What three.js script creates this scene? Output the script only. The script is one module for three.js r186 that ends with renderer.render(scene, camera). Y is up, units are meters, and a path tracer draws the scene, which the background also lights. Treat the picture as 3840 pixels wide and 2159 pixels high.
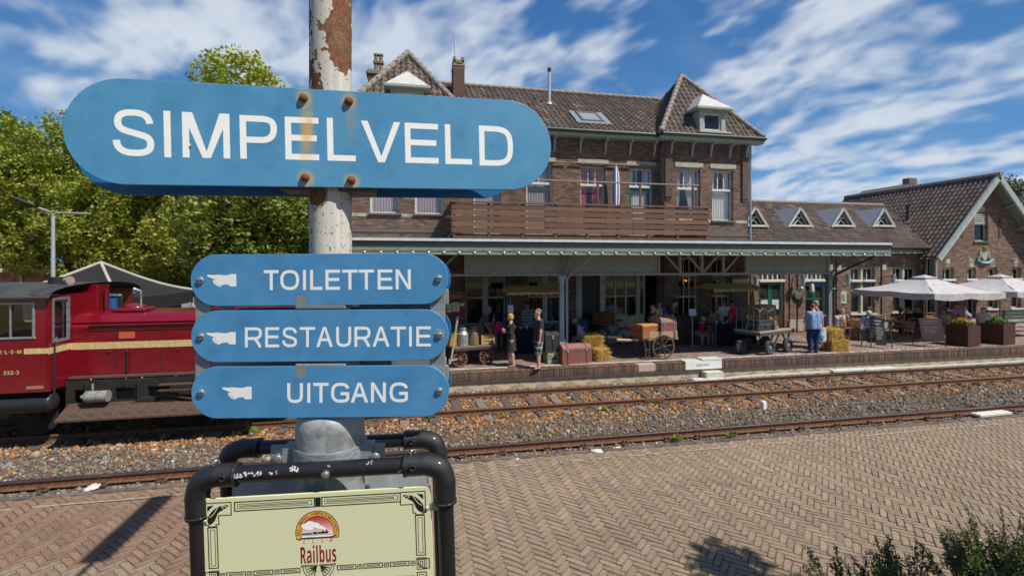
import * as THREE from 'three';
import {mergeGeometries} from 'three/addons/utils/BufferGeometryUtils.js';
import {RoundedBoxGeometry} from 'three/addons/geometries/RoundedBoxGeometry.js';

// ---------------------------------------------------------------- camera, sky, sun, exposure
const PI = Math.PI,R = (d) => d * PI / 180;
const HEAD = R(11.7),CA = Math.cos(HEAD),SA = Math.sin(HEAD),EYE = 3.7;
const scene = new THREE.Scene();
const camera = new THREE.PerspectiveCamera(2 * Math.atan(1079.5 / 1830) / PI * 180,3840 / 2159,0.05,3000);
camera.position.set(0,EYE,0);
camera.rotation.y = -HEAD;
camera.setViewOffset(3840,2159,0,94.5,3840,2159);
camera.focus = 1.3;
camera.userData.fStop = 7;
const renderer = new THREE.WebGLRenderer({antialias: true});
renderer.toneMapping = THREE.LinearToneMapping;
renderer.toneMappingExposure = 1.36;
renderer.shadowMap.enabled = true;
const SUN = new THREE.Vector3(0.435,0.788,0.435).normalize();
const sun = new THREE.DirectionalLight(new THREE.Color(1,0.94,0.84),3.95);
sun.position.copy(SUN).multiplyScalar(120).add(new THREE.Vector3(8,0,-14));
sun.target.position.set(8,0,-14);
sun.castShadow = true;
Object.assign(sun.shadow.camera,{left: -45,right: 45,top: 45,bottom: -45,near: 1,far: 260});
sun.shadow.mapSize.set(4096,4096);
scene.add(sun,sun.target);

// smooth seeded noise, no tables
function hash(x,y,s) {let n = Math.imul(x,374761393) + Math.imul(y,668265263) + Math.imul(s,1274126177) | 0;n = Math.imul(n ^ (n >>> 13),1274126177);n = Math.imul(n ^ (n >>> 15),2246822519);return ((n ^ (n >>> 16)) >>> 0) / 4294967296;}
function vn(x,y,s,per = 0) {
 const xi = Math.floor(x),yi = Math.floor(y),fx = x - xi,fy = y - yi,u = fx * fx * (3 - 2 * fx),v = fy * fy * (3 - 2 * fy);
 const w = per ? (i) => ((i % per) + per) % per : (i) => i;
 const a = hash(w(xi),w(yi),s),b = hash(w(xi + 1),w(yi),s),c = hash(w(xi),w(yi + 1),s),d = hash(w(xi + 1),w(yi + 1),s);
 return a + (b - a) * u + (c - a) * v + (a - b - c + d) * u * v;
}
function fbm(x,y,s,oct = 5,per = 0) {let t = 0,a = 0.5,n = 0;for (let i = 0;i < oct;i++) {t += a * vn(x,y,s + i * 17,per);n += a;a *= 0.5;x *= 2;y *= 2;per *= 2;} return t / n;}
const clamp = (x,a = 0,b = 1) => Math.min(b,Math.max(a,x)),mix = (a,b,t) => a + (b - a) * t,smooth = (a,b,x) => {const t = clamp((x - a) / (b - a));return t * t * (3 - 2 * t);};

// blue sky with torn altocumulus, denser to the right, the left and over the roofs, thinner between
{
 const w = 2048,h = 1024,px = new Float32Array(w * h * 4);
 const blobs = [[-0.80,0.46,0.40,0.14,0.36],[-0.35,0.42,0.30,0.16,0.28],[0.02,0.36,0.22,0.14,0.12],[0.72,0.42,0.20,0.18,0.34],[0.60,0.22,0.10,0.10,0.10],[0.95,0.18,0.3,0.05,0.12],
 [0.33,0.42,0.10,0.22,-0.30],[-1.0,0.22,0.22,0.12,-0.34],[0.98,0.34,0.16,0.10,-0.22],[-0.15,0.52,0.12,0.06,-0.16],[0.42,0.18,0.12,0.08,-0.15]];
 for (let j = 0;j < h;j++) {
 const el = (j + 0.5) / h * PI - PI / 2,y = Math.sin(el),c = Math.cos(el);
 for (let i = 0;i < w;i++) {
 const th = ((i + 0.5) / w - 0.5) * 2 * PI,x = Math.cos(th) * c,z = Math.sin(th) * c,o = (j * w + i) * 4;
 const up = Math.max(y,0),k = Math.pow(1 - up,2.6);
 let r = mix(0.014,0.135,k),g = mix(0.078,0.335,k),b = mix(0.26,0.60,k);
 if (y < 0) {r = 0.16;g = 0.17;b = 0.15;}
 else {
 const q = 1 / (y + 0.16),u = (x * CA + z * SA) * q,v = (x * SA - z * CA) * q;
 const wx = fbm(u * 0.9 + 3,v * 0.9,5,4) - 0.5,wy = fbm(u * 0.9,v * 0.9 + 7,9,4) - 0.5;
 const a = u * 0.80 + v * 0.6 + wx * 0.55,d = -u * 0.6 + v * 0.80 + wy * 0.55;
 const big = fbm(a * 0.7 + 1,d * 0.6,21,3),puff = fbm(a * 6.4,d * 3.4,33,4),fine = fbm(a * 17,d * 11,51,3);
 let cov = 0;
 const xc = x * CA + z * SA,dd = x * SA - z * CA;
 if (dd > 0.12) {const t = xc / dd,s = y / dd;for (const [bt,bs,st,ss,am] of blobs) cov += am * Math.exp(-((t - bt) ** 2) / (st * st) - ((s - bs) ** 2) / (ss * ss));}
 const n = big * 0.42 + puff * 0.74 + fine * 0.34 + cov * 0.62;
 const dens = smooth(0.66,1.06,n) * smooth(0.0,0.10,y) * 0.88 + smooth(0.42,0.95,fbm(a * 2,d * 5,71,3)) * 0.10;
 r = mix(r,0.52,dens);g = mix(g,0.57,dens);b = mix(b,0.64,dens);
 }
 px[o] = r * 0.95;px[o + 1] = g * 0.95;px[o + 2] = b * 0.95;px[o + 3] = 1;
 }
 }
 const sky = new THREE.DataTexture(px,w,h,THREE.RGBAFormat,THREE.FloatType);
 sky.mapping = THREE.EquirectangularReflectionMapping;sky.magFilter = sky.minFilter = THREE.LinearFilter;sky.needsUpdate = true;
 scene.background = sky;scene.environment = sky;
 scene.backgroundIntensity = 1;scene.environmentIntensity = 1;
}

// ---------------------------------------------------------------- measuring, naming, materials, shapes
let seed = 12345;
const rnd = () => {seed = (seed + 0x6d2b79f5) | 0;let t = Math.imul(seed ^ (seed >>> 15),1 | seed);t = (t + Math.imul(t ^ (t >>> 7),61 | t)) ^ t;return ((t ^ (t >>> 14)) >>> 0) / 4294967296;};
const rr = (a,b) => a + (b - a) * rnd();
// survey of the place: the point where a sight line of the photograph meets the upright plane P metres off along the platforms' normal, or the level at height h
const at = (px,py,P) => {const t = (px - 1920) / 1830,d = P / (CA - t * SA);return new THREE.Vector3(d * (t * CA + SA),EYE - (py - 985) * d / 1830,-P);};
const gr = (px,py,h) => {const t = (px - 1920) / 1830,d = 1830 * (EYE - h) / (py - 985);return new THREE.Vector3(d * (t * CA + SA),h,-d * (CA - t * SA));};
const near = (xc,h,d) => new THREE.Vector3(xc * CA + d * SA,EYE + h,-(d * CA - xc * SA));
const PLAT = 0.5;// height of the far platform

const used = new Map();
function numbered(name) {const n = used.get(name) ?? 0;used.set(name,n + 1);return n ? name + '_' + String(n).padStart(3,'0') : name;}
function tag(o,label,category,group,kind) {o.userData.label = label;if (category) o.userData.category = category;if (group) o.userData.group = group;if (kind) o.userData.kind = kind;return o;}
function shade(o) {o.castShadow = true;o.receiveShadow = true;return o;}
function thing(name,label,category,p = [0,0,0],turn = 0,group) {
 const o = new THREE.Group();o.name = numbered(name);scene.add(o);
 o.position.set(...(p.isVector3 ? p.toArray() : p));o.rotation.y = turn;
 return tag(o,label,category,group);
}
function part(parent,name,g,m,label) {const o = shade(new THREE.Mesh(Array.isArray(g) ? mg(g) : g,m));o.name = name;if (label) o.userData.label = label;parent.add(o);return o;}
function struct(name,g,m,label) {const o = shade(new THREE.Mesh(Array.isArray(g) ? mg(g) : g,m));o.name = name;o.userData.kind = 'structure';if (label) o.userData.label = label;scene.add(o);return o;}
function stuffed(parent,name,g,m,mats,colors,label,category) {
 const o = shade(new THREE.InstancedMesh(g,m,mats.length));o.name = name;o.userData.kind = 'stuff';if (label) o.userData.label = label;if (category) o.userData.category = category;
 const c = new THREE.Color();
 mats.forEach((q,i) => {o.setMatrixAt(i,q);if (colors) o.setColorAt(i,c.setRGB(...colors[i]));});
 parent.add(o);return o;
}
function mg(list) {
 if (list.length === 1) return list[0];
 return mergeGeometries(list.map((g) => {const q = g.index ? g.toNonIndexed() : g;for (const k of Object.keys(q.attributes)) if (!['position','normal','uv'].includes(k)) q.deleteAttribute(k);return q;}));
}
const V3 = (x,y,z) => new THREE.Vector3(x,y,z);
function tf(g,p = [0,0,0],r = [0,0,0],s = [1,1,1]) {g.applyMatrix4(new THREE.Matrix4().compose(V3(...p),new THREE.Quaternion().setFromEuler(new THREE.Euler(...r)),V3(...s)));return g;}
function bx(w,h,d,x = 0,y = 0,z = 0,r) {
 const g = new THREE.BoxGeometry(w,h,d),u = g.attributes.uv,o = rnd() * 3,q = rnd() * 3;
 const f = [[d,h],[d,h],[w,d],[w,d],[w,h],[w,h]];
 for (let i = 0;i < 24;i++) u.setXY(i,o + u.getX(i) * f[i >> 2][0],q + u.getY(i) * f[i >> 2][1]);
 if (r) tf(g,[0,0,0],r);
 return g.translate(x,y,z);
}
const bb = (x0,x1,y0,y1,z0,z1) => bx(x1 - x0,y1 - y0,z1 - z0,(x0 + x1) / 2,(y0 + y1) / 2,(z0 + z1) / 2);
function rb(w,h,d,r,x = 0,y = 0,z = 0,rot,seg = 2) {const g = new RoundedBoxGeometry(w,h,d,seg,r);if (rot) tf(g,[0,0,0],rot);return g.translate(x,y,z);}
function rod(a,b,r0,r1 = r0,seg = 10) {
 const p = V3(...(a.isVector3 ? a.toArray() : a)),q = V3(...(b.isVector3 ? b.toArray() : b)),L = p.distanceTo(q),g = new THREE.CylinderGeometry(r1,r0,L,seg,1);
 const u = g.attributes.uv;for (let i = 0;i < u.count;i++) u.setXY(i,u.getX(i) * 6.28 * r0,u.getY(i) * L);
 g.applyMatrix4(new THREE.Matrix4().compose(p.clone().add(q).multiplyScalar(0.5),new THREE.Quaternion().setFromUnitVectors(V3(0,1,0),q.clone().sub(p).normalize()),V3(1,1,1)));
 return g;
}
function bar(a,b,w,h) {// rectangular bar between two points
 const p = V3(...(a.isVector3 ? a.toArray() : a)),q = V3(...(b.isVector3 ? b.toArray() : b)),L = p.distanceTo(q),g = bx(w,h,L),m = new THREE.Matrix4();
 m.lookAt(p,q,Math.abs(q.y - p.y) > 0.99 * L ? V3(0,0,1) : V3(0,1,0));m.setPosition(p.clone().add(q).multiplyScalar(0.5));
 return g.applyMatrix4(m);
}
function pipe(pts,r,seg = 20,rad = 10,closed = false) {return new THREE.TubeGeometry(new THREE.CatmullRomCurve3(pts.map((p) => (p.isVector3 ? p : V3(...p))),closed,'catmullrom',0.3),seg,r,rad,closed);}
const lathe = (pts,seg = 20) => new THREE.LatheGeometry(pts.map((p) => new THREE.Vector2(...p)),seg);
const ball = (r,x = 0,y = 0,z = 0,s = [1,1,1],n = 12) => tf(new THREE.SphereGeometry(r,n,Math.max(6,n * 0.7 | 0)),[x,y,z],[0,0,0],s);
function ext(pts,depth,bevel = 0) {const s = new THREE.Shape(pts.map((p) => new THREE.Vector2(...p)));return new THREE.ExtrudeGeometry(s,{depth,bevelEnabled: bevel > 0,bevelThickness: bevel,bevelSize: bevel,bevelSegments: 2,curveSegments: 10});}
function quadSheet(a,b,c,d,nu = 1,nv = 1,fn) {// a-b along u, a-d along v
 const pos = [],uv = [],idx = [],A = V3(...a),B = V3(...b),C = V3(...c),D = V3(...d),lu = A.distanceTo(B),lv = A.distanceTo(D);
 for (let j = 0;j <= nv;j++) for (let i = 0;i <= nu;i++) {
 const s = i / nu,t = j / nv,p = A.clone().lerp(B,s).lerp(D.clone().lerp(C,s),t);
 if (fn) fn(p,s,t);
 pos.push(p.x,p.y,p.z);uv.push(s * lu,t * lv);
 if (i < nu && j < nv) {const k = j * (nu + 1) + i;idx.push(k,k + 1,k + nu + 2,k,k + nu + 2,k + nu + 1);}
 }
 const g = new THREE.BufferGeometry();g.setAttribute('position',new THREE.Float32BufferAttribute(pos,3));g.setAttribute('uv',new THREE.Float32BufferAttribute(uv,2));g.setIndex(idx);g.computeVertexNormals();return g;
}
function poly(pts,uvScale = 1) {// flat polygon fan with planar uv
 const pos = [],uv = [],P = pts.map((p) => V3(...p)),e = P[1].clone().sub(P[0]).normalize(),n = e.clone().cross(P[2].clone().sub(P[0])).normalize(),f = n.clone().cross(e);
 for (let i = 1;i < P.length - 1;i++) for (const p of [P[0],P[i],P[i + 1]]) {pos.push(p.x,p.y,p.z);const q = p.clone().sub(P[0]);uv.push(q.dot(e) * uvScale,q.dot(f) * uvScale);}
 const g = new THREE.BufferGeometry();g.setAttribute('position',new THREE.Float32BufferAttribute(pos,3));g.setAttribute('uv',new THREE.Float32BufferAttribute(uv,2));g.computeVertexNormals();return g;
}
function dataTex(w,h,fn,srgb = false) {
 const d = new Uint8Array(w * h * 4);
 for (let j = 0;j < h;j++) for (let i = 0;i < w;i++) {const c = fn(i / w,j / h),o = (j * w + i) * 4;if (c.length) {d[o] = clamp(c[0]) * 255;d[o + 1] = clamp(c[1]) * 255;d[o + 2] = clamp(c[2]) * 255;} else d[o] = d[o + 1] = d[o + 2] = clamp(c) * 255;d[o + 3] = 255;}
 const t = new THREE.DataTexture(d,w,h);t.wrapS = t.wrapT = THREE.RepeatWrapping;t.magFilter = t.minFilter = THREE.LinearFilter;if (srgb) t.colorSpace = THREE.SRGBColorSpace;t.needsUpdate = true;return t;
}
const [GREYS] = [(c) => [c,c,c]];
const TX = {
 mottle: dataTex(512,512,(u,v) => GREYS(0.62 + 0.5 * (fbm(u * 8,v * 8,3,6,8) - 0.15) * 0.75 + 0.06 * (hash(u * 512 | 0,v * 512 | 0,4) - 0.5)),false),
 grime: dataTex(512,512,(u,v) => {const a = fbm(u * 5,v * 5,13,5,5),s = fbm(u * 40,v * 3,15,3,3 * 0) ;return GREYS(0.45 + 0.75 * smooth(0.2,0.62,a) * (0.8 + 0.2 * s));},false),
 wood: dataTex(512,512,(u,v) => {const w = fbm(u * 4,v * 4,23,3,4) * 2,l = fbm(u * 3 + w * 0.12,v * 48,25,4,0),f = vn(u * 8,v * 160,27);return GREYS(0.5 + 0.45 * l + 0.16 * (f - 0.5));},false),
 bump: dataTex(512,512,(u,v) => fbm(u * 24,v * 24,43,4,24),false),
 rough: dataTex(256,256,(u,v) => GREYS(0.7 + 0.3 * fbm(u * 6,v * 6,53,4,6)),false),
};
const texCache = new Map();
function rep(name,m) {const k = name + m;if (!texCache.has(k)) {const t = TX[name].clone();t.repeat.set(1 / m,1 / m);t.needsUpdate = true;texCache.set(k,t);} return texCache.get(k);}
// colours are linear base colours; the map varies them over the surface
function mat(c,{rough = 0.8,metal = 0,map = 'mottle',size = 0.7,bump = 0,bsize = 0.25,coat = 0,side,vc} = {}) {
 const m = new THREE.MeshPhysicalMaterial({roughness: rough,metalness: metal});
 if (typeof c === 'number' || typeof c === 'string') m.color.set(c);else m.color.setRGB(...c);
 if (map) {m.map = rep(map,size);m.color.multiplyScalar(1.18);}
 if (bump) {m.bumpMap = rep('bump',bsize);m.bumpScale = bump;}
 if (coat) {m.clearcoat = coat;m.clearcoatRoughness = 0.12;}
 if (side) m.side = side;
 if (vc) m.vertexColors = true;
 return m;
}
const MT = {
 mortar: mat([0.20,0.17,0.145],{rough: 0.95,map: 'grime',size: 1.3,bump: 0.004}),
 stone: mat([0.34,0.31,0.26],{rough: 0.9,map: 'grime',size: 0.9,bump: 0.003}),
 concrete: mat([0.46,0.385,0.27],{rough: 0.95,map: 'grime',size: 0.8,bump: 0.006}),
 white: mat([0.62,0.62,0.58],{rough: 0.55,size: 0.5}),
 cream: mat([0.52,0.49,0.37],{rough: 0.55,size: 0.5}),
 sage: mat([0.20,0.225,0.19],{rough: 0.55,size: 0.8}),
 sagelight: mat([0.36,0.39,0.35],{rough: 0.5,size: 0.8}),
 gutter: mat([0.018,0.022,0.022],{rough: 0.45}),
 zinc: mat([0.36,0.39,0.42],{rough: 0.42,metal: 0.4,size: 0.6}),
 steel: mat([0.34,0.36,0.37],{rough: 0.5,metal: 0.75,size: 0.3,map: 'grime'}),
 dark: mat([0.012,0.012,0.013],{rough: 0.8,map: null}),
 black: mat([0.018,0.018,0.02],{rough: 0.5,size: 0.3}),
 iron: mat([0.035,0.034,0.034],{rough: 0.6,size: 0.2,map: 'grime'}),
 rust: mat([0.13,0.058,0.028],{rough: 0.85,size: 0.25,map: 'grime',bump: 0.002}),
 railtop: mat([0.30,0.25,0.25],{rough: 0.28,metal: 0.85,size: 0.6}),
 tile: mat([0.115,0.088,0.072],{rough: 0.85,map: 'grime',size: 0.35,bump: 0.002}),
 ridge: mat([0.24,0.21,0.175],{rough: 0.9,map: 'grime',size: 0.4,bump: 0.004}),
 deckwood: mat([0.13,0.062,0.034],{rough: 0.7,map: 'wood',size: 0.6,bump: 0.001}),
 oldwood: mat([0.20,0.14,0.095],{rough: 0.85,map: 'wood',size: 0.5,bump: 0.0015}),
 palewood: mat([0.46,0.36,0.23],{rough: 0.8,map: 'wood',size: 0.4}),
 sleeper: mat([0.115,0.09,0.075],{rough: 0.92,map: 'wood',size: 0.5,bump: 0.004}),
 green: mat([0.015,0.11,0.075],{rough: 0.4,size: 0.4}),
 curtain: mat([0.66,0.64,0.62],{rough: 0.95,map: null}),
 pinkcurtain: mat([0.62,0.07,0.13],{rough: 0.9,map: null}),
 mauvecurtain: mat([0.36,0.31,0.33],{rough: 0.9,map: null}),
};
for (const k of ['curtain','pinkcurtain','mauvecurtain']) {MT[k].transmission = 0.25;MT[k].side = THREE.DoubleSide;}
const GLASS = new THREE.MeshPhysicalMaterial({color: 0xffffff,roughness: 0.03,transmission: 1,thickness: 0,ior: 1.5});
const DARKGLASS = new THREE.MeshPhysicalMaterial({roughness: 0.04,metalness: 0,ior: 1.6});DARKGLASS.color.setRGB(0.010,0.011,0.012);
// ---------------------------------------------------------------- ground, pavement, tracks, platform
const RAIL_NEAR = -9.5,RAIL_MID = -11.88,RAIL_FAR = -13.33,EDGE = -14.22,RAILTOP = 0.12;
{
 const t = dataTex(512,512,(u,v) => {const a = fbm(u * 6,v * 6,61,6,6),b = fbm(u * 30,v * 30,63,3,30);return [0.34 + 0.22 * a + 0.1 * b,0.33 + 0.2 * a + 0.12 * b,0.22 + 0.12 * a];},true);
 t.repeat.set(0.15,0.15);
 const m = new THREE.MeshStandardMaterial({map: t,roughness: 0.98});
 struct('ground',quadSheet([-700,-0.32,60],[700,-0.32,60],[700,-0.32,-900],[-700,-0.32,-900],8,8),m);
}
// herringbone pavement: clinker bricks at 45 degrees to the track over a mossy joint bed
{
 const t = dataTex(512,512,(u,v) => {const a = fbm(u * 5,v * 5,71,5,5),b = fbm(u * 60,v * 60,73,2,60),g = smooth(0.46,0.66,a);return [mix(0.50,0.50,g) + 0.1 * (b - 0.5),mix(0.44,0.46,g) + 0.1 * (b - 0.5),mix(0.33,0.20,g) + 0.06 * (b - 0.5)];},true);
 t.repeat.set(0.7,0.7);
 const bed = struct('pavement',quadSheet([-40,-0.012,6],[70,-0.012,6],[70,-0.012,-9.12],[-40,-0.012,-9.12],4,2),new THREE.MeshStandardMaterial({map: t,roughness: 0.98}),'herringbone brick pavement beside the track');
 const W = 0.091,n = 3,g = new THREE.BoxGeometry(1,1,1,1,1,1),q = Math.SQRT1_2;
 // brick with worn top edges
 const p = g.attributes.position;for (let i = 0;i < p.count;i++) if (p.getY(i) > 0) p.setXYZ(i,p.getX(i) * 0.975,p.getY(i),p.getZ(i) * 0.93);
 g.computeVertexNormals();
 const cols = [[0.262,0.192,0.128],[0.245,0.178,0.120],[0.275,0.205,0.138],[0.228,0.170,0.124],[0.262,0.186,0.120],[0.270,0.200,0.142]];
 const mats = cols.map((c) => mat(c,{rough: 0.9,map: 'grime',size: 0.9,bump: 0.003})),all = mat([1,1,1],{rough: 0.9,map: 'grime',size: 0.9,bump: 0.002});
 const list = [];
 for (let a = -320;a < 320;a++) for (let b = -320;b < 320;b++) {
 const k = (((a - b) % (2 * n)) + 2 * n) % (2 * n);
 if (k !== 0 && k !== 2 * n - 1) continue;
 const hz = k === 0,cu = (a + (hz ? n / 2 : 0.5)) * W,cv = (b + (hz ? 0.5 : n / 2)) * W,X = (cu - cv) * q + 6,Z = -(cu + cv) * q - 6.2;
 if (Z < -8.98 || Z > -4.2 || X < -9.5 || X > 27) continue;
 const dep = X * SA - Z * CA,xc = X * CA + Z * SA;
 if (Math.abs(xc) > dep * 1.16 || dep < 5.2) continue;
 const sag = (fbm(X * 0.7,Z * 0.7,81,3) - 0.5) * 0.02;
 const m = new THREE.Matrix4().compose(V3(X,-0.0375 + sag + rr(-0.002,0.002),Z),new THREE.Quaternion().setFromEuler(new THREE.Euler(rr(-0.02,0.02),PI / 4 + (hz ? 0 : PI / 2) + rr(-0.015,0.015),rr(-0.02,0.02))),V3(n * W - 0.008,0.075,W - 0.008));
 const behind = xc / dep > -0.72 && xc / dep < -0.16;
 list.push([dep + (behind ? 5 : 0),m,X,Z]);
 }
 list.sort((x,y) => x[0] - y[0]);
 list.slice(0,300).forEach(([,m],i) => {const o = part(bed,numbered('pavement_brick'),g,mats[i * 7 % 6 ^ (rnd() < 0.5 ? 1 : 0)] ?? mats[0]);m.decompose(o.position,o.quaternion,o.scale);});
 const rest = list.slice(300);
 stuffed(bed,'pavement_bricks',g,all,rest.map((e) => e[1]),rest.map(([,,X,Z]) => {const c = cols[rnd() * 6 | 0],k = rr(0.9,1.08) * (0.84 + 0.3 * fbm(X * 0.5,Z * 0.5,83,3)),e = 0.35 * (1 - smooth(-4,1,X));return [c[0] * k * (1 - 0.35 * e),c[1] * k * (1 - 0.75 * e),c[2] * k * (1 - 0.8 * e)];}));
 // pale worn line, a strip of kerb bricks along the ballast, small moss tufts in the joints
 const lm = mat([0.40,0.36,0.30],{rough: 0.9,map: 'grime',size: 0.4});
 const segs = [];for (let x = -9;x < 26;x += rr(0.25,0.9)) if (rnd() < 0.72) segs.push(bx(rr(0.2,0.75),0.006,rr(0.018,0.03),x,0.012,-8.68 + rr(-0.012,0.012)));
 tag(part(bed,'worn_line',segs,lm),'worn pale line in the bricks parallel to the rail');
 const km = [[0.12,0.09,0.075],[0.15,0.11,0.09],[0.10,0.08,0.07]].map((c) => mat(c,{rough: 0.92,map: 'grime',size: 0.6,bump: 0.003}));
 for (let i = 0,x = -10;x < 30 && i < 80;i++) {const l = rr(0.42,0.5);part(bed,numbered('kerb_brick'),bx(l - 0.012,0.09,0.1,x + l / 2,-0.032 + rr(-0.006,0.006),-9.06,[rr(-0.03,0.03),rr(-0.01,0.01),0]),km[i % 3]);x += l;}
 const tuft = blades(7,0.05,0.035),tm = [],tc = [];
 for (let i = 0;i < 3200;i++) {const X = rr(-8,22),Z = rr(-9.1,-5.0);if (fbm(X * 0.9,Z * 0.9,91,3) < (X < -2 ? 0.42 : 0.56)) continue;const s = rr(0.2,0.7);tm.push(new THREE.Matrix4().compose(V3(X,-0.015,Z),new THREE.Quaternion().setFromEuler(new THREE.Euler(0,rr(0,6),0)),V3(s,s * 0.7,s)));tc.push(rnd() < 0.45 ? [0.20,0.21,0.03] : [0.34,0.27,0.05]);}
 const o = stuffed(scene,'moss',tuft,mat([1,1,1],{map: null,rough: 0.9,side: THREE.DoubleSide}),tm,tc,'small tufts of moss and grass in the pavement joints','moss');
}
function blades(n,h,spread) {// a tuft of bent blades
 const gs = [];
 for (let i = 0;i < n;i++) {const a = i / n * 6.28 + rnd(),l = h * rr(0.6,1.2),w = h * 0.13,x = Math.cos(a) * spread * rr(0.2,1),z = Math.sin(a) * spread * rr(0.2,1),ex = x * 2.0,ez = z * 2.0,px = -Math.sin(a) * w,pz = Math.cos(a) * w;gs.push(poly([[x - px,0,z - pz],[x + px,0,z + pz],[ex,l,ez]]));}
 return mg(gs);
}
const bedY = (z) => -0.075 + 0.06 * smooth(9.4,10.4,z) - 0.025 * smooth(11.1,11.6,z) - 0.02 * smooth(13.6,14.1,z);
// ballast: a bed with thousands of loose stones, grey between the tracks, rusty round the far one
{
 const t = dataTex(512,512,(u,v) => {const a = fbm(u * 40,v * 40,101,3,40),b = fbm(u * 5,v * 5,103,4,5);return [0.2 + 0.38 * a * (0.7 + 0.5 * b),0.17 + 0.28 * a * (0.7 + 0.4 * b),0.13 + 0.2 * a];},true);
 t.repeat.set(0.9,0.9);
 const bed = struct('ballast',quadSheet([-60,-0.05,-9.1],[120,-0.05,-9.1],[120,-0.05,EDGE],[-60,-0.05,EDGE],160,22,(p) => {const z = -p.z;p.y = bedY(z) + 0.03 * (fbm(p.x * 2,p.z * 2,105,3) - 0.5);}),new THREE.MeshStandardMaterial({map: t,roughness: 0.97}));
 const stone = new THREE.DodecahedronGeometry(0.5,0),q = stone.attributes.position;
 for (let i = 0;i < q.count;i++) {const k = 0.75 + 0.5 * hash(Math.round(q.getX(i) * 9) + 50,Math.round(q.getY(i) * 9) * 7 + Math.round(q.getZ(i) * 9),5);q.setXYZ(i,q.getX(i) * k,q.getY(i) * k * 0.75,q.getZ(i) * k);}
 stone.computeVertexNormals();
 const ms = [],cs = [];
 for (let i = 0;i < 52000;i++) {
 const X = -12 + 46 * Math.pow(rnd(),1.25),Z = -rr(9.2,14.15),z = -Z;
 if (Math.abs(z - 9.5) < 0.07 || Math.abs(z - 11.88) < 0.06 || Math.abs(z - 13.33) < 0.06) continue;
 const s = rr(0.022,0.062) * (rnd() < 0.03 ? 1.6 : 1) * (1 + X * 0.006),base = bedY(z) + 0.005;if (z > 11.4 && z < 13.8 && rnd() < 0.68 && Math.abs(((X + 16.33) % 0.66 + 0.66) % 0.66 - 0.33) < 0.125) continue;
 ms.push(new THREE.Matrix4().compose(V3(X,base + s * 0.15 + rr(-0.01,0.012),Z),new THREE.Quaternion().setFromEuler(new THREE.Euler(rr(0,6),rr(0,6),rr(0,6))),V3(s * rr(0.8,1.4),s,s * rr(0.8,1.3))));
 const rusty = clamp(smooth(10.5,11.5,z) * 0.9 + (fbm(X * 0.8,Z * 0.8,107,3) - 0.5) * 0.9),k = rr(0.55,1.3),sp = rnd();
 let c = rnd() < rusty ? (sp < 0.35 ? [0.44,0.19,0.06] : sp < 0.7 ? [0.32,0.16,0.07] : [0.44,0.31,0.18]) : (sp < 0.5 ? [0.20,0.18,0.145] : sp < 0.75 ? [0.13,0.12,0.105] : [0.31,0.265,0.20]);
 if (rnd() < 0.012) c = [0.55,0.50,0.42];
 cs.push(c.map((v) => v * k));
 }
 stuffed(bed,'ballast_stones',stone,mat([1,1,1],{rough: 0.95,map: null}),ms,cs);
 // weeds and dry grass
 const wm = [],wc = [],dry = [],dc = [],leaf = blades(9,0.1,0.05);
 for (let i = 0;i < 2600;i++) {
 const X = -9 + 44 * Math.pow(rnd(),1.1),Z = -rr(9.15,14.1),f = fbm(X * 0.5,Z * 1.2,111,3),z = -Z,between = z > 12 && z < 13.25 && X > 9;
 if (f < (between ? 0.42 : 0.6) && rnd() > 0.05) continue;
 const s = rr(0.25,0.8),m = new THREE.Matrix4().compose(V3(X,-0.02,Z),new THREE.Quaternion().setFromEuler(new THREE.Euler(0,rr(0,6),0)),V3(s,s * rr(0.5,1),s));
 if (rnd() < 0.55) {wm.push(m);wc.push(rnd() < 0.25 ? [0.42,0.42,0.02] : [0.17,0.26,0.03]);} else {dry.push(m);dc.push([0.33,0.27,0.11]);}
 }
 for (const [px,py] of [[1265,1050],[1520,1030],[1075,1050],[635,1085],[2460,965],[1700,1105],[1355,1110],[480,1070],[2330,935],[1830,1100]]) for (let k = 0;k < 6;k++) {const p = gr(px * 1.4913 + rr(-14,14),py * 1.4913,0);wm.push(new THREE.Matrix4().compose(V3(p.x,-0.02,p.z),new THREE.Quaternion().setFromEuler(new THREE.Euler(0,rr(0,6),0)),V3(1,1.1,1).multiplyScalar(rr(0.7,1.3))));wc.push([0.20,0.30,0.03]);}
 const gm = mat([1,1,1],{map: null,rough: 0.8,side: THREE.DoubleSide});
 stuffed(scene,'weeds',leaf,gm,wm,wc,'scattered green and yellow weeds growing in the ballast','weeds');
 stuffed(scene,'dry_grass',leaf,gm,dry,dc,'sparse straw coloured dry grass in the ballast','grass');
}
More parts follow.
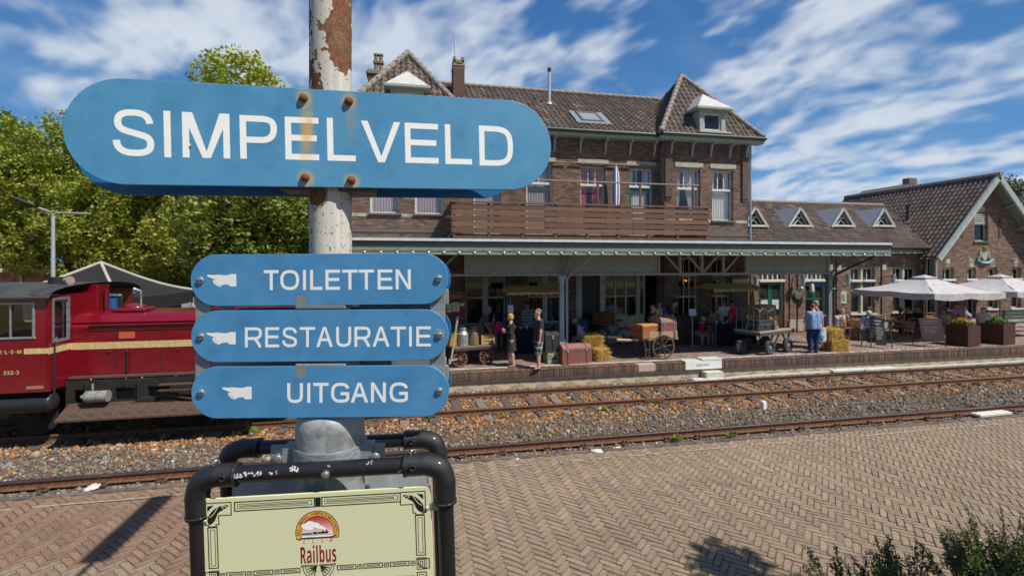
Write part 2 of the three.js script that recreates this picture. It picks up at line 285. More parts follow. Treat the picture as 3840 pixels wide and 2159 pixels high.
// rails: foot, web, head with a burnished running surface
function railGeo(x0,x1,z,top) {
 const prof = [[-0.062,0],[0.062,0],[0.062,0.012],[0.012,0.03],[0.009,0.1],[0.034,0.113],[0.034,0.128],[-0.034,0.128],[-0.034,0.113],[-0.009,0.1],[-0.012,0.03],[-0.062,0.012]];
 const g = ext(prof,x1 - x0);tf(g,[x0,top - 0.141,z],[0,PI / 2,0]);return g;
}
function headGeo(x0,x1,z,top) {const g = ext([[-0.036,0],[0.036,0],[0.036,0.01],[0.028,0.016],[-0.028,0.016],[-0.036,0.01]],x1 - x0);return tf(g,[x0,top - 0.0125,z],[0,PI / 2,0]);}
function chair(x,z,y) {return [bx(0.16,0.02,0.30,x,y,z),bx(0.07,0.045,0.05,x,y + 0.03,z + 0.085,[0.3,0,0]),bx(0.07,0.045,0.05,x,y + 0.03,z - 0.085,[-0.3,0,0]),rod([x - 0.04,y,z + 0.12],[x - 0.04,y + 0.06,z + 0.12],0.015,0.015,6),rod([x + 0.04,y,z + 0.12],[x + 0.04,y + 0.06,z + 0.12],0.015,0.015,6)];}
{
 const far = thing('railway_track','rusty railway track with wooden sleepers along the far platform, under the red locomotive','railway track',[0,0,0]);
 const ironrust = mat([0.10,0.055,0.035],{rough: 0.85,size: 0.2,map: 'grime'});
 for (const z of [RAIL_MID,RAIL_FAR]) {const r = part(far,'rail',railGeo(-45,110,z,RAILTOP),MT.rust);part(r,'rail_head',headGeo(-45,110,z,RAILTOP),z === RAIL_MID ? mat([0.20,0.10,0.055],{rough: 0.55,metal: 0.3,size: 0.6}) : MT.railtop);}
 for (const s of [-1,1]) part(far,'fishplate',[bx(0.55,0.07,0.02,6.3,0.055,RAIL_MID + s * 0.03),...[-0.2,-0.07,0.07,0.2].map((d) => ball(0.018,6.3 + d,0.055,RAIL_MID + s * 0.045,[1,1,1],6))],ironrust);
 const sg = [0,1,2].map(() => {const g = bx(0.21,0.14,2.5);const p = g.attributes.position;for (let i = 0;i < p.count;i++) p.setXYZ(i,p.getX(i) + rr(-0.012,0.012),p.getY(i) + rr(-0.006,0.006),p.getZ(i) + rr(-0.04,0.04));return g;});
 const sm = [MT.sleeper,mat([0.19,0.155,0.125],{rough: 0.92,map: 'grime',size: 0.5,bump: 0.004}),mat([0.12,0.095,0.08],{rough: 0.92,map: 'wood',size: 0.5,bump: 0.004})];
 for (let i = 0;i < 110;i++) {const x = -16 + i * 0.66 + rr(-0.03,0.03),o = part(far,'sleeper',sg[i % 3],sm[(i * 5 + 1) % 3]);o.position.set(x,-0.066 + rr(-0.006,0.006),-12.6 + rr(-0.05,0.05));o.rotation.y = rr(-0.03,0.03);part(far,'rail_chair',chair(x,RAIL_MID,-0.006),ironrust);part(far,'rail_chair',chair(x,RAIL_FAR,-0.006),ironrust);}
 const nearT = thing('railway_track','single rusty rail with a polished top beside the brick pavement','railway track',[0,0,0]);
 const r = part(nearT,'rail',railGeo(-45,110,RAIL_NEAR,RAILTOP - 0.005),MT.rust);part(r,'rail_head',headGeo(-45,110,RAIL_NEAR,RAILTOP - 0.005),MT.railtop);
 for (let i = 0;i < 46;i++) {const x = -12 + i * 0.86 + rr(-0.08,0.08);part(nearT,'rail_chair',chair(x,RAIL_NEAR,-0.025),ironrust);}
}
// far platform: slab, brick-on-edge lip, concrete footing, brick paving, white line
{
 const X0 = -60,X1 = 130,top = PLAT;
 const pm = dataTex(512,512,(u,v) => {const a = fbm(u * 4,v * 4,121,5,4),b = fbm(u * 60,v * 60,123,2,60);return [0.34 + 0.14 * a + 0.06 * b,0.255 + 0.1 * a + 0.06 * b,0.225 + 0.08 * a + 0.05 * b];},true);
 pm.repeat.set(0.5,0.5);
 const slab = struct('platform',[bb(X0,X1,-0.3,top - 0.03,-45,EDGE - 0.12)],new THREE.MeshStandardMaterial({map: pm,roughness: 0.95}),'brick paved far platform with a brick on edge lip');
 part(slab,'footing',[bb(X0,X1,-0.3,0.20,EDGE - 0.13,EDGE - 0.03)],MT.concrete,'stained concrete footing under the brick lip');
 part(slab,'soldier_bed',[bb(X0,X1,0.205,top - 0.012,EDGE - 0.16,EDGE + 0.0)],mat([0.42,0.34,0.25],{rough: 0.95,map: 'grime',size: 0.5}));
 part(slab,'plinth_course',[bb(X0,X1,0.20,0.235,EDGE - 0.14,EDGE + 0.03)],mat([0.10,0.065,0.055],{rough: 0.9,map: 'grime',size: 0.4}));
 const cols = [[0.13,0.075,0.056],[0.10,0.062,0.050],[0.16,0.09,0.062],[0.085,0.058,0.050]],ms = cols.map((c) => mat(c,{rough: 0.85,map: 'grime',size: 0.4,bump: 0.002}));
 const g = bx(0.068,0.245,0.34);let n = 0;const rest = [],rc = [];
 for (let x = -2.2;x < 60;x += 0.084) {
 const skip = (x > 7.0 && x < 7.62) || (x > 9.9 && x < 12.12);
 const m = new THREE.Matrix4().compose(V3(x,top - 0.128 + rr(-0.006,0.006),EDGE - 0.145 + rr(-0.008,0.008)),new THREE.Quaternion().setFromEuler(new THREE.Euler(0,rr(-0.03,0.03),rr(-0.02,0.02))),V3(1,1,1));
 if (skip && x < 7.7) continue;
 if (n++ < 300) {const o = part(slab,numbered('edge_brick'),g,ms[rnd() * 4 | 0]);m.decompose(o.position,o.quaternion,o.scale);}
 else {rest.push(m);rc.push(cols[rnd() * 4 | 0]);}
 }
 stuffed(slab,'edge_bricks',g,mat([1,1,1],{rough: 0.9,map: 'grime',size: 0.4}),rest,rc);
 part(slab,'patch',[rb(0.62,0.22,0.3,0.012,7.31,top - 0.12,EDGE - 0.125)],mat([0.42,0.33,0.28],{rough: 0.95,map: 'grime',size: 0.3}),'pale mortar patch in the platform lip');
 part(slab,'old_stone',[rb(0.7,0.16,0.3,0.02,-1.6 + 2.2 - 0.95,0.33,EDGE - 0.10),rb(0.55,0.12,0.3,0.02,0.1,0.16,EDGE - 0.08),rb(0.8,0.13,0.3,0.02,-0.55,0.15,EDGE - 0.07)],mat([0.36,0.31,0.25],{rough: 0.95,map: 'grime',size: 0.4,bump: 0.006}));
 // paving bricks, running bond
 const pg = new THREE.BoxGeometry(1,1,1),pl = [],pc = [],pcols = [[0.25,0.178,0.145],[0.22,0.158,0.13],[0.29,0.21,0.17],[0.20,0.148,0.125],[0.26,0.195,0.165]];
 for (let r = 0;r < 44;r++) for (let x = -2.5 + (r % 2) * 0.1;x < 40;x += 0.206) {
 const z = EDGE - 0.38 - r * 0.088;if (rnd() < Math.max(0,(x - 25) / 20)) {/* keep */}
 pl.push(new THREE.Matrix4().compose(V3(x,top - 0.022 + rr(-0.003,0.002),z),new THREE.Quaternion().setFromEuler(new THREE.Euler(rr(-0.02,0.02),0,rr(-0.015,0.015))),V3(0.197,0.05,0.079)));
 const k = rr(0.8,1.2) * (0.8 + 0.4 * fbm(x * 0.6,z * 0.6,131,3));pc.push(pcols[rnd() * 5 | 0].map((v) => v * k));
 }
 stuffed(slab,'platform_bricks',pg,mat([1,1,1],{rough: 0.92,map: 'grime',size: 0.9}),pl,pc);
 // painted white line, worn towards the right
 const line = [];for (let x = -3;x < 19.5;x += 0.25) if (x < 13 || rnd() < 0.65) line.push(bx(0.252 - (x > 13 ? rr(0,0.1) : 0),0.004,0.075 * (x > 13 ? rr(0.5,1) : rr(0.85,1)),x,top + 0.0075 + (Math.round(x * 4) % 2) * 0.0008,EDGE - 0.43));
 part(slab,'painted_line',line,mat([0.62,0.58,0.52],{rough: 0.85,map: 'grime',size: 0.4}),'white painted safety line along the platform edge');
}
// raised bank below the camera, where the signpost stands; it ends before the pavement
{
 const t = dataTex(256,256,(u,v) => {const a = fbm(u * 8,v * 8,141,5,8);return [0.2 + 0.2 * a,0.15 + 0.14 * a,0.1 + 0.1 * a];},true);
 struct('bank',quadSheet([-14,1.3,8],[30,1.3,8],[30,1.3,-3.4],[-14,1.3,-3.4],60,20,(p) => {const z = -p.z;p.y = 1.3 * (1 - smooth(1.9,3.6,z)) - 0.03 + 0.06 * (fbm(p.x * 2,p.z * 2,143,3) - 0.5);}),new THREE.MeshStandardMaterial({map: t,roughness: 0.98}),'earth bank under the signpost');
}
// ---------------------------------------------------------------- station building
const BRICKS = [[0.160,0.096,0.070],[0.130,0.080,0.062],[0.185,0.110,0.076],[0.108,0.072,0.060],[0.172,0.114,0.080],[0.20,0.126,0.090]];
const BRICKM = BRICKS.map((c) => mat(c,{rough: 0.9,map: 'grime',size: 0.6,bump: 0.002})),BRICKALL = mat([1,1,1],{rough: 0.9,map: 'grime',size: 0.6,bump: 0.002});
const brickGeo = [new THREE.BoxGeometry(0.211,0.055,0.03),new THREE.BoxGeometry(0.100,0.055,0.03)];
const eyePos = V3(0,EYE,0);
// a front wall in the plane z: outline (x at height y), rectangular openings, mortar backing, bricks in running bond; the nearest ones are single parts
function brickWall(parent,budget,x0,x1,y0,y1,z,holes = [],outline,tint = 1) {
 const sh = new THREE.Shape((outline ?? [[x0,y0],[x1,y0],[x1,y1],[x0,y1]]).map((p) => new THREE.Vector2(...p)));
 for (const [a,b,c,d] of holes) {const h = new THREE.Path();h.moveTo(a,c);h.lineTo(a,d);h.lineTo(b,d);h.lineTo(b,c);h.closePath();sh.holes.push(h);}
 const g = new THREE.ExtrudeGeometry(sh,{depth: 0.3,bevelEnabled: false});g.translate(0,0,z - 0.3);
 const wall = part(parent,'wall',g,MT.mortar);
 const inside = (x,y) => {if (!outline) return true;let c = false;for (let i = 0,j = outline.length - 1;i < outline.length;j = i++) {const [xi,yi] = outline[i],[xj,yj] = outline[j];if ((yi > y) !== (yj > y) && x < (xj - xi) * (y - yi) / (yj - yi) + xi) c = !c;} return c;};
 const list = [];
 for (let r = 0,y = y0 + 0.033;y < y1 - 0.02;y += 0.066,r++) {
 const cuts = [...holes.filter((h) => y + 0.028 > h[2] && y - 0.028 < h[3]).map((h) => [h[0],h[1]])].sort((a,b) => a[0] - b[0]);
 let a = x0;const runs = [];
 for (const c of cuts) {if (c[0] > a) runs.push([a,c[0]]);a = Math.max(a,c[1]);}
 if (a < x1) runs.push([a,x1]);
 for (const [s,e] of runs) {
 let x = s;
 const first = (r % 2) ? 0.11 : 0.22;
 for (let k = 0;x < e - 0.03;k++) {
 const l = Math.min(k === 0 ? first : 0.2213,e - x);
 if (l > 0.04 && inside(x + 0.02,y) && inside(x + l - 0.02,y)) list.push([x + l / 2,y,l - 0.010]);
 x += l;
 }
 }
 }
 list.sort((p,q) => Math.hypot(p[0],p[1] - EYE,z) - Math.hypot(q[0],q[1] - EYE,z));
 const take = Math.min(budget.n,list.length);budget.n -= take;
 const rest = [],rc = [];
 list.forEach(([x,y,l],i) => {
 const k = (rnd() * 6) | 0,m = new THREE.Matrix4().compose(V3(x,y,z + 0.004 + rr(-0.0015,0.003)),new THREE.Quaternion(),V3(l / 0.211,1,1));
 if (i < take) {const o = part(wall,numbered('brick'),brickGeo[0],BRICKM[k]);m.decompose(o.position,o.quaternion,o.scale);}
 else {rest.push(m);const t = rr(0.75,1.2) * tint * (0.8 + 0.4 * fbm(x * 0.6,y * 0.8,151,3));rc.push(BRICKS[k].map((v) => v * t));}
 });
 if (rest.length) stuffed(wall,'brickwork',brickGeo[0],BRICKALL,rest,rc);
 return wall;
}
// pantile: one wave across, raised lower edge
const tileGeo = (() => {
 const pos = [],idx = [],n = 8,w = 0.25,L = 0.36;
 for (let j = 0;j < 3;j++) for (let i = 0;i <= n;i++) {const s = i / n,y = 0.028 * Math.sin(s * 2 * PI + 0.4) + (j === 0 ? -0.004 : j === 1 ? 0.028 : 0.004);pos.push((s - 0.5) * w,y,j === 0 ? 0.004 : j === 1 ? 0 : -L);}
 for (let j = 0;j < 2;j++) for (let i = 0;i < n;i++) {const k = j * (n + 1) + i;idx.push(k,k + 1,k + n + 2,k,k + n + 2,k + n + 1);}
 let g = new THREE.BufferGeometry();g.setAttribute('position',new THREE.Float32BufferAttribute(pos,3));g.setIndex(idx);g = g.toNonIndexed();g.computeVertexNormals();
 g.setAttribute('uv',new THREE.Float32BufferAttribute(new Float32Array(g.attributes.position.count * 2).map((_,i) => g.attributes.position.array[(i >> 1) * 3 + (i % 2) * 2]),2));return g;
})();
const TILES = [[0.100,0.070,0.053],[0.080,0.058,0.047],[0.120,0.084,0.062],[0.068,0.052,0.044],[0.105,0.080,0.063]];
const TILEM = TILES.map((c) => mat(c,{rough: 0.82,map: 'grime',size: 0.3})),TILEALL = mat([1,1,1],{rough: 0.82,map: 'grime',size: 0.3});
// tiles a roof plane: o eave corner, e along the eave, f up the slope (unit vectors), region in (s, t) metres
function tileRoof(roof,budget,o,e,f,pts,tint = [1,1,1],holes = []) {
 const O = V3(...o),E = V3(...e).normalize(),F = V3(...f).normalize(),N = E.clone().cross(F).normalize();if (N.y < 0) N.negate();
 const right = E.clone(),fwd = F.clone().negate();let rot = new THREE.Matrix4().makeBasis(right,N,right.clone().cross(N));
 if (right.clone().cross(N).dot(fwd) < 0) {right.negate();rot = new THREE.Matrix4().makeBasis(right,N,right.clone().cross(N));}
 const q = new THREE.Quaternion().setFromRotationMatrix(rot);
 const inside = (x,y) => {let c = false;for (let i = 0,j = pts.length - 1;i < pts.length;j = i++) {const [xi,yi] = pts[i],[xj,yj] = pts[j];if ((yi > y) !== (yj > y) && x < (xj - xi) * (y - yi) / (yj - yi) + xi) c = !c;} return c && !holes.some((h) => x > h[0] && x < h[1] && y > h[2] && y < h[3]);};
 const g = poly(pts.map(([s,t]) => O.clone().addScaledVector(E,s).addScaledVector(F,t).addScaledVector(N,-0.03).toArray()));
 const plane = part(roof,'roof_slope',g,MT.tile);
 const ss = pts.map((p) => p[0]),tt = pts.map((p) => p[1]),list = [];
 for (let t = Math.min(...tt),r = 0;t < Math.max(...tt);t += 0.3,r++) for (let s = Math.min(...ss);s < Math.max(...ss);s += 0.232) if (inside(s + 0.11,t + 0.14)) {const p = O.clone().addScaledVector(E,s + 0.11).addScaledVector(F,t);list.push([p.distanceTo(eyePos),p]);}
 list.sort((a,b) => a[0] - b[0]);
 const take = Math.min(budget.n,list.length);budget.n -= take;const rest = [],rc = [];
 list.forEach(([,p],i) => {
 const k = rnd() * 5 | 0,m = new THREE.Matrix4().compose(p.addScaledVector(N,rr(0,0.006)),q,V3(1,1,1));
 if (i < take) {const u = part(roof,numbered('roof_tile'),tileGeo,TILEM[k]);m.decompose(u.position,u.quaternion,u.scale);}
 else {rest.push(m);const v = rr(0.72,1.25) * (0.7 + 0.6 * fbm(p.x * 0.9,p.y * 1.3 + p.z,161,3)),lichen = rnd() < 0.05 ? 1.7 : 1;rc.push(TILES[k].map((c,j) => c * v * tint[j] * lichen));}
 });
 if (rest.length) stuffed(roof,'roof_tiles',tileGeo,TILEALL,rest,rc);
 return plane;
}
function ridgeTiles(roof,a,b,r = 0.11) {
 const A = V3(...a),B = V3(...b),L = A.distanceTo(B),n = Math.round(L / 0.34),d = B.clone().sub(A).normalize();
 for (let i = 0;i < n;i++) {const p = A.clone().addScaledVector(d,(i + 0.5) * L / n);part(roof,'ridge_tile',[rod(p.clone().addScaledVector(d,-L / n * 0.52),p.clone().addScaledVector(d,L / n * 0.5),r * 1.08,r * 0.92,8)],MT.ridge);}
}
function wavy(x0,x1,y0,y1,z,amp,waves,seedv,flare = 0) {
 return quadSheet([x0,y0,z],[x1,y0,z],[x1,y1,z],[x0,y1,z],Math.max(12,waves * 5),6,(p,s,t) => {p.z += amp * Math.sin(s * waves * 6.28 + seedv + 0.4 * Math.sin(t * 3));p.x += flare * (1 - t) * (1 - t);});
}
// sash window with transom: frame, panes, sill, curtains, a dark room behind
function sash(b,{x0,x1,y0,y1,z,tr,up = 3,low = 1,curtain,sill = true,fm = MT.white,door,dark = false,label}) {
 const f = 0.065,zz = z - 0.13,fr = [bb(x0,x0 + f,y0,y1,zz - 0.05,zz),bb(x1 - f,x1,y0,y1,zz - 0.05,zz),bb(x0 + f,x1 - f,y1 - f,y1,zz - 0.05,zz),bb(x0 + f,x1 - f,y0,y0 + f,zz - 0.05,zz)];
 if (tr) fr.push(rb(x1 - x0 - 0.01,0.10,0.10,0.02,(x0 + x1) / 2,tr,zz + 0.0));
 for (let i = 1;i < up;i++) {const x = mix(x0 + f,x1 - f,i / up);fr.push(bb(x - 0.02,x + 0.02,(tr ?? y0) + 0.05,y1 - f,zz - 0.04,zz - 0.008));}
 for (let i = 1;i < low;i++) {const x = mix(x0 + f,x1 - f,i / low);fr.push(bb(x - 0.02,x + 0.02,y0 + f,(tr ?? y1) - 0.05,zz - 0.04,zz - 0.008));}
 const w = part(b,'window',fr,fm,label);
 if (tr) {part(w,'pane',bb(x0 + f,x1 - f,tr + 0.05,y1 - f,zz - 0.03,zz - 0.026),dark ? DARKGLASS : GLASS);if (!door) part(w,'pane',bb(x0 + f,x1 - f,y0 + f,tr - 0.05,zz - 0.03,zz - 0.026),dark ? DARKGLASS : GLASS);}
 else part(w,'pane',bb(x0 + f,x1 - f,y0 + f,y1 - f,zz - 0.03,zz - 0.026),dark ? DARKGLASS : GLASS);
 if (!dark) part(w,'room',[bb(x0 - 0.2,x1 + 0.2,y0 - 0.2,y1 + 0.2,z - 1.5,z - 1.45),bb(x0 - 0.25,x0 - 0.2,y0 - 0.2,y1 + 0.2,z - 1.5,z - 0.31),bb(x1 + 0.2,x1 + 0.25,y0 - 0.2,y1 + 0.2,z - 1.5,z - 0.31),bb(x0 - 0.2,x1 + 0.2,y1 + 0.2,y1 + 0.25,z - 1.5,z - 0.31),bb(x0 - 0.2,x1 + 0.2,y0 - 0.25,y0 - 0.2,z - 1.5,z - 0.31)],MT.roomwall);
 if (sill) part(w,'sill',rb(x1 - x0 + 0.14,0.07,0.2,0.012,(x0 + x1) / 2,y0 - 0.036,z + 0.0),sill === true ? MT.stonedark : sill);
 const cz = zz - 0.12,c0 = x0 + f,c1 = x1 - f;
 if (curtain === 'mauve') part(w,'curtain',wavy(c0,c1,y0 + f,y1 - f,cz,0.015,9,1),MT.mauvecurtain);
 if (curtain === 'pink') {part(w,'curtain',wavy(c0,c0 + 0.28,y0 + f,y1 - f,cz,0.02,4,1,-0.06),MT.pinkcurtain);part(w,'curtain',wavy(c1 - 0.42,c1,y0 + f,y1 - f,cz,0.02,5,2,0.12),MT.pinkcurtain);}
 if (curtain === 'drawn') {part(w,'curtain',wavy(c0,c0 + 0.22,y0 + f,y1 - f,cz,0.02,4,1,-0.16),MT.curtain);part(w,'curtain',wavy(c1 - 0.5,c1,y0 + f,y1 - f,cz,0.02,6,3,0.34),MT.curtain);}
 if (curtain === 'lower') {part(w,'curtain',wavy(c0,c1,y0 + f,(tr ?? y1) - 0.06,cz,0.02,8,1),MT.curtain);part(w,'curtain',wavy(c0,c0 + 0.2,tr,y1 - f,cz,0.01,3,1),MT.curtain);part(w,'curtain',wavy(c1 - 0.2,c1,tr,y1 - f,cz,0.01,3,1),MT.curtain);}
 if (door) {part(w,'door',[bb(c0,c0 + 0.10,y0,tr - 0.05,zz - 0.045,zz - 0.004),bb(c1 - 0.10,c1,y0,tr - 0.05,zz - 0.045,zz - 0.004),bb(c0 + 0.1,c1 - 0.1,tr - 0.15,tr - 0.05,zz - 0.045,zz - 0.004),bb(c0 + 0.1,c1 - 0.1,y0,y0 + 0.5,zz - 0.045,zz - 0.004)],MT.green,'dark green balcony door with a white curtain');part(w,'pane',bb(c0 + 0.1,c1 - 0.1,y0 + 0.5,tr - 0.15,zz - 0.03,zz - 0.026),GLASS);}
 return w;
}
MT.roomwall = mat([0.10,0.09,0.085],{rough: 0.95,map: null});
MT.deckwood2 = mat([0.17,0.085,0.048],{rough: 0.7,map: 'wood',size: 0.6,bump: 0.001});
MT.sagefascia = mat([0.235,0.27,0.215],{rough: 0.5,size: 1.2});
MT.post = mat([0.42,0.50,0.54],{rough: 0.45,size: 0.5});
MT.postdark = mat([0.17,0.21,0.23],{rough: 0.45,size: 0.5,map: 'grime'});
MT.strap = mat([0.25,0.26,0.25],{rough: 0.6,metal: 0.3,size: 0.15,map: 'grime'});
MT.bright = mat([0.5,0.5,0.48],{rough: 0.35,metal: 0.8,size: 0.1});
MT.zincD = mat([0.46,0.465,0.48],{rough: 0.6,size: 0.6});MT.zincD.side = THREE.DoubleSide;
MT.barge = mat([0.40,0.44,0.42],{rough: 0.5,size: 0.5});
MT.rimgrey = mat([0.16,0.17,0.18],{rough: 0.6,size: 0.3,map: 'grime'});
MT.post2 = mat([0.10,0.14,0.15],{rough: 0.45,size: 0.3});
MT.lead = mat([0.58,0.57,0.53],{rough: 0.6,size: 0.6});MT.lead.side = THREE.DoubleSide;
MT.stonedark = mat([0.13,0.12,0.11],{rough: 0.8,size: 0.4});
const station = thing('station_building','two storey brown brick station building with steep tiled roofs behind the platform canopy','building');
const BUD = {n: 300},TB = {n: 300},ZM = -18.3,ZP = -18.0;
{
 const s = station;
 // openings of the upper floor and the ground floor
 const up = [[2.31,3.34],[4.36,5.39],[6.55,7.58],[8.62,9.64]].map(([a,b]) => [a,b,4.85,7.53]);
 const gf = [[2.0,3.55,1.35,4.35],[4.42,5.86,1.35,4.35],[6.38,9.95,0.5,4.3]];
 brickWall(s,BUD,1.82,10.0,0.5,8.75,ZM,[...up,...gf]);
 const lw = [[-1.43,-0.4],[0.14,1.17]].map(([a,b]) => [a,b,5.47,7.53]);
 brickWall(s,BUD,-2.08,1.82,0.5,8.75,ZP,lw);
 const pr = [[10.57,11.6,5.44,7.5],[12.15,13.12,5.44,7.5]],pg = [[10.62,11.5,1.35,3.9],[12.15,13.02,1.35,3.9]];
 brickWall(s,BUD,10.0,13.84,0.5,8.75,ZP,[...pr,...pg]);
 part(s,'wall',[bb(-2.08,-1.8,0.5,8.75,-26,ZP - 0.3),bb(13.56,13.84,0.5,8.75,-26,ZP - 0.3),bb(-1.8,13.56,0.5,8.75,-26,-25.7)],mat([0.14,0.09,0.07],{rough: 0.9,map: 'grime',size: 0.5}));
 // windows
 for (const [a,b] of [[-1.43,-0.4],[0.14,1.17]]) sash(s,{x0: a,x1: b,y0: 5.47,y1: 7.53,z: ZP,tr: 6.75,up: 2,curtain: 'mauve',label: 'white framed window with pale mauve curtains'});
 const kinds = ['mauve','mauve','pink','lower'];
 up.forEach(([a,b,c,d],i) => sash(s,{x0: a,x1: b,y0: c,y1: d,z: ZM,tr: 6.78,up: i === 1 ? 2 : 3,curtain: kinds[i],door: i === 3,sill: false,label: ['window behind the station name sign','window with mauve net curtains beside the name sign','window with bright pink curtains above the balcony','balcony doorway with dark green door'][i]}));
 sash(s,{x0: 10.57,x1: 11.6,y0: 5.44,y1: 7.5,z: ZP,tr: 6.72,curtain: 'drawn',label: 'window with white curtains drawn aside'});
 sash(s,{x0: 12.15,x1: 13.12,y0: 5.44,y1: 7.5,z: ZP,tr: 6.7,curtain: 'lower',label: 'window with a full white lower curtain near the corner'});
 for (const [a,b] of up) part(s,'lintel',rb(b - a + 0.26,0.2,0.1,0.01,(a + b) / 2,7.69,ZM + 0.0),MT.stone);
 for (const [a,b] of [...lw,...pr]) part(s,'lintel',rb(b - a + 0.24,0.2,0.1,0.01,(a + b) / 2,7.67,ZP + 0.0),MT.stone);
 // string courses
 for (const [a,b,z] of [[-2.1,-1.5,ZP],[-0.33,0.07,ZP],[1.24,1.82,ZP],[10.0,10.5,ZP],[11.67,12.08,ZP],[13.19,13.86,ZP]]) part(s,'stone_band',bb(a,b,5.34,5.46,z - 0.05,z + 0.03),MT.stone);
 for (const [a,b,z] of [[-2.1,1.84,ZP],[9.98,13.86,ZP]]) part(s,'brick_band',[bb(a,b,4.80,4.9,z - 0.05,z + 0.055),bb(a,b,4.74,4.80,z - 0.05,z + 0.03)],MT.stonedark);
 // pilasters of the right and left gabled bays
 for (const x of [10.16,13.66,-1.9,1.64]) {part(s,'pilaster',[bb(x - 0.15,x + 0.15,6.35,8.6,ZP,ZP + 0.09),bb(x - 0.12,x + 0.12,6.24,6.35,ZP,ZP + 0.06),bb(x - 0.08,x + 0.08,6.15,6.24,ZP,ZP + 0.04)],mat([0.10,0.062,0.05],{rough: 0.9,map: 'grime',size: 0.4,bump: 0.004}));}
 part(s,'dentil_band',[...[...Array(30)].map((_,i) => bb(10.36 + i * 0.106,10.41 + i * 0.106,8.22,8.32,ZP,ZP + 0.03)),bb(10.31,13.51,8.32,8.6,ZP,ZP + 0.04)],BRICKM[3]);
 // eaves: soffit, fascia, gutter, brackets
 const eave = (x0,x1,z) => {part(s,'eaves_board',[bb(x0,x1,8.60,8.70,z,z + 0.42),bb(x0,x1,8.70,8.74,z,z + 0.45)],MT.sagelight);part(s,'gutter',[rod([x0,8.78,z + 0.50],[x1,8.78,z + 0.50],0.075,0.075,10)],MT.gutter);};
 eave(1.9,9.65,ZM);eave(9.65,14.28,ZP);eave(-2.5,1.9,ZP);
 part(s,'gutter',[rod([14.26,8.78,ZP + 0.5],[14.26,8.78,-22.5],0.075,0.075,8)],MT.gutter);
 const brk = (x,z) => part(s,'bracket',[bb(x - 0.04,x + 0.04,8.5,8.6,z,z + 0.34),rb(0.075,0.36,0.12,0.03,x,8.34,z + 0.10,[0.25,0,0]),ball(0.055,x,8.13,z + 0.07,[1,1.1,1],8),bb(x - 0.03,x + 0.03,8.02,8.5,z,z + 0.05)],MT.sagelight);
 for (let i = 0;i < 8;i++) brk(2.3 + i * 1.055,ZM);
 for (const x of [10.27,11.2,12.05,12.93,13.7,-1.95,-1.05,-0.15,0.75,1.6]) brk(x,ZP);
 // roofs
 const roof = part(s,'roof',[bb(-2.3,14.1,8.74,8.76,-26.2,-18.0)],MT.tile),P0 = 17.85,y0 = 8.8,P1 = 22,y1 = 11.67,sl = Math.hypot(P1 - P0,y1 - y0);
 const f = [0,(y1 - y0) / sl,-(P1 - P0) / sl];
 tileRoof(roof,{n: 0},[1.2,y0,-P0],[1,0,0],f,[[0,0],[9.4,0],[11.2,sl],[0,sl]]);
 part(roof,'roof_slope',poly([[1.2,y1,-P1],[12,y1,-P1],[12,y0,-26.2],[1.2,y0,-26.2]]),MT.tile);
 ridgeTiles(roof,[1.0,y1 + 0.05,-P1],[11.9,y1 + 0.05,-P1]);
 for (const [cx,hw,n] of [[11.95,2.3,300],[-0.13,2.33,0]]) {
 const zf = -17.6,za = -20.0,ya = 12.08,ye = 8.82,run = Math.abs(za - zf),sf = Math.hypot(ya - ye,run),ss = Math.hypot(ya - ye,hw);
 tileRoof(roof,n ? TB : {n: 0},[cx - hw,ye,zf],[1,0,0],[0,(ya - ye) / sf,-run / sf],[[0,0],[2 * hw,0],[hw,sf]]);
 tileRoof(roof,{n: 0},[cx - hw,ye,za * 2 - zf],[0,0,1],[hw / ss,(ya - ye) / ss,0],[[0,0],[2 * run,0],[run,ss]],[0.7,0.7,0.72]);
 part(roof,'roof_slope',[poly([[cx + hw,ye,zf],[cx + hw,ye,za * 2 - zf],[cx,ya,za]]),poly([[cx - hw,ye,za * 2 - zf],[cx + hw,ye,za * 2 - zf],[cx,ya,za]])],MT.tile);
 for (const q of [-1,1]) ridgeTiles(roof,[cx + q * hw,ye + 0.06,zf],[cx,ya + 0.05,za]);
 ridgeTiles(roof,[cx + hw,ye + 0.06,za * 2 - zf],[cx,ya + 0.05,za]);
 part(roof,'finial',[rod([cx,ya,za],[cx,ya + 0.12,za],0.13,0.1,8)],MT.ridge);
 // dormer with a hipped lead roof
 const d = part(s,'dormer',[bb(cx - 0.58,cx - 0.40,8.95,9.86,-18.9,-17.66),bb(cx + 0.40,cx + 0.58,8.95,9.86,-18.9,-17.66),bb(cx - 0.40,cx + 0.40,9.74,9.86,-17.85,-17.66),bb(cx - 0.40,cx + 0.40,8.92,9.04,-17.85,-17.64),rb(1.44,0.08,0.5,0.015,cx,8.92,-17.68),rb(1.62,0.11,1.4,0.02,cx,9.91,-18.16)],MT.sagelight);
 part(d,'sash',[bb(cx - 0.40,cx - 0.33,9.04,9.74,-17.8,-17.72),bb(cx + 0.33,cx + 0.40,9.04,9.74,-17.8,-17.72),bb(cx - 0.33,cx + 0.33,9.67,9.74,-17.8,-17.72),bb(cx - 0.33,cx + 0.33,9.04,9.11,-17.8,-17.72)],MT.white);
 part(d,'pane',bb(cx - 0.33,cx + 0.33,9.11,9.67,-17.77,-17.765),DARKGLASS);
 const A = [cx,10.75,-18.35],l = [cx - 0.74,9.97,-17.5],r = [cx + 0.74,9.97,-17.5],A2 = [cx,10.75,-19.1];
 part(d,'dormer_roof',[poly([l,r,A]),poly([[cx - 0.74,9.97,-19.0],l,A,A2]),poly([r,[cx + 0.74,9.97,-19.0],A2,A]),bb(cx - 0.72,cx + 0.72,9.966,9.969,-18.9,-17.55)],MT.lead);
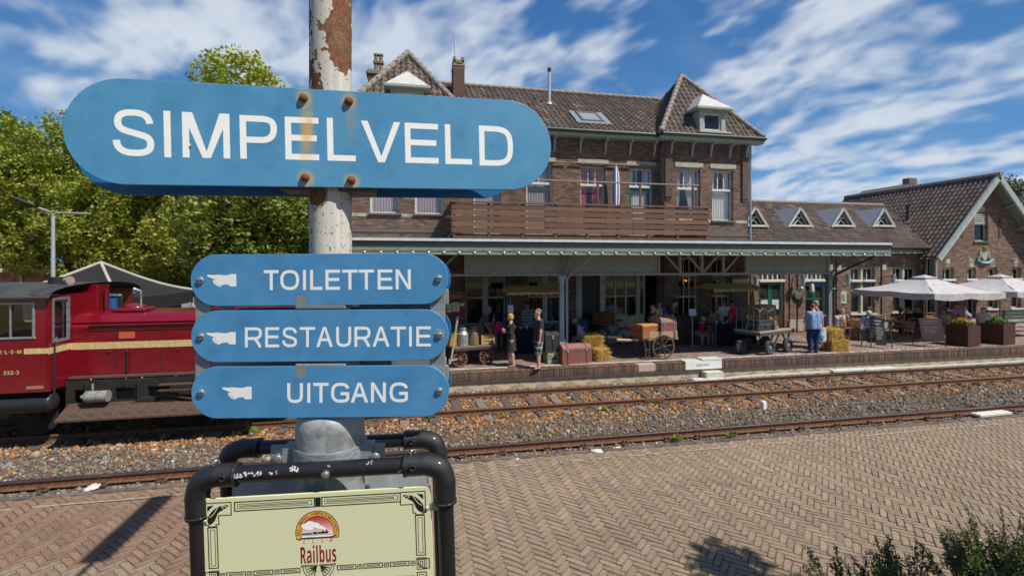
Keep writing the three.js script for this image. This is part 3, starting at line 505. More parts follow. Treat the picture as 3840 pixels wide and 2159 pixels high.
 part(d,'flashing',[bar([cx - 0.62,9.0,-17.72],[cx - 0.68,9.95,-18.42],0.12,0.02),bar([cx + 0.62,9.0,-17.72],[cx + 0.68,9.95,-18.42],0.12,0.02)],MT.zinc);
 }
 // skylight, vent pipe
 const onRoof = (px,py) => {const t = (px - 1920) / 1830,k = -(py - 985) / 1830 / (CA - t * SA),m = (y1 - y0) / (P1 - P0),P = (y0 - m * P0 - EYE) / (k - m);return at(px,py,P);};
 const c = onRoof(2210,442),ang = Math.atan2(y1 - y0,P1 - P0);
 const sky = part(s,'skylight',[rb(0.95,0.07,0.09,0.01,0,0.06,0.5),rb(0.95,0.07,0.09,0.01,0,0.06,-0.5),rb(0.09,0.07,1.0,0.01,-0.43,0.06,0),rb(0.09,0.07,1.0,0.01,0.43,0.06,0)],mat([0.16,0.14,0.11],{rough: 0.5}));
 sky.position.copy(c);sky.rotation.x = ang;part(sky,'pane',bx(0.8,0.01,0.95,0,0.06,0),mat([0.25,0.3,0.34],{rough: 0.08,map: null}));
 part(sky,'flashing',[bx(1.5,0.012,0.28,0,0.045,0.66),bx(0.22,0.012,1.2,-0.62,0.05,-0.05),bx(0.22,0.012,1.2,0.62,0.05,-0.05)],MT.zinc);
 const v = onRoof(2060,392);part(s,'vent_pipe',[rod([v.x,v.y - 0.2,v.z],[v.x,v.y + 1.42,v.z],0.065,0.065,12),rod([v.x,v.y - 0.02,v.z],[v.x,v.y + 0.1,v.z],0.16,0.09,12)],mat([0.55,0.57,0.58],{rough: 0.4,metal: 0.3,size: 0.3}));part(s,'vent_cap',[rod([v.x,v.y + 1.42,v.z],[v.x,v.y + 1.58,v.z],0.085,0.085,12)],MT.gutter);
 // chimneys
 const cb = mat([0.13,0.07,0.05],{rough: 0.9,map: 'grime',size: 0.4,bump: 0.004});
 const chim = (px0,px1,pyTop,P,dep,kind) => {
 const a = at(px0,pyTop,P),b = at(px1,pyTop,P),x0 = a.x,x1 = b.x,yt = a.y,ch = part(s,'chimney',bb(x0,x1,9.2,yt,-P - dep,-P),MT.mortar);
 const gs = [];for (let y = 10.6,r = 0;y < yt - 0.03;y += 0.068,r++) for (let x = x0,k = 0;x < x1 - 0.04;k++) {const l = Math.min(k || !(r % 2) ? 0.215 : 0.108,x1 - x);gs.push(bb(x + 0.005,x + l - 0.005,y - 0.028,y + 0.028,-P - 0.01,-P + 0.008));x += l;}
 for (let y = 10.6,r = 0;y < yt - 0.03;y += 0.068,r++) for (let z = -P - dep,k = 0;z < -P - 0.04;k++) {const l = Math.min(k || (r % 2) ? 0.215 : 0.108,-P - z);gs.push(bb(x0 - 0.008,x0 + 0.01,y - 0.028,y + 0.028,z + 0.005,z + l - 0.005));z += l;}
 part(ch,'brickwork',gs,cb).userData.kind = 'stuff';
 return [ch,x0,x1,yt];
 };
 {const [ch,x0,x1,yt] = chim(1379,1448,276,21.6,0.7);part(ch,'chimney_cap',[rb(x1 - x0 + 0.16,0.14,0.86,0.02,(x0 + x1) / 2,yt + 0.07,-21.95),rb(x1 - x0 + 0.02,0.08,0.72,0.02,(x0 + x1) / 2,yt + 0.17,-21.95)],mat([0.21,0.18,0.10],{rough: 0.9,map: 'grime',size: 0.3,bump: 0.004}));for (const q of [0.42,0.68]) part(ch,'chimney_pot',[rod([mix(x0,x1,q),yt + 0.15,-21.9],[mix(x0,x1,q),yt + 0.95,-21.9],0.09,0.08,10),rb(0.24,0.14,0.24,0.03,mix(x0,x1,q),yt + 0.62,-21.9),rb(0.2,0.1,0.2,0.03,mix(x0,x1,q),yt + 0.95,-21.9)],mat([0.20,0.15,0.10],{rough: 0.9,map: 'grime',size: 0.2}));}
 {const [ch,x0,x1,yt] = chim(1699,1742,246,20.6,0.75);part(ch,'chimney_cap',[rb(x1 - x0 + 0.04,0.09,0.8,0.02,(x0 + x1) / 2,yt + 0.04,-20.97),rb(0.12,0.34,0.7,0.02,x0 + 0.07,yt + 0.25,-20.97),rb(0.12,0.34,0.7,0.02,x1 - 0.07,yt + 0.25,-20.97),rb(x1 - x0,0.14,0.7,0.02,(x0 + x1) / 2,yt + 0.22,-20.97)],mat([0.22,0.18,0.11],{rough: 0.9,map: 'grime',size: 0.3,bump: 0.004}));part(ch,'antenna',[rod([x0 + 0.1,yt,-20.8],[x0 + 0.1,yt + 1.25,-20.8],0.028,0.028,8)],MT.white);}
 part(s,'downpipe',[rod([13.9,4.5,ZP + 0.06],[13.9,8.6,ZP + 0.06],0.045,0.045,8)],MT.zinc);
 // ground floor in the shade of the canopy
 const gw = (x0,x1,y0,y1,label) => sash(s,{x0,x1,y0,y1,z: ZM,tr: 3.42,up: 1,low: 1,fm: MT.cream,dark: true,label});
 gw(2.0,2.74,1.35,4.35,'tall cream framed restaurant window, left light');gw(2.81,3.55,1.35,4.35,'tall cream framed restaurant window, right light');gw(4.42,5.1,1.35,4.35);gw(5.17,5.86,1.35,4.35);
 for (const [a,b] of [[2.0,3.55],[4.42,5.86]]) part(s,'window_frame',[bb((a + b) / 2 - 0.035,(a + b) / 2 + 0.035,1.35,4.35,ZM - 0.2,ZM - 0.1),bb(a - 0.05,b + 0.05,2.34,2.40,ZM - 0.16,ZM - 0.125)],MT.cream);
 // shop front: doorway, bay with six panes, second doorway
 const zs = ZM - 0.02,sf = part(s,'shop_front',[bb(6.38,6.62,0.5,4.3,zs - 0.15,zs),bb(7.38,7.52,0.5,4.3,zs - 0.15,zs + 0.02),bb(9.02,9.3,0.5,4.3,zs - 0.15,zs + 0.02),bb(9.86,9.96,3.4,4.3,zs - 0.15,zs),bb(6.62,7.38,3.22,3.34,zs - 0.15,zs),bb(7.52,9.02,3.28,3.42,zs - 0.15,zs + 0.03),bb(9.3,9.9,3.22,3.36,zs - 0.15,zs),bb(7.5,9.04,1.16,1.5,zs - 0.15,zs + 0.04)],MT.cream,'cream painted shop front under the canopy');
 const bars = [bb(7.52,7.6,1.5,3.28,zs - 0.1,zs),bb(8.94,9.02,1.5,3.28,zs - 0.1,zs),bb(7.6,8.94,3.2,3.28,zs - 0.1,zs - 0.01),bb(7.6,8.94,1.5,1.58,zs - 0.1,zs + 0.01),bb(7.6,8.94,2.33,2.38,zs - 0.08,zs - 0.02)];for (const x of [8.04,8.49]) bars.push(bb(x - 0.03,x + 0.03,1.58,3.2,zs - 0.09,zs - 0.015));for (let i = 1;i < 7;i++) bars.push(bb(7.52 + i * 0.214 - 0.02,7.52 + i * 0.214 + 0.02,3.42,4.3,zs - 0.1,zs - 0.02));for (let i = 1;i < 4;i++) bars.push(bb(9.3 + i * 0.15 - 0.018,9.3 + i * 0.15 + 0.018,3.36,4.3,zs - 0.1,zs - 0.02));bars.push(bb(6.98,7.02,3.34,4.3,zs - 0.1,zs - 0.02));
 part(sf,'glazing_bars',bars,mat([0.46,0.43,0.33],{rough: 0.5,size: 0.5}));
 part(sf,'pane',[bb(7.6,8.94,1.58,3.2,zs - 0.06,zs - 0.055),bb(6.62,7.38,3.34,4.3,zs - 0.07,zs - 0.065),bb(7.52,9.02,3.42,4.3,zs - 0.07,zs - 0.065),bb(9.3,9.9,3.36,4.3,zs - 0.07,zs - 0.065)],GLASS);
 part(sf,'sidelight',[bb(9.08,9.24,1.6,3.2,zs + 0.0,zs + 0.024)],DARKGLASS);
 part(sf,'plinth',[bb(7.4,9.1,0.5,1.16,zs - 0.15,zs + 0.03)],mat([0.50,0.49,0.44],{rough: 0.6,size: 0.7}),'white plinth under the shop window');
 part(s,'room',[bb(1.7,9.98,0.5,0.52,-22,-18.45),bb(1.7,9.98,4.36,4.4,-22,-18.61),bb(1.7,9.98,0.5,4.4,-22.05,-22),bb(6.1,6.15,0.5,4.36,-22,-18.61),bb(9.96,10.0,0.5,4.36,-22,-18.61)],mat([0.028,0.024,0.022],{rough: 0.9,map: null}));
 part(s,'counter',[rb(1.5,0.9,0.6,0.03,8.2,1.0,-20.2),bb(7.5,8.9,1.45,1.5,-20.6,-19.8),bb(8.55,8.8,1.5,1.8,-19.5,-19.3)],mat([0.35,0.30,0.2],{rough: 0.6}));
 part(s,'door',[bb(6.64,7.36,0.52,3.2,zs - 0.12,zs - 0.08)],MT.black,'black door of the left doorway');
 part(s,'door',[bb(9.34,9.62,0.52,3.2,zs - 0.55,zs - 0.5)],MT.black,'dark door leaf standing ajar');
 sash(s,{x0: 10.62,x1: 11.5,y0: 1.35,y1: 3.9,z: ZP,tr: 3.2,up: 3,low: 3,fm: MT.cream,dark: true,label: 'cream sash window left of the second market stall'});
 sash(s,{x0: 12.15,x1: 13.02,y0: 1.35,y1: 3.9,z: ZP,tr: 3.2,up: 3,low: 3,fm: MT.cream,dark: true,label: 'cream sash window behind the second market stall'});
 for (const [a,b] of [[10.62,11.5],[12.15,13.02]]) part(s,'meeting_rail',bb(a,b,2.28,2.36,ZP - 0.17,ZP - 0.115),mat([0.5,0.47,0.40],{rough: 0.5})),part(s,'transom',[rb(b - a + 0.02,0.12,0.08,0.02,(a + b) / 2,3.2,ZP - 0.06)],mat([0.5,0.47,0.40],{rough: 0.5}));
 part(s,'plaque',rb(0.72,0.26,0.02,0.008,13.45,2.9,ZP + 0.03),mat([0.58,0.53,0.30],{rough: 0.5,size: 0.4}),'pale yellow plaque near the corner of the brick wall');
}
// poster case on the left wall
{
 const c = document.createElement('canvas');c.width = 512;c.height = 700;const g = c.getContext('2d');
 g.fillStyle = '#7d2430';g.fillRect(0,0,512,700);g.strokeStyle = '#b09a6a';g.lineWidth = 8;g.strokeRect(16,16,480,668);g.beginPath();g.arc(256,330,190,PI,0);g.stroke();g.fillStyle = '#4a1019';g.beginPath();g.arc(256,330,184,PI,0);g.fill();
 g.fillStyle = '#efe4b8';for (const [x,y,w,h] of [[40,290,110,120],[170,250,180,250],[370,280,100,70],[50,430,100,90]]) g.fillRect(x,y,w,h);
 g.fillStyle = '#8b7a55';for (let i = 0;i < 14;i++) g.fillRect(186,270 + i * 15,150 - (i % 3) * 22,4);for (let i = 0;i < 8;i++) g.fillRect(50,302 + i * 13,86 - (i % 2) * 16,4);
 g.fillStyle = '#caa36c';for (let i = 0;i < 9;i++) g.fillRect(90 + i * 38,60,24,26);for (let i = 0;i < 11;i++) g.fillRect(80 + i * 32,108,20,20);
 const t = new THREE.CanvasTexture(c);t.colorSpace = THREE.SRGBColorSpace;
 const n = thing('notice_board','dark red framed notice board with pale sheets on the wall left of the restaurant window','notice board',at(1708,1147,17.94),0);
 part(n,'frame',[rb(0.86,0.05,0.06,0.01,0,0.5,0),rb(0.86,0.05,0.06,0.01,0,-0.5,0),rb(0.05,1.0,0.06,0.01,-0.41,0,0),rb(0.05,1.0,0.06,0.01,0.41,0,0)],MT.oldwood);part(n,'sheet',tf(new THREE.PlaneGeometry(0.78,0.96),[0,0,0.01]),new THREE.MeshStandardMaterial({map: t,roughness: 0.5}));
}
// yellow globe lamps in the restaurant windows, one small lit lamp behind the pavilion window
for (const [px,l] of [[1798,'first yellow globe lamp from the left in the restaurant windows'],[1832,'second yellow globe lamp from the left in the restaurant windows'],[1990,'third yellow globe lamp, in the window behind the striped awning'],[2036,'fourth yellow globe lamp, nearest the canopy post']]) {
 const p = at(px,1032,18.36),t = thing('globe_lamp',l,'lamp',[p.x,p.y,-18.36],0,'yellow globe lamps in the restaurant windows');
 part(t,'globe',ball(0.115,0,0,0,[1,1,1],14),mat([0.72,0.36,0.02],{rough: 0.4,map: null}));part(t,'cord',rod([0,0.1,0],[0,0.6,0],0.006,0.006,5),MT.black);
}
{
 const t = thing('wall_lamp','small lit orange lamp in the pavilion window','lamp',[11.02,2.97,-18.1]);
 const m = new THREE.MeshStandardMaterial({color: 0x442200,emissive: 0xffa010,emissiveIntensity: 1.6});
 part(t,'bulb',ball(0.028,0,0,0),m);part(t,'holder',rod([0,0.03,0],[0,0.12,0],0.02,0.02,8),MT.iron);
 const L = new THREE.PointLight(0xffa030,0.03);L.position.set(0,0,0);L.castShadow = true;t.add(L);
}
// ---------------------------------------------------------------- timber balcony
{
 const X0 = 1.4,X1 = 11.25,Z = -16.9,b = thing('balcony','brown timber balcony with horizontal boards above the canopy','balcony');
 for (let i = 0;i < 5;i++) for (const [a,c] of [[X0,4.7],[4.7,8.1],[8.1,X1]]) part(b,'board',bb(a + 0.004,c - 0.004,4.755 + i * 0.205 + rr(-0.006,0.006),4.925 + i * 0.205,Z - 0.03,Z),[MT.deckwood,MT.deckwood2][(i + (a > 4 ? 1 : 0)) % 2]);
 for (let i = 0;i < 5;i++) {part(b,'board',bb(X0 - 0.03,X0,4.76 + i * 0.205,4.915 + i * 0.205,-18.2,Z),MT.deckwood);part(b,'board',bb(X1,X1 + 0.03,4.76 + i * 0.205,4.915 + i * 0.205,-18.0,Z),MT.deckwood);}
 part(b,'handrail',[rb(X1 - X0 + 0.1,0.05,0.12,0.01,(X0 + X1) / 2,5.82,Z - 0.01),rb(0.12,0.05,1.3,0.01,X0,5.82,Z - 0.67)],MT.deckwood2);
 for (let i = 0;i <= 8;i++) {const x = mix(X0 + 0.06,X1 - 0.06,i / 8);part(b,'post',bb(x - 0.045,x + 0.045,4.56,5.795,Z - 0.13,Z - 0.031),MT.deckwood);}
 for (const x of [4.95,6.75,8.45,10.65]) part(b,'rail_post',bb(x - 0.035,x + 0.035,5.79,6.66,Z - 0.13,Z - 0.06),MT.deckwood);
 part(b,'upper_rail',rod([2.6,6.68,Z - 0.1],[10.9,6.68,Z - 0.1],0.028,0.028,8),mat([0.28,0.22,0.16],{rough: 0.7,map: 'wood',size: 0.4}));
 part(b,'awning_rail',[rod([6.1,7.62,ZM + 0.12],[9.75,7.62,ZM + 0.12],0.03,0.03,8),rod([3.9,7.62,ZM + 0.12],[5.95,7.62,ZM + 0.12],0.03,0.03,8)],mat([0.25,0.2,0.15],{rough: 0.6,size: 0.4}));
 part(b,'deck',[bb(X0,X1,4.63,4.70,-18.28,Z - 0.13),bb(X0,X1,4.56,4.64,Z - 0.12,Z - 0.05)],MT.deckwood);
 const lat = [];for (let x = X0 + 0.1;x < X1 - 1.2;x += 0.11) for (const k of [-1,1]) lat.push(bar([x - k * 0.06,4.44,Z - 0.2 - k * 0.006],[x + k * 0.06,4.62,Z - 0.2 - k * 0.006],0.012,0.03));
 part(b,'lattice',lat,MT.deckwood).userData.kind = 'stuff';
}
// closed parasol leaning on the balcony wall
{
 const p = at(2311,694,17.9),t = thing('parasol','closed white and blue parasol standing on the balcony','parasol',[p.x,4.7,-17.9]);
 const g = quadSheet([0,0,0],[1,0,0],[1,1,0],[0,1,0],40,10,(q,s,v) => {const a = s * 2 * PI,r = (0.06 + 0.085 * Math.sin(Math.min(1,v * 1.1) * PI * 0.72 + 0.4)) * (0.86 + 0.2 * Math.cos(a * 6)) * (v > 0.97 ? 0.5 : 1);q.set(Math.cos(a) * r,1.0 + v * 1.75,Math.sin(a) * r);});
 const c = document.createElement('canvas');c.width = 128;c.height = 16;const q = c.getContext('2d');for (let i = 0;i < 16;i++) {q.fillStyle = ['#e8e8ea','#8fa6cc','#dfe2e8','#5f7fb4'][i % 4];q.fillRect(i * 8,0,8,16);}
 const tx = new THREE.CanvasTexture(c);tx.colorSpace = THREE.SRGBColorSpace;tx.wrapS = THREE.RepeatWrapping;
 part(t,'canopy',g,new THREE.MeshStandardMaterial({map: tx,roughness: 0.9,side: THREE.DoubleSide}));part(t,'pole',rod([0,0,0],[0,2.85,0],0.02,0.02,8),MT.white);
}
// ---------------------------------------------------------------- platform canopy
{
 const X0 = -2.3,X1 = 16.25,ZF = -13.85,c = thing('platform_canopy','long sage green platform canopy with iron posts and a row of light bulbs','canopy');
 part(c,'roof',[quadSheet([X0,4.37,ZF],[X1,4.37,ZF],[X1,4.55,-17.97],[X0,4.55,-17.97],8,2)],MT.zinc);part(c,'flashing',bb(X0,X1,4.31,4.385,ZF,ZF + 0.06),mat([0.62,0.66,0.68],{rough: 0.4,size: 1}));
 part(c,'ceiling',quadSheet([X0,4.20,ZF - 0.05],[X0,4.40,-17.9],[X1,4.40,-17.9],[X1,4.20,ZF - 0.05],2,2),mat([0.46,0.45,0.40],{rough: 0.7,size: 1}));
 part(c,'gutter',bb(X0,X1,4.19,4.31,ZF - 0.02,ZF + 0.035),MT.gutter);
 part(c,'fascia',[bb(X0,X1,3.96,4.19,ZF - 0.045,ZF + 0.0),rb(X1 - X0,0.035,0.08,0.01,(X0 + X1) / 2,3.945,ZF - 0.01)],MT.sagefascia);
 part(c,'light_cord',pipe([...Array(88)].map((_,i) => [X0 + 0.1 + i * 0.211,4.045 - (i % 2) * 0.012,ZF + 0.02]),0.007,180,5),MT.gutter);
 const bulb = mg([ball(0.032,0,-0.005,0,[1,1.15,1],10)]),bm = new THREE.MeshPhysicalMaterial({color: 0xf4f6f6,roughness: 0.12,clearcoat: 1}),hold = rod([0,0.025,0],[0,0.06,0],0.018,0.018,8);
 for (let i = 0;i < 43;i++) {const o = part(c,'bulb',bulb,bm);o.position.set(X0 + 0.2 + i * 0.43,4.0,ZF + 0.04);part(o,'socket',hold,MT.gutter);}
 // girder with riveted plates and lattice bays
 const ZG = -15.5,g0 = 3.27,g1 = 4.2;
 part(c,'girder',[bb(-1.9,15.4,g0,g0 + 0.07,ZG - 0.1,ZG + 0.1),bb(-1.9,15.4,g1,g1 + 0.06,ZG - 0.1,ZG + 0.1),...[-1.9,1.7,4.95,8.38,9.2,10.05,10.9,11.82,15.3].map((x) => bb(x - 0.045,x + 0.045,g0 + 0.07,g1,ZG - 0.05,ZG + 0.05))],MT.sagelight);
 for (const [a,b] of [[1.75,4.9],[5.0,8.33],[11.87,15.25]]) {const p = part(c,'girder_plate',bb(a,b,g0 + 0.07,g1,ZG - 0.012,ZG + 0.012),MT.sagelight);const rv = [];for (let x = a + 0.06;x < b;x += 0.12) rv.push(ball(0.013,x,g0 + 0.11,ZG + 0.013,[1,1,0.7],6));part(p,'rivets',rv,MT.sagelight).userData.kind = 'stuff';}
 for (const [a,b,n] of [[-1.85,1.65,4],[8.43,11.77,4]]) for (let i = 0;i < n;i++) {const x = mix(a,b,i / n),y = mix(a,b,(i + 1) / n),k = i < n / 2;part(c,'lattice_bar',bar(k ? [x,g1,ZG] : [x,g0 + 0.07,ZG],k ? [y,g0 + 0.07,ZG] : [y,g1,ZG],0.03,0.07),MT.sagelight);}
 for (const x of [-1.75,4.89,15.35]) {
 const s = x > 10;
 part(c,'post',[rb(0.15,2.8,0.15,0.02,x,PLAT + 1.4,ZG),rb(0.26,0.10,0.26,0.02,x,3.22,ZG),rb(0.20,0.12,0.20,0.02,x,3.12,ZG),rb(0.22,0.7,0.22,0.03,x,PLAT + 0.35,ZG)],s ? MT.postdark : MT.post,s ? 'grey iron post at the right end of the canopy' : undefined);
 part(c,'beam',[bar([x,4.1,ZF - 0.2],[x,4.3,-17.9],0.1,0.18)],MT.sage);
 part(c,'brace',[bar([x,3.3,ZG - 0.1],[x,4.1,ZG - 1.0],0.05,0.05),bar([x,3.3,ZG + 0.1],[x,4.05,ZG + 0.9],0.05,0.05)],MT.sage);
 part(c,'downpipe',[pipe([[x + 0.17,PLAT + 0.02,ZG + 0.05],[x + 0.17,1.8,ZG + 0.05],[x + 0.17,3.1,ZG + 0.05],[x + 0.26,3.3,ZG + 0.15],[x + 0.62,4.0,ZF - 0.2],[x + 0.66,4.16,ZF - 0.1]],0.04,40,10)],s ? MT.iron : MT.post);
 part(c,'pipe_clip',[bb(x - 0.1,x + 0.24,2.72,2.75,ZG - 0.1,ZG + 0.11)],MT.sagelight);
 }
 for (const x of [0.5,2.5,7.0,9.3,11.6,13.6]) part(c,'beam',[bar([x,4.12,ZF - 0.2],[x,4.32,-17.9],0.08,0.14)],MT.sage);
 for (const x of [0.9,3.1,6.6,10.3,13.2]) part(c,'tube_light',[rb(1.2,0.06,0.1,0.02,x,4.0,-14.6),rod([x,4.03,-14.6],[x,4.25,-14.6],0.012,0.012,6)],MT.white);
}
// ---------------------------------------------------------------- low wing and gabled wing
{
 const Z = -19.6,w = thing('station_wing','low brown brick wing with a long tiled roof and four small triangular dormers','building'),bud = {n: 300};
 const X = (px) => at(px,1000,19.6).x,x0 = 13.86,x1 = 24.75;
 const doors = [[X(2848),X(2942)],[X(3020),X(3101)]],wins = [[X(3192),X(3281)],[X(3349),X(3438)]];
 brickWall(w,bud,x0,x1,0.5,4.3,Z,[...doors.map(([a,b]) => [a,b,0.5,3.42]),...wins.map(([a,b]) => [a,b,1.26,3.46])],null,1.25);
 for (const [a,b] of wins) {
 const m = (a + b) / 2;
 for (const [p,q] of [[a,m - 0.06],[m + 0.06,b]]) {sash(w,{x0: p,x1: q,y0: 1.26,y1: 3.46,z: Z,tr: 2.82,up: 2,fm: MT.cream,dark: true,sill: MT.white});part(w,'transom',rb(q - p + 0.06,0.12,0.12,0.03,(p + q) / 2,2.82,Z + 0.0),MT.white);part(w,'blind',bb(p + 0.07,q - 0.07,2.3,2.76,Z - 0.15,Z - 0.148),mat([0.2,0.19,0.19],{rough: 0.8}));}
 part(w,'mullion',bb(m - 0.06,m + 0.06,1.26,3.46,Z - 0.2,Z - 0.05),MT.cream);
 part(w,'keystone',bb(m - 0.10,m + 0.10,3.52,3.92,Z - 0.02,Z + 0.02),MT.stone);
 }
 doors.forEach(([a,b],i) => {
 const m = (a + b) / 2,d = part(w,'doorway',[bb(a,a + 0.08,0.5,3.42,Z - 0.22,Z - 0.1),bb(b - 0.08,b,0.5,3.42,Z - 0.22,Z - 0.1),bb(a,b,3.36,3.42,Z - 0.22,Z - 0.1)],MT.cream);
 part(d,'transom',rb(b - a + 0.05,0.13,0.14,0.03,m,2.86,Z - 0.02),MT.white);
 part(d,'fanlight_bar',[1,2,3,4].map((k) => bb(mix(a,b,k / 5) - 0.03,mix(a,b,k / 5) + 0.03,2.92,3.36,Z - 0.18,Z - 0.11)),MT.white);
 part(d,'pane',bb(a + 0.08,b - 0.08,2.92,3.36,Z - 0.17,Z - 0.165),mat([0.10,0.045,0.012],{rough: 0.1,map: null}));
 for (const [p,q] of [[a + 0.08,m - 0.005],[m + 0.005,b - 0.08]]) {
 const lf = part(d,'door',[bb(p,p + 0.09,0.52,2.8,Z - 0.2,Z - 0.13),bb(q - 0.09,q,0.52,2.8,Z - 0.2,Z - 0.13),bb(p + 0.09,q - 0.09,2.7,2.8,Z - 0.2,Z - 0.13),bb(p + 0.09,q - 0.09,1.95,2.03,Z - 0.2,Z - 0.13),bb(p + 0.09,q - 0.09,0.52,1.3,Z - 0.2,Z - 0.14)],MT.green);
 part(lf,'pane',[bb(p + 0.09,q - 0.09,1.3,2.7,Z - 0.17,Z - 0.165)],DARKGLASS);
 if (!i) part(lf,'notice',bb(p + 0.11,q - 0.11,1.55,1.98,Z - 0.126,Z - 0.122),mat([0.45,0.50,0.50],{rough: 0.7,map: 'grime',size: 0.3}),'pale paper notice on the door');
 }
 if (i) part(d,'sign_panel',bb(a + 0.5,b - 0.12,2.55,2.75,Z - 0.12,Z - 0.1),mat([0.04,0.12,0.35],{rough: 0.5}),'small blue panel above the door');
 });
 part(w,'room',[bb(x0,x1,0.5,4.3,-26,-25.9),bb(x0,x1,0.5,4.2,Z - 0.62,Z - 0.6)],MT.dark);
 for (const px of [2822,2968,2998,3112,3143,3312,3455]) {const x = X(px);part(w,'pilaster',bb(x - 0.12,x + 0.12,0.5,3.9,Z,Z + 0.07),mat([0.15,0.095,0.075],{rough: 0.9,map: 'grime',size: 0.4,bump: 0.004}));part(w,'stone_block',bb(x - 0.11,x + 0.11,3.35,3.62,Z,Z + 0.085),MT.stone);part(w,'plinth_stone',rb(0.34,0.55,0.14,0.02,x,0.78,Z + 0.04),MT.stone);}
 part(w,'eaves_board',[bb(13.9,24.7,4.2,4.32,Z,Z + 0.36),rb(10.8,0.05,0.1,0.01,19.3,4.19,Z + 0.35)],MT.sagefascia);
 part(w,'gutter',bb(13.9,24.75,4.32,4.42,Z + 0.28,Z + 0.47),MT.gutter);
 const bulb = ball(0.03,0,0,0,[1,1,1],8);for (let i = 0;i < 18;i++) part(w,'bulb',bulb,MT.white).position.set(16.6 + i * 0.43,4.16,Z + 0.44);
 const roof = part(w,'roof',poly([[13.86,7.0,-23.5],[28,7.0,-23.5],[28,4.2,-27.5],[13.86,4.2,-27.5]]),MT.tile),sl = Math.hypot(4.35,2.62);
 tileRoof(roof,{n: 300},[13.86,4.4,-19.1],[1,0,0],[0,2.62 / sl,-4.35 / sl],[[0,0],[10.95,0],[13.3,sl],[0,sl]],[1.05,1.05,1.06]);
 ridgeTiles(roof,[13.9,7.06,-23.5],[27,7.06,-23.5],0.10);
 const onW = (px,py) => {const t = (px - 1920) / 1830,k = -(py - 985) / 1830 / (CA - t * SA),m = 2.62 / 4.35,P = (4.4 - m * 19.1 - EYE) / (k - m);return at(px,py,P);};
 for (const px of [2822,2990,3150,3301]) {
 const p = onW(px,850),d = part(w,'dormer',[ext([[-0.56,0],[0.56,0],[0,0.84]],0.02)],MT.dark,'small triangular dormer vent with white bargeboards');d.position.set(p.x,p.y,p.z + 0.02);
 part(d,'bargeboard',[bar([-0.70,-0.04,0.22],[0.01,0.94,0.22],0.06,0.10),bar([0.70,-0.04,0.22],[-0.01,0.94,0.22],0.06,0.10),rb(1.2,0.10,0.26,0.02,0,0.02,0.12)],MT.white);
 part(d,'tracery',[bar([-0.28,0.07,0.05],[0.14,0.5,0.05],0.04,0.045),bar([0.28,0.07,0.05],[-0.14,0.5,0.05],0.04,0.047),bb(-0.2,0.2,0.44,0.485,0.03,0.055),bar([-0.54,0.02,0.04],[0,0.82,0.04],0.04,0.05),bar([0.54,0.02,0.04],[0,0.82,0.04],0.04,0.05)],MT.white);
 part(d,'dormer_roof',[poly([[-0.74,-0.06,0.26],[0,0.97,0.26],[0,0.97,-1.62],[-0.74,-0.06,0.06]]),poly([[0.74,-0.06,0.26],[0.74,-0.06,0.06],[0,0.97,-1.62],[0,0.97,0.26]])],MT.zincD);part(d,'verge',[bar([-0.76,-0.08,0.04],[0,0.94,-1.64],0.07,0.05)],MT.white);
 part(d,'apron',bb(-0.62,0.62,-0.24,-0.15,0.16,0.22),MT.white);
 }
 part(w,'downpipe',[rod([24.55,0.5,Z + 0.4],[24.55,4.3,Z + 0.4],0.07,0.07,8)],MT.iron);
}
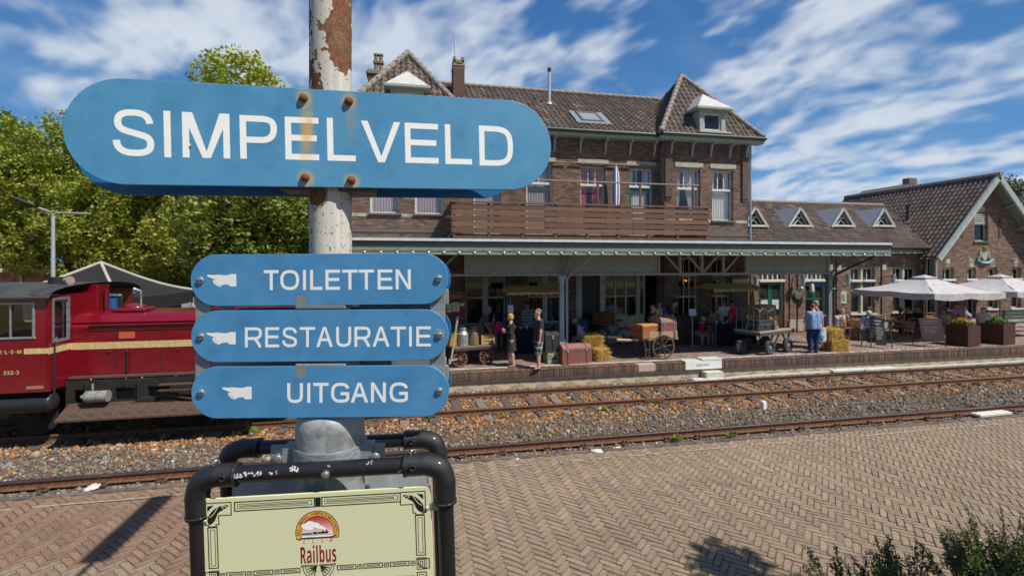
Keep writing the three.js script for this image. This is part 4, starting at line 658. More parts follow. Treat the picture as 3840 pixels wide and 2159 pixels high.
{
 const Z = -18.9,w = thing('gabled_wing','brick gabled wing at the right end with pale bargeboards and a coat of arms','building'),bud = {n: 300},X = (px) => at(px,1000,18.9).x;
 const gx = 28.0,gy = 7.75,ex = 24.8,ey = 4.15,ex2 = 31.2,out = [[ex,0.5],[ex2,0.5],[ex2,ey],[gx,gy],[ex,ey]];
 const cols = [[3535,3578],[3626,3661],[3704,3742],[3792,3830]].map(([a,b]) => [X(a),X(b)]),a0 = at(3655,790,18.9),a1 = at(3706,905,18.9),att = [a0.x,a1.x,a1.y,a0.y];
 brickWall(w,bud,ex,ex2,0.5,gy,Z,[...cols.flatMap(([a,b],i) => i === 1 ? [[a,b,0.5,3.44]] : [[a,b,1.42,3.44]]),att],out,1.2);
 cols.forEach(([a,b],i) => {sash(w,{x0: a,x1: b,y0: i === 1 ? 0.52 : 1.42,y1: 3.44,z: Z,tr: 2.86,up: 2,fm: MT.cream,dark: true,sill: i === 1 ? false : MT.white});part(w,'transom',rb(b - a + 0.12,0.11,0.14,0.03,(a + b) / 2,2.86,Z + 0.02),MT.white);part(w,'keystone',bb((a + b) / 2 - 0.12,(a + b) / 2 + 0.12,3.5,3.9,Z - 0.02,Z + 0.02),MT.stone);});
 const v = sash(w,{x0: att[0],x1: att[1],y0: att[2],y1: att[3],z: Z,tr: att[3] - 0.62,up: 1,fm: MT.cream,dark: true,label: 'attic window with a white louvre over dark green glass'});
 part(v,'louvre',[0,1,2,3,4].map((k) => bx(att[1] - att[0] - 0.12,0.02,0.1,(att[0] + att[1]) / 2,att[3] - 0.16 - k * 0.1,Z - 0.1,[0.6,0,0])),MT.white);
 for (const x of [a0.x - 0.75,a1.x + 0.75]) part(w,'brick_slot',bb(x - 0.08,x + 0.08,att[2] + 0.2,att[3] - 0.2,Z - 0.02,Z + 0.05),BRICKM[3]);
 const sl = Math.hypot(gx - ex + 0.35,gy - ey + 0.4),e = [0,0,-1],f = [(gx - ex + 0.35) / sl,(gy + 0.15 - (ey - 0.25)) / sl,0],lx = ex - 0.35,ly = ey - 0.25 + 0.1;
 const roof = part(w,'roof',poly([[gx,gy + 0.2,-18.35],[ex2 + 0.35,ly,-18.35],[ex2 + 0.35,ly,-27],[gx,gy + 0.2,-27]]),MT.tile),tv = (7.0 - ly) / f[1];
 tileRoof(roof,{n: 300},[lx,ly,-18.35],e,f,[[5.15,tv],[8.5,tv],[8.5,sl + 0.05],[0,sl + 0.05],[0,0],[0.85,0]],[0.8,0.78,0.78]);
 ridgeTiles(roof,[gx,gy + 0.26,-18.3],[gx,gy + 0.26,-27],0.11);
 part(w,'bargeboard',[bar([lx - 0.1,ly - 0.12,-18.4],[gx,gy + 0.13,-18.4],0.1,0.26)],MT.barge);part(w,'bargeboard',[bar([ex2 + 0.45,ly - 0.12,-18.4],[gx,gy + 0.13,-18.4],0.1,0.26)],MT.barge);
 part(w,'soffit',[bar([lx,ly - 0.12,-18.65],[gx,gy,-18.65],0.5,0.04),bar([ex2 + 0.35,ly - 0.12,-18.65],[gx,gy,-18.65],0.5,0.04)],MT.sage);
 part(w,'bracket',[-1.9,-1.0,1.0,1.9].map((d) => bar([gx + d,gy - Math.abs(d) * 1.125 - 0.25,-18.88],[gx + d,gy - Math.abs(d) * 1.125 - 0.05,-18.42],0.06,0.06)),MT.sagelight);
 {const p = V3(26.2,0,-21.4),y = ly + (p.x - lx) / f[0] * f[1];part(w,'vent_pipe',[rod([p.x,y - 0.1,p.z],[p.x,y + 0.75,p.z],0.07,0.07,10),rod([p.x,y + 0.75,p.z],[p.x,y + 0.85,p.z],0.11,0.11,10)],MT.gutter);part(w,'flashing',bx(0.5,0.02,0.4,p.x + 0.02,y + 0.05,p.z,[0,0,Math.atan2(f[1],f[0])]),MT.zinc);}
 part(w,'downpipe',[rod([ex - 0.12,0.5,Z + 0.1],[ex - 0.12,4.1,Z + 0.1],0.06,0.06,8)],MT.sagelight);
 part(w,'plinth',bb(ex,ex2,0.5,0.95,Z,Z + 0.05),MT.stone);
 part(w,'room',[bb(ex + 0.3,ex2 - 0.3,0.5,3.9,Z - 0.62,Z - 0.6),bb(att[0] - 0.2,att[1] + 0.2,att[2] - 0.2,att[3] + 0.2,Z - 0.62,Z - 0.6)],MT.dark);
 const c = at(3691,958,18.88),k = thing('coat_of_arms','small painted coat of arms with blue ribbon on the gable wall','crest',[c.x,c.y,Z + 0.03]),gold = mat([0.30,0.26,0.13],{rough: 0.5,size: 0.1,map: 'grime'});
 part(k,'shield',ext([[-0.17,0.2],[0.17,0.2],[0.17,-0.05],[0.1,-0.18],[0,-0.26],[-0.1,-0.18],[-0.17,-0.05]],0.04,0.01),mat([0.36,0.40,0.42],{rough: 0.5,size: 0.2}));part(k,'supporter',[ball(0.1,-0.27,0.02,0.02,[0.8,1.9,0.5],8),ball(0.07,-0.22,0.25,0.02,[1,1,0.6],8),ball(0.05,-0.36,-0.12,0.02,[1,2,0.5],6)],gold);part(k,'supporter',[ball(0.1,0.27,0.02,0.02,[0.8,1.9,0.5],8),ball(0.07,0.22,0.25,0.02,[1,1,0.6],8),ball(0.05,0.36,-0.12,0.02,[1,2,0.5],6)],gold);
 part(k,'crown',[rod([0,0.26,0.03],[0,0.36,0.03],0.1,0.13,8),ball(0.05,0,0.42,0.03,[1,1,1],6)],gold);part(k,'ribbon',pipe([[-0.5,-0.2,0.03],[-0.25,-0.33,0.05],[0,-0.36,0.06],[0.25,-0.33,0.05],[0.5,-0.2,0.03]],0.065,16,6),mat([0.13,0.33,0.47],{rough: 0.5,size: 0.2}));part(k,'motto_band',pipe([[-0.3,-0.335,0.11],[0,-0.37,0.12],[0.3,-0.335,0.11]],0.02,10,5),MT.white);
}
// wall lanterns, poster and round sign on the wing
[[2836,1053,'leftmost of the four wall lanterns, beside the first green double door'],[3014,1049,'second wall lantern, left of the second green door'],[3183,1049,'third wall lantern, right of the canopy end post'],[3353,1049,'fourth wall lantern, above the parasol']].forEach(([px,py,l]) => {
 const p = at(px,py,19.15),t = thing('wall_lantern',l,'lantern',p,0,'wall lanterns on the low wing');
 part(t,'glass',[rod([0,-0.17,0],[0,0.14,0],0.075,0.115,6)],mat([0.46,0.60,0.68],{rough: 0.25,size: 0.2}));part(t,'cap',rod([0,0.14,0],[0,0.27,0],0.14,0.02,6),MT.iron);part(t,'bracket',[pipe([[0,-0.17,0],[-0.08,-0.3,-0.12],[-0.2,-0.1,-0.3],[-0.24,0.1,-0.42]],0.014,16,6),rod([0,0.2,0],[-0.24,0.12,-0.42],0.012,0.012,6)],MT.iron);
});
{const t = thing('round_sign','green round sign with a red stripe on the brick pier between the two doors','sign',at(2994,1106,19.46));part(t,'plate',tf(lathe([[0,0.03],[0.19,0.03],[0.2,0.01],[0.2,-0.02]],24),[0,0,0],[PI / 2,0,0]),mat([0.02,0.22,0.08],{rough: 0.4,map: null}));part(t,'stripe',bb(-0.16,0.16,-0.05,0.05,0.03,0.036),mat([0.4,0.04,0.06],{rough: 0.5,map: null}));part(t,'spotlight',[rod([0.14,0.25,0.0],[0.14,0.35,0.1],0.05,0.06,8),rod([0.14,0.3,0.05],[0.14,0.2,-0.06],0.01,0.01,5)],MT.white);}
{const t = thing('poster','white poster with a green drawing on the wall right of the canopy post','poster',at(3163,1115,19.55));part(t,'sheet',rb(0.38,0.58,0.02,0.005),mat([0.55,0.56,0.48],{rough: 0.6,size: 0.3}));part(t,'drawing',[poly([[-0.06,-0.2,0.012],[0.1,-0.16,0.012],[0.04,0.18,0.012],[-0.1,0.1,0.012]])],mat([0.10,0.24,0.11],{rough: 0.8,map: 'grime',size: 0.1}));}
{const t = thing('hanging_lamp','white cylinder lamp hanging in the second green doorway','lamp',at(3046,1080,19.2));part(t,'shade',lathe([[0,0.2],[0.08,0.19],[0.1,-0.15],[0.08,-0.19],[0,-0.2]],12),mat([0.66,0.66,0.58],{rough: 0.5}));part(t,'rod',rod([0,0.2,0],[0,0.85,0],0.01,0.01,6),MT.iron);}
// houses and a tree far behind the wing
{const p = at(3240,735,60),h = thing('house','brick house with a red brown gable just visible over the wing roof','house',[p.x,0,p.z]);h.position.y = 1.7;part(h,'wall',[ext([[-3.2,-2],[3.2,-2],[3.2,10.2],[0,12.4],[-3.2,10.2]],7)],mat([0.28,0.10,0.05],{rough: 0.9,map: 'grime',size: 2}));part(h,'roof',[bar([-3.5,10.1,3.5],[0,12.55,3.5],7.4,0.15),bar([3.5,10.1,3.5],[0,12.55,3.5],7.4,0.15)],MT.tile);part(h,'chimney',bb(4.6,6.0,8,14.2,2,3),mat([0.16,0.13,0.13],{rough: 0.9}));part(h,'annex',bb(3,12,0,11.4,0,7),MT.tile);}

// ---------------------------------------------------------------- foreground signs
const BLUE = '#4f8fb6';
function scuff(g,w,h,n,s,a = 0.1) {let k = s;const r = () => {k = (Math.imul(k,1664525) + 1013904223) | 0;return (k >>> 0) / 4294967296;};for (let i = 0;i < n;i++) {const x = r() * w,y = r() * h,q = 20 + r() * r() * 160;const gd = g.createRadialGradient(x,y,0,x,y,q);const c = r() < 0.5 ? '150,190,220' : '20,70,120';gd.addColorStop(0,`rgba(${c},${a * (0.3 + r())})`);gd.addColorStop(1,`rgba(${c},0)`);g.fillStyle = gd;g.fillRect(x - q,y - q,2 * q,2 * q);} g.lineWidth = 1;for (let i = 0;i < n * 3;i++) {const x = r() * w,y = r() * h,l = 4 + r() * 22,t = (r() - 0.5) * 0.9;g.strokeStyle = r() < 0.6 ? `rgba(190,215,235,${0.08 + 0.18 * r()})` : `rgba(12,40,75,${0.1 + 0.2 * r()})`;g.beginPath();g.moveTo(x,y);g.lineTo(x + l * Math.cos(t),y + l * Math.sin(t));g.stroke();} for (let i = 0;i < n / 3;i++) {g.fillStyle = `rgba(50,32,22,${0.3 + 0.5 * r()})`;g.beginPath();g.arc(r() * w,r() * h,0.8 + r() * 1.6,0,7);g.fill();}}
// uniform-stroke capitals: x, y top left of the letter box, w, h its size, s the stroke
function letter(g,ch,x,y,w,h,s) {
 const L = (...p) => {g.beginPath();g.moveTo(x + p[0],y + p[1]);for (let i = 2;i < p.length;i += 2) g.lineTo(x + p[i],y + p[i + 1]);g.stroke();},e = s / 2;
 g.lineWidth = s;g.lineCap = 'butt';g.lineJoin = 'miter';g.miterLimit = 8;
 const C = (f) => {g.beginPath();f((a,b) => g.moveTo(x + a * w,y + b * h),(a,b) => g.lineTo(x + a * w,y + b * h),(...q) => g.bezierCurveTo(...q.map((v,i) => (i % 2 ? y + v * h : x + v * w))));g.stroke();};
 const ex = e / w,ey = e / h;
 if (ch === 'I') L(w / 2,0,w / 2,h);
 else if (ch === 'L') L(e,0,e,h - e,w,h - e);
 else if (ch === 'T') {L(0,e,w,e);L(w / 2,0,w / 2,h);}
 else if (ch === 'E') {L(w,e,e,e,e,h - e,w,h - e);L(e,h * 0.485,w * 0.94,h * 0.485);}
 else if (ch === 'N') {L(e,h,e,0);L(w - e,h,w - e,0);g.beginPath();g.fillStyle = g.strokeStyle;g.moveTo(x,y);g.lineTo(x + s * 1.08,y);g.lineTo(x + w,y + h);g.lineTo(x + w - s * 1.08,y + h);g.fill();}
 else if (ch === 'M') {L(e,h,e,0);L(w - e,h,w - e,0);g.fillStyle = g.strokeStyle;g.beginPath();g.moveTo(x,y);g.lineTo(x + s * 1.5,y);g.lineTo(x + w / 2,y + h * 0.86);g.lineTo(x + w - s * 1.5,y);g.lineTo(x + w,y);g.lineTo(x + w / 2 + s * 0.6,y + h);g.lineTo(x + w / 2 - s * 0.6,y + h);g.fill();}
 else if (ch === 'V' || ch === 'A') {g.save();if (ch === 'A') {g.translate(0,2 * y + h);g.scale(1,-1);} g.fillStyle = g.strokeStyle;g.beginPath();g.moveTo(x,y);g.lineTo(x + s * 1.12,y);g.lineTo(x + w / 2,y + h * 0.85);g.lineTo(x + w - s * 1.12,y);g.lineTo(x + w,y);g.lineTo(x + w / 2 + s * 0.58,y + h);g.lineTo(x + w / 2 - s * 0.58,y + h);g.fill();g.restore();if (ch === 'A') L(w * 0.22,h * 0.64,w * 0.78,h * 0.64);}
 else if (ch === 'P' || ch === 'R') {L(e,h,e,0);C((m,l,b) => {m(0,ey);l(0.55,ey);b(0.82,ey,1 - ex,0.12,1 - ex,0.285);b(1 - ex,0.45,0.82,0.56,0.55,0.56);l(0,0.56);});if (ch === 'R') {g.beginPath();g.moveTo(x + w * 0.52,y + h * 0.55);g.quadraticCurveTo(x + w * 0.68,y + h * 0.6,x + w - e * 1.1,y + h);g.stroke();}}
 else if (ch === 'D') {L(e,h,e,0);C((m,l,b) => {m(0,ey);l(0.45,ey);b(0.82,ey,1 - ex,0.18,1 - ex,0.5);b(1 - ex,0.82,0.82,1 - ey,0.45,1 - ey);l(0,1 - ey);});}
 else if (ch === 'U') C((m,l,b) => {m(ex,0);l(ex,0.62);b(ex,0.86,0.24,1 - ey,0.5,1 - ey);b(0.76,1 - ey,1 - ex,0.86,1 - ex,0.62);l(1 - ex,0);});
 else if (ch === 'O') C((m,l,b) => {m(0.5,ey);b(0.2,ey,ex,0.22,ex,0.5);b(ex,0.78,0.2,1 - ey,0.5,1 - ey);b(0.8,1 - ey,1 - ex,0.78,1 - ex,0.5);b(1 - ex,0.22,0.8,ey,0.5,ey);b(0.49,ey,0.48,ey,0.47,ey);});
 else if (ch === 'S') C((m,l,b) => {m(0.9,0.30);b(0.88,0.13,0.74,ey,0.48,ey);b(0.24,ey,0.06 + ex * 0.6,0.12,0.06 + ex * 0.6,0.27);b(0.07 + ex * 0.6,0.44,0.26,0.45,0.52,0.51);b(0.78,0.57,1 - ex,0.58,1 - ex,0.745);b(1 - ex,0.88,0.78,1 - ey,0.52,1 - ey);b(0.22,1 - ey,0.085,0.85,0.07,0.665);});
 else if (ch === 'G') C((m,l,b) => {m(0.93,0.29);b(0.86,0.12,0.72,ey,0.52,ey);b(0.2,ey,ex,0.22,ex,0.5);b(ex,0.8,0.22,1 - ey,0.53,1 - ey);b(0.72,1 - ey,0.86,0.91,1 - ex,0.82);l(1 - ex,0.55);l(0.52,0.55);});
}
function signPlate(w,h,thick,tex) {
 const r = h / 2,s = new THREE.Shape();s.moveTo(-w / 2 + r,-r);s.lineTo(w / 2 - r,-r);s.absarc(w / 2 - r,0,r,-PI / 2,PI / 2,false);s.lineTo(-w / 2 + r,r);s.absarc(-w / 2 + r,0,r,PI / 2,1.5 * PI,false);
 const g = new THREE.ExtrudeGeometry(s,{depth: thick - 0.002,bevelEnabled: true,bevelThickness: 0.001,bevelSize: 0.001,bevelSegments: 2,curveSegments: 40}),u = g.attributes.uv,p = g.attributes.position;
 for (let i = 0;i < u.count;i++) u.setXY(i,clamp(p.getX(i) / w + 0.5,0.002,0.998),clamp(p.getY(i) / h + 0.5,0.01,0.99));
 return g.translate(0,0,0.001);
}
function canvasTex(c) {const t = new THREE.CanvasTexture(c);t.colorSpace = THREE.SRGBColorSpace;t.anisotropy = 8;return t;}
const paintMat = (t) => {const m = new THREE.MeshPhysicalMaterial({map: t,roughness: 0.42,roughnessMap: rep('rough',0.4),bumpMap: rep('bump',0.05),bumpScale: 0.00025});return m;};
const SIGNBLUE = mat([0.022,0.15,0.36],{rough: 0.45,size: 0.3});
{
 const W = 1.1855,H = 0.25,K = 2040 / W,c = document.createElement('canvas');c.width = 2040;c.height = Math.round(H * K);const g = c.getContext('2d');
 g.fillStyle = BLUE;g.fillRect(0,0,c.width,c.height);scuff(g,c.width,c.height,220,7,0.085);
 // paint washed out and rust streaks below the bolts
 const U = (u) => (u + 0.1138) * K,cy = c.height / 2,skew = (u,v) => cy - (v - 0.322 - (u - 0.479) * 0.0208) * K;
 for (const [bu,bv,len,st] of [[0.4101,0.4217,0.215,0.75],[0.5208,0.4218,0.17,0.38],[0.4101,0.2187,0.03,0.6],[0.5228,0.216,0.03,0.5]]) {
 const x = U(bu),y = skew(bu,bv);
 for (let i = 0;i < 46;i++) {const t = hash(i,Math.round(bu * 99),3),q = 8 + 22 * hash(i,4,Math.round(bv * 99)),xx = x + (t - 0.25) * 46,gd = g.createRadialGradient(0,0,0,0,0,1);gd.addColorStop(0,`rgba(214,168,100,${0.045 * st})`);gd.addColorStop(1,'rgba(222,164,88,0)');g.save();g.translate(xx,y + len * K * 0.42 * hash(i,9,1));g.scale(q,len * K * 0.42 + 14);g.fillStyle = gd;g.fillRect(-1,-1,2,2);g.restore();}
 const gd = g.createRadialGradient(x,y,6,x,y,46);gd.addColorStop(0,'rgba(176,92,30,0.75)');gd.addColorStop(0.45,'rgba(226,178,110,0.4)');gd.addColorStop(1,'rgba(226,178,110,0)');g.fillStyle = gd;g.fillRect(x - 50,y - 50,100,100);
 }
 g.strokeStyle = '#f1f1ec';
 const row = [['S',-0.0136,0.0713,0.366,0.255],['I',0.0924,0.1068,0.3675,0.2555],['M',0.1316,0.2366,0.3684,0.2585],['P',0.2591,0.3451,0.3694,0.2615],['E',0.3638,0.4446,0.3726,0.2645],['L',0.4649,0.5347,0.3764,0.2665],['V',0.5497,0.6506,0.3749,0.2677],['E',0.6621,0.7509,0.377,0.2705],['L',0.7692,0.8426,0.3797,0.2723],['D',0.8637,0.9601,0.3825,0.2732]];
 for (const [ch,a,b,t,d] of row) letter(g,ch,U(a),skew((a + b) / 2,t),(b - a) * K,(t - d) * K,0.0150 * K);
 // rust tint over the letters below the left bolt, chipped spots
 for (let i = 0;i < 30;i++) {const x = U(0.4101) + (hash(i,1,5) - 0.3) * 40,q = 10 + 18 * hash(i,2,5),gd = g.createRadialGradient(0,0,0,0,0,1);gd.addColorStop(0,'rgba(240,150,50,0.10)');gd.addColorStop(1,'rgba(240,170,90,0)');g.save();g.translate(x,skew(0.41,0.365 - 0.09 * hash(i,3,5)));g.scale(q,70);g.fillStyle = gd;g.fillRect(-1,-1,2,2);g.restore();}
 g.fillStyle = '#5b3a22';g.beginPath();g.ellipse(U(0.1475),skew(0.15,0.283),4,9,0.1,0,7);g.fill();g.fillStyle = '#efefea';g.beginPath();g.ellipse(U(0.1475),skew(0.15,0.288),3,6,0.1,0,7);g.fill();
 const face = paintMat(canvasTex(c)),pos = near(-0.9321 + 0.479 * Math.cos(R(13.16)),0.322,1.158 + 0.479 * Math.sin(R(13.16)));
 const s = thing('name_sign','large blue rounded station name sign with white letters SIMPELVELD and four rusty bolts','sign',pos,R(13.16) - HEAD);s.rotation.order = 'YXZ';s.rotation.z = R(1.19);
 part(s,'plate',signPlate(W,H,0.012).translate(0,0,-0.012),face);
 const bm = mat([0.22,0.075,0.022],{rough: 0.8,size: 0.02,map: 'grime',bump: 0.0008,bsize: 0.02});
 for (const [u,v] of [[0.4101,0.4217],[0.5208,0.4218],[0.4101,0.2187],[0.5228,0.216]]) part(s,'bolt',[tf(lathe([[0.0105,0],[0.0108,0.004],[0.0095,0.0095],[0.0055,0.0132],[0,0.0142]],16),[u - 0.479,v - 0.322 - (u - 0.479) * 0.0208,0],[PI / 2,0,0])],bm);
 part(s,'edge_chips',[[-0.24,0.05],[-0.16,0.02],[-0.12,0.012],[-0.03,0.016],[0.06,0.03],[0.3,0.01]].map(([x,l]) => bx(l,0.0012,0.004,x - 0.05,H / 2 + 0.0012,-0.004)),MT.white);
 const b2 = thing('name_sign','back of the second blue name sign, mostly hidden behind the front one','sign',near(-0.9321 + 0.479 * Math.cos(R(13.16)) - 0.09,0.315,1.158 + 0.479 * Math.sin(R(13.16)) + 0.130),R(13.16) - HEAD);b2.rotation.order = 'YXZ';b2.rotation.z = R(1.19);
 part(b2,'plate',signPlate(W,H,0.012).translate(0,0,-0.006),SIGNBLUE);
}
// three direction signs with pointing hands, and the three behind them
function hand(g,x,y,w,h) {// white hand with a pointing finger and a cuff
 const P = (a,b) => [x + a * w,y + b * h];
 g.fillStyle = '#f1f1ec';g.beginPath();g.moveTo(...P(0,0.12));g.bezierCurveTo(...P(0.0,0.02),...P(0.06,0.03),...P(0.12,0.05));g.bezierCurveTo(...P(0.24,0.10),...P(0.30,0.02),...P(0.42,0.04));g.bezierCurveTo(...P(0.56,0.08),...P(0.66,0.12),...P(0.76,0.06));g.lineTo(...P(0.79,0));g.lineTo(...P(1,0));g.lineTo(...P(1,1));g.lineTo(...P(0.78,1));g.lineTo(...P(0.73,0.84));g.bezierCurveTo(...P(0.62,0.84),...P(0.52,0.86),...P(0.48,0.94));g.bezierCurveTo(...P(0.44,1.06),...P(0.37,1.02),...P(0.37,0.92));g.bezierCurveTo(...P(0.32,0.97),...P(0.28,0.90),...P(0.29,0.80));g.bezierCurveTo(...P(0.23,0.82),...P(0.2,0.72),...P(0.24,0.64));g.bezierCurveTo(...P(0.17,0.62),...P(0.19,0.48),...P(0.27,0.42));g.bezierCurveTo(...P(0.2,0.34),...P(0.06,0.26),...P(0,0.12));g.fill();
 g.strokeStyle = 'rgba(47,120,180,0.75)';g.lineWidth = w * 0.012;for (const [a,b,q,r] of [[0.27,0.42,0.34,0.46],[0.24,0.64,0.32,0.62],[0.29,0.8,0.36,0.74],[0.37,0.92,0.42,0.84]]) {g.beginPath();g.moveTo(...P(a,b));g.lineTo(...P(q,r));g.stroke();}
}
{
 const yaw = R(1.48),W = 0.656,H = 0.1305,K = 1500 / W;
 const rows = [
 {y: -0.043,u0: -0.0610,rot: 0.42,hand: [-0.0205,0.0538,-0.0278,-0.0592],s: 0.0078,t: [['T',0.1236,0.1611],['O',0.1653,0.2133],['I',0.2232,0.2307],['L',0.2412,0.2723],['E',0.2805,0.3177],['T',0.3233,0.3628],['T',0.3655,0.4051],['E',0.4141,0.4522],['N',0.4605,0.4997]],top: -0.0182,bot: -0.0692,l: 'blue direction sign with a pointing hand reading TOILETTEN, topmost of three'},
 {y: -0.188,u0: -0.0595,rot: 0.2,hand: [-0.0221,0.0522,-0.1769,-0.2084],s: 0.0072,t: [['R',0.0755,0.1187],['E',0.1269,0.1627],['S',0.1709,0.2078],['T',0.215,0.2543],['A',0.2569,0.2996],['U',0.3078,0.3463],['R',0.3546,0.3959],['A',0.4008,0.4449],['T',0.4479,0.4871],['I',0.4954,0.5021],['E',0.5137,0.5514]],top: -0.1652,bot: -0.2163,l: 'blue direction sign with a pointing hand reading RESTAURATIE, middle of three'},
 {y: -0.3325,u0: -0.0590,rot: 0.05,hand: [0.0176,0.0927,-0.3178,-0.3497],s: 0.0080,t: [['U',0.1829,0.2232],['I',0.234,0.2418],['T',0.2494,0.2887],['G',0.2947,0.3414],['A',0.3447,0.3903],['N',0.3969,0.4356],['G',0.4449,0.4921]],top: -0.3091,bot: -0.36,l: 'blue direction sign with a pointing hand reading UITGANG, lowest of three'}];
 const A = [(805 - 1920) / 1830 * 1.25,1.25],C = Math.cos(yaw),S = Math.sin(yaw),place = (u,h,back = 0) => near(A[0] + u * C - 0 * back,h,A[1] + u * S + back);
 rows.forEach((r,i) => {
 const c = document.createElement('canvas');c.width = 1500;c.height = Math.round(H * K);const g = c.getContext('2d');
 g.fillStyle = '#4a8cbb';g.fillRect(0,0,c.width,c.height);scuff(g,c.width,c.height,150,31 + i,0.07);
 for (let k = 0;k < 60;k++) {g.fillStyle = `rgba(${hash(k, i, 3) < 0.5 ? '120,170,210' : '30,90,145'},0.10)`;g.fillRect(hash(k,i,1) * 1500,hash(k,i,2) * c.height,200 + 500 * hash(k,i,4),1.5);}
 const um = r.u0 + W / 2,X = (u) => (u - r.u0) * K,Y = (v,u) => c.height / 2 - (v - r.y - (u - um) * Math.tan(R(r.rot)) * 0.2) * K;
 g.strokeStyle = '#f1f1ec';for (const [ch,a,b] of r.t) letter(g,ch,X(a),Y(r.top,a),(b - a) * K,(r.top - r.bot) * K,r.s * K);
 hand(g,X(r.hand[0]),Y(r.hand[2],r.hand[0]),(r.hand[1] - r.hand[0]) * K,(r.hand[2] - r.hand[3]) * K);
 const s = thing('direction_sign',r.l,'sign',place(um,r.y),yaw - HEAD);s.rotation.order = 'YXZ';s.rotation.z = R(r.rot);
 part(s,'plate',signPlate(W,H,0.010).translate(0,0,-0.010),paintMat(canvasTex(c)));
 for (const x of [-0.304,0.304]) {const b = part(s,'screw',[tf(lathe([[0,0.006],[0.008,0.0055],[0.0092,0.003],[0.0092,0]],14),[x,0.0,0],[PI / 2,0,0])],MT.steel);part(b,'slot',bx(0.016,0.0022,0.0012,x,0.0,0.0058,null),MT.black).rotation.z = 0;}
 if (i === 1) part(s,'lichen',[...Array(9)].map((_,k) => ball(0.0016 + 0.001 * hash(k,1,1),0.304 + 0.011 * Math.cos(k * 0.5 - 1),0.011 * Math.sin(k * 0.5 - 1) + 0.002,0.0008,[1,1,0.5],6)),mat([0.5,0.36,0.06],{map: null}));
 const b2 = thing('direction_sign',['topmost','middle','lowest'][i] + ' rear blue plate behind the three direction signs','sign',place(um - 0.012,r.y - 0.006,0.15),yaw - HEAD);b2.rotation.order = 'YXZ';b2.rotation.z = R(r.rot);
 part(b2,'plate',signPlate(W,H,0.010).translate(0,0,-0.005),SIGNBLUE);
 });
 // grey straps that carry the direction signs, fixed to the pole by a flat bar
 for (const [dep,lab] of [[0,'front galvanised sign rack behind the three direction signs'],[0.142,'rear galvanised sign rack behind the pole']]) {
 const rk = thing('sign_rack',lab,'bracket',place(dep ? 0.243 : 0.265,-0.19,dep),yaw - HEAD);
 for (const x of [-0.302,0.302]) part(rk,'strap',rb(0.040,0.355,0.006,0.002,x,0,-0.0135),MT.strap);
 part(rk,'cross_bar',[rb(0.66,0.04,0.012,0.003,0,0.1,-0.024 + (dep ? 0.03 : 0)),rb(0.66,0.04,0.012,0.003,0,-0.1,-0.024 + (dep ? 0.03 : 0))],MT.strap);
 }
}
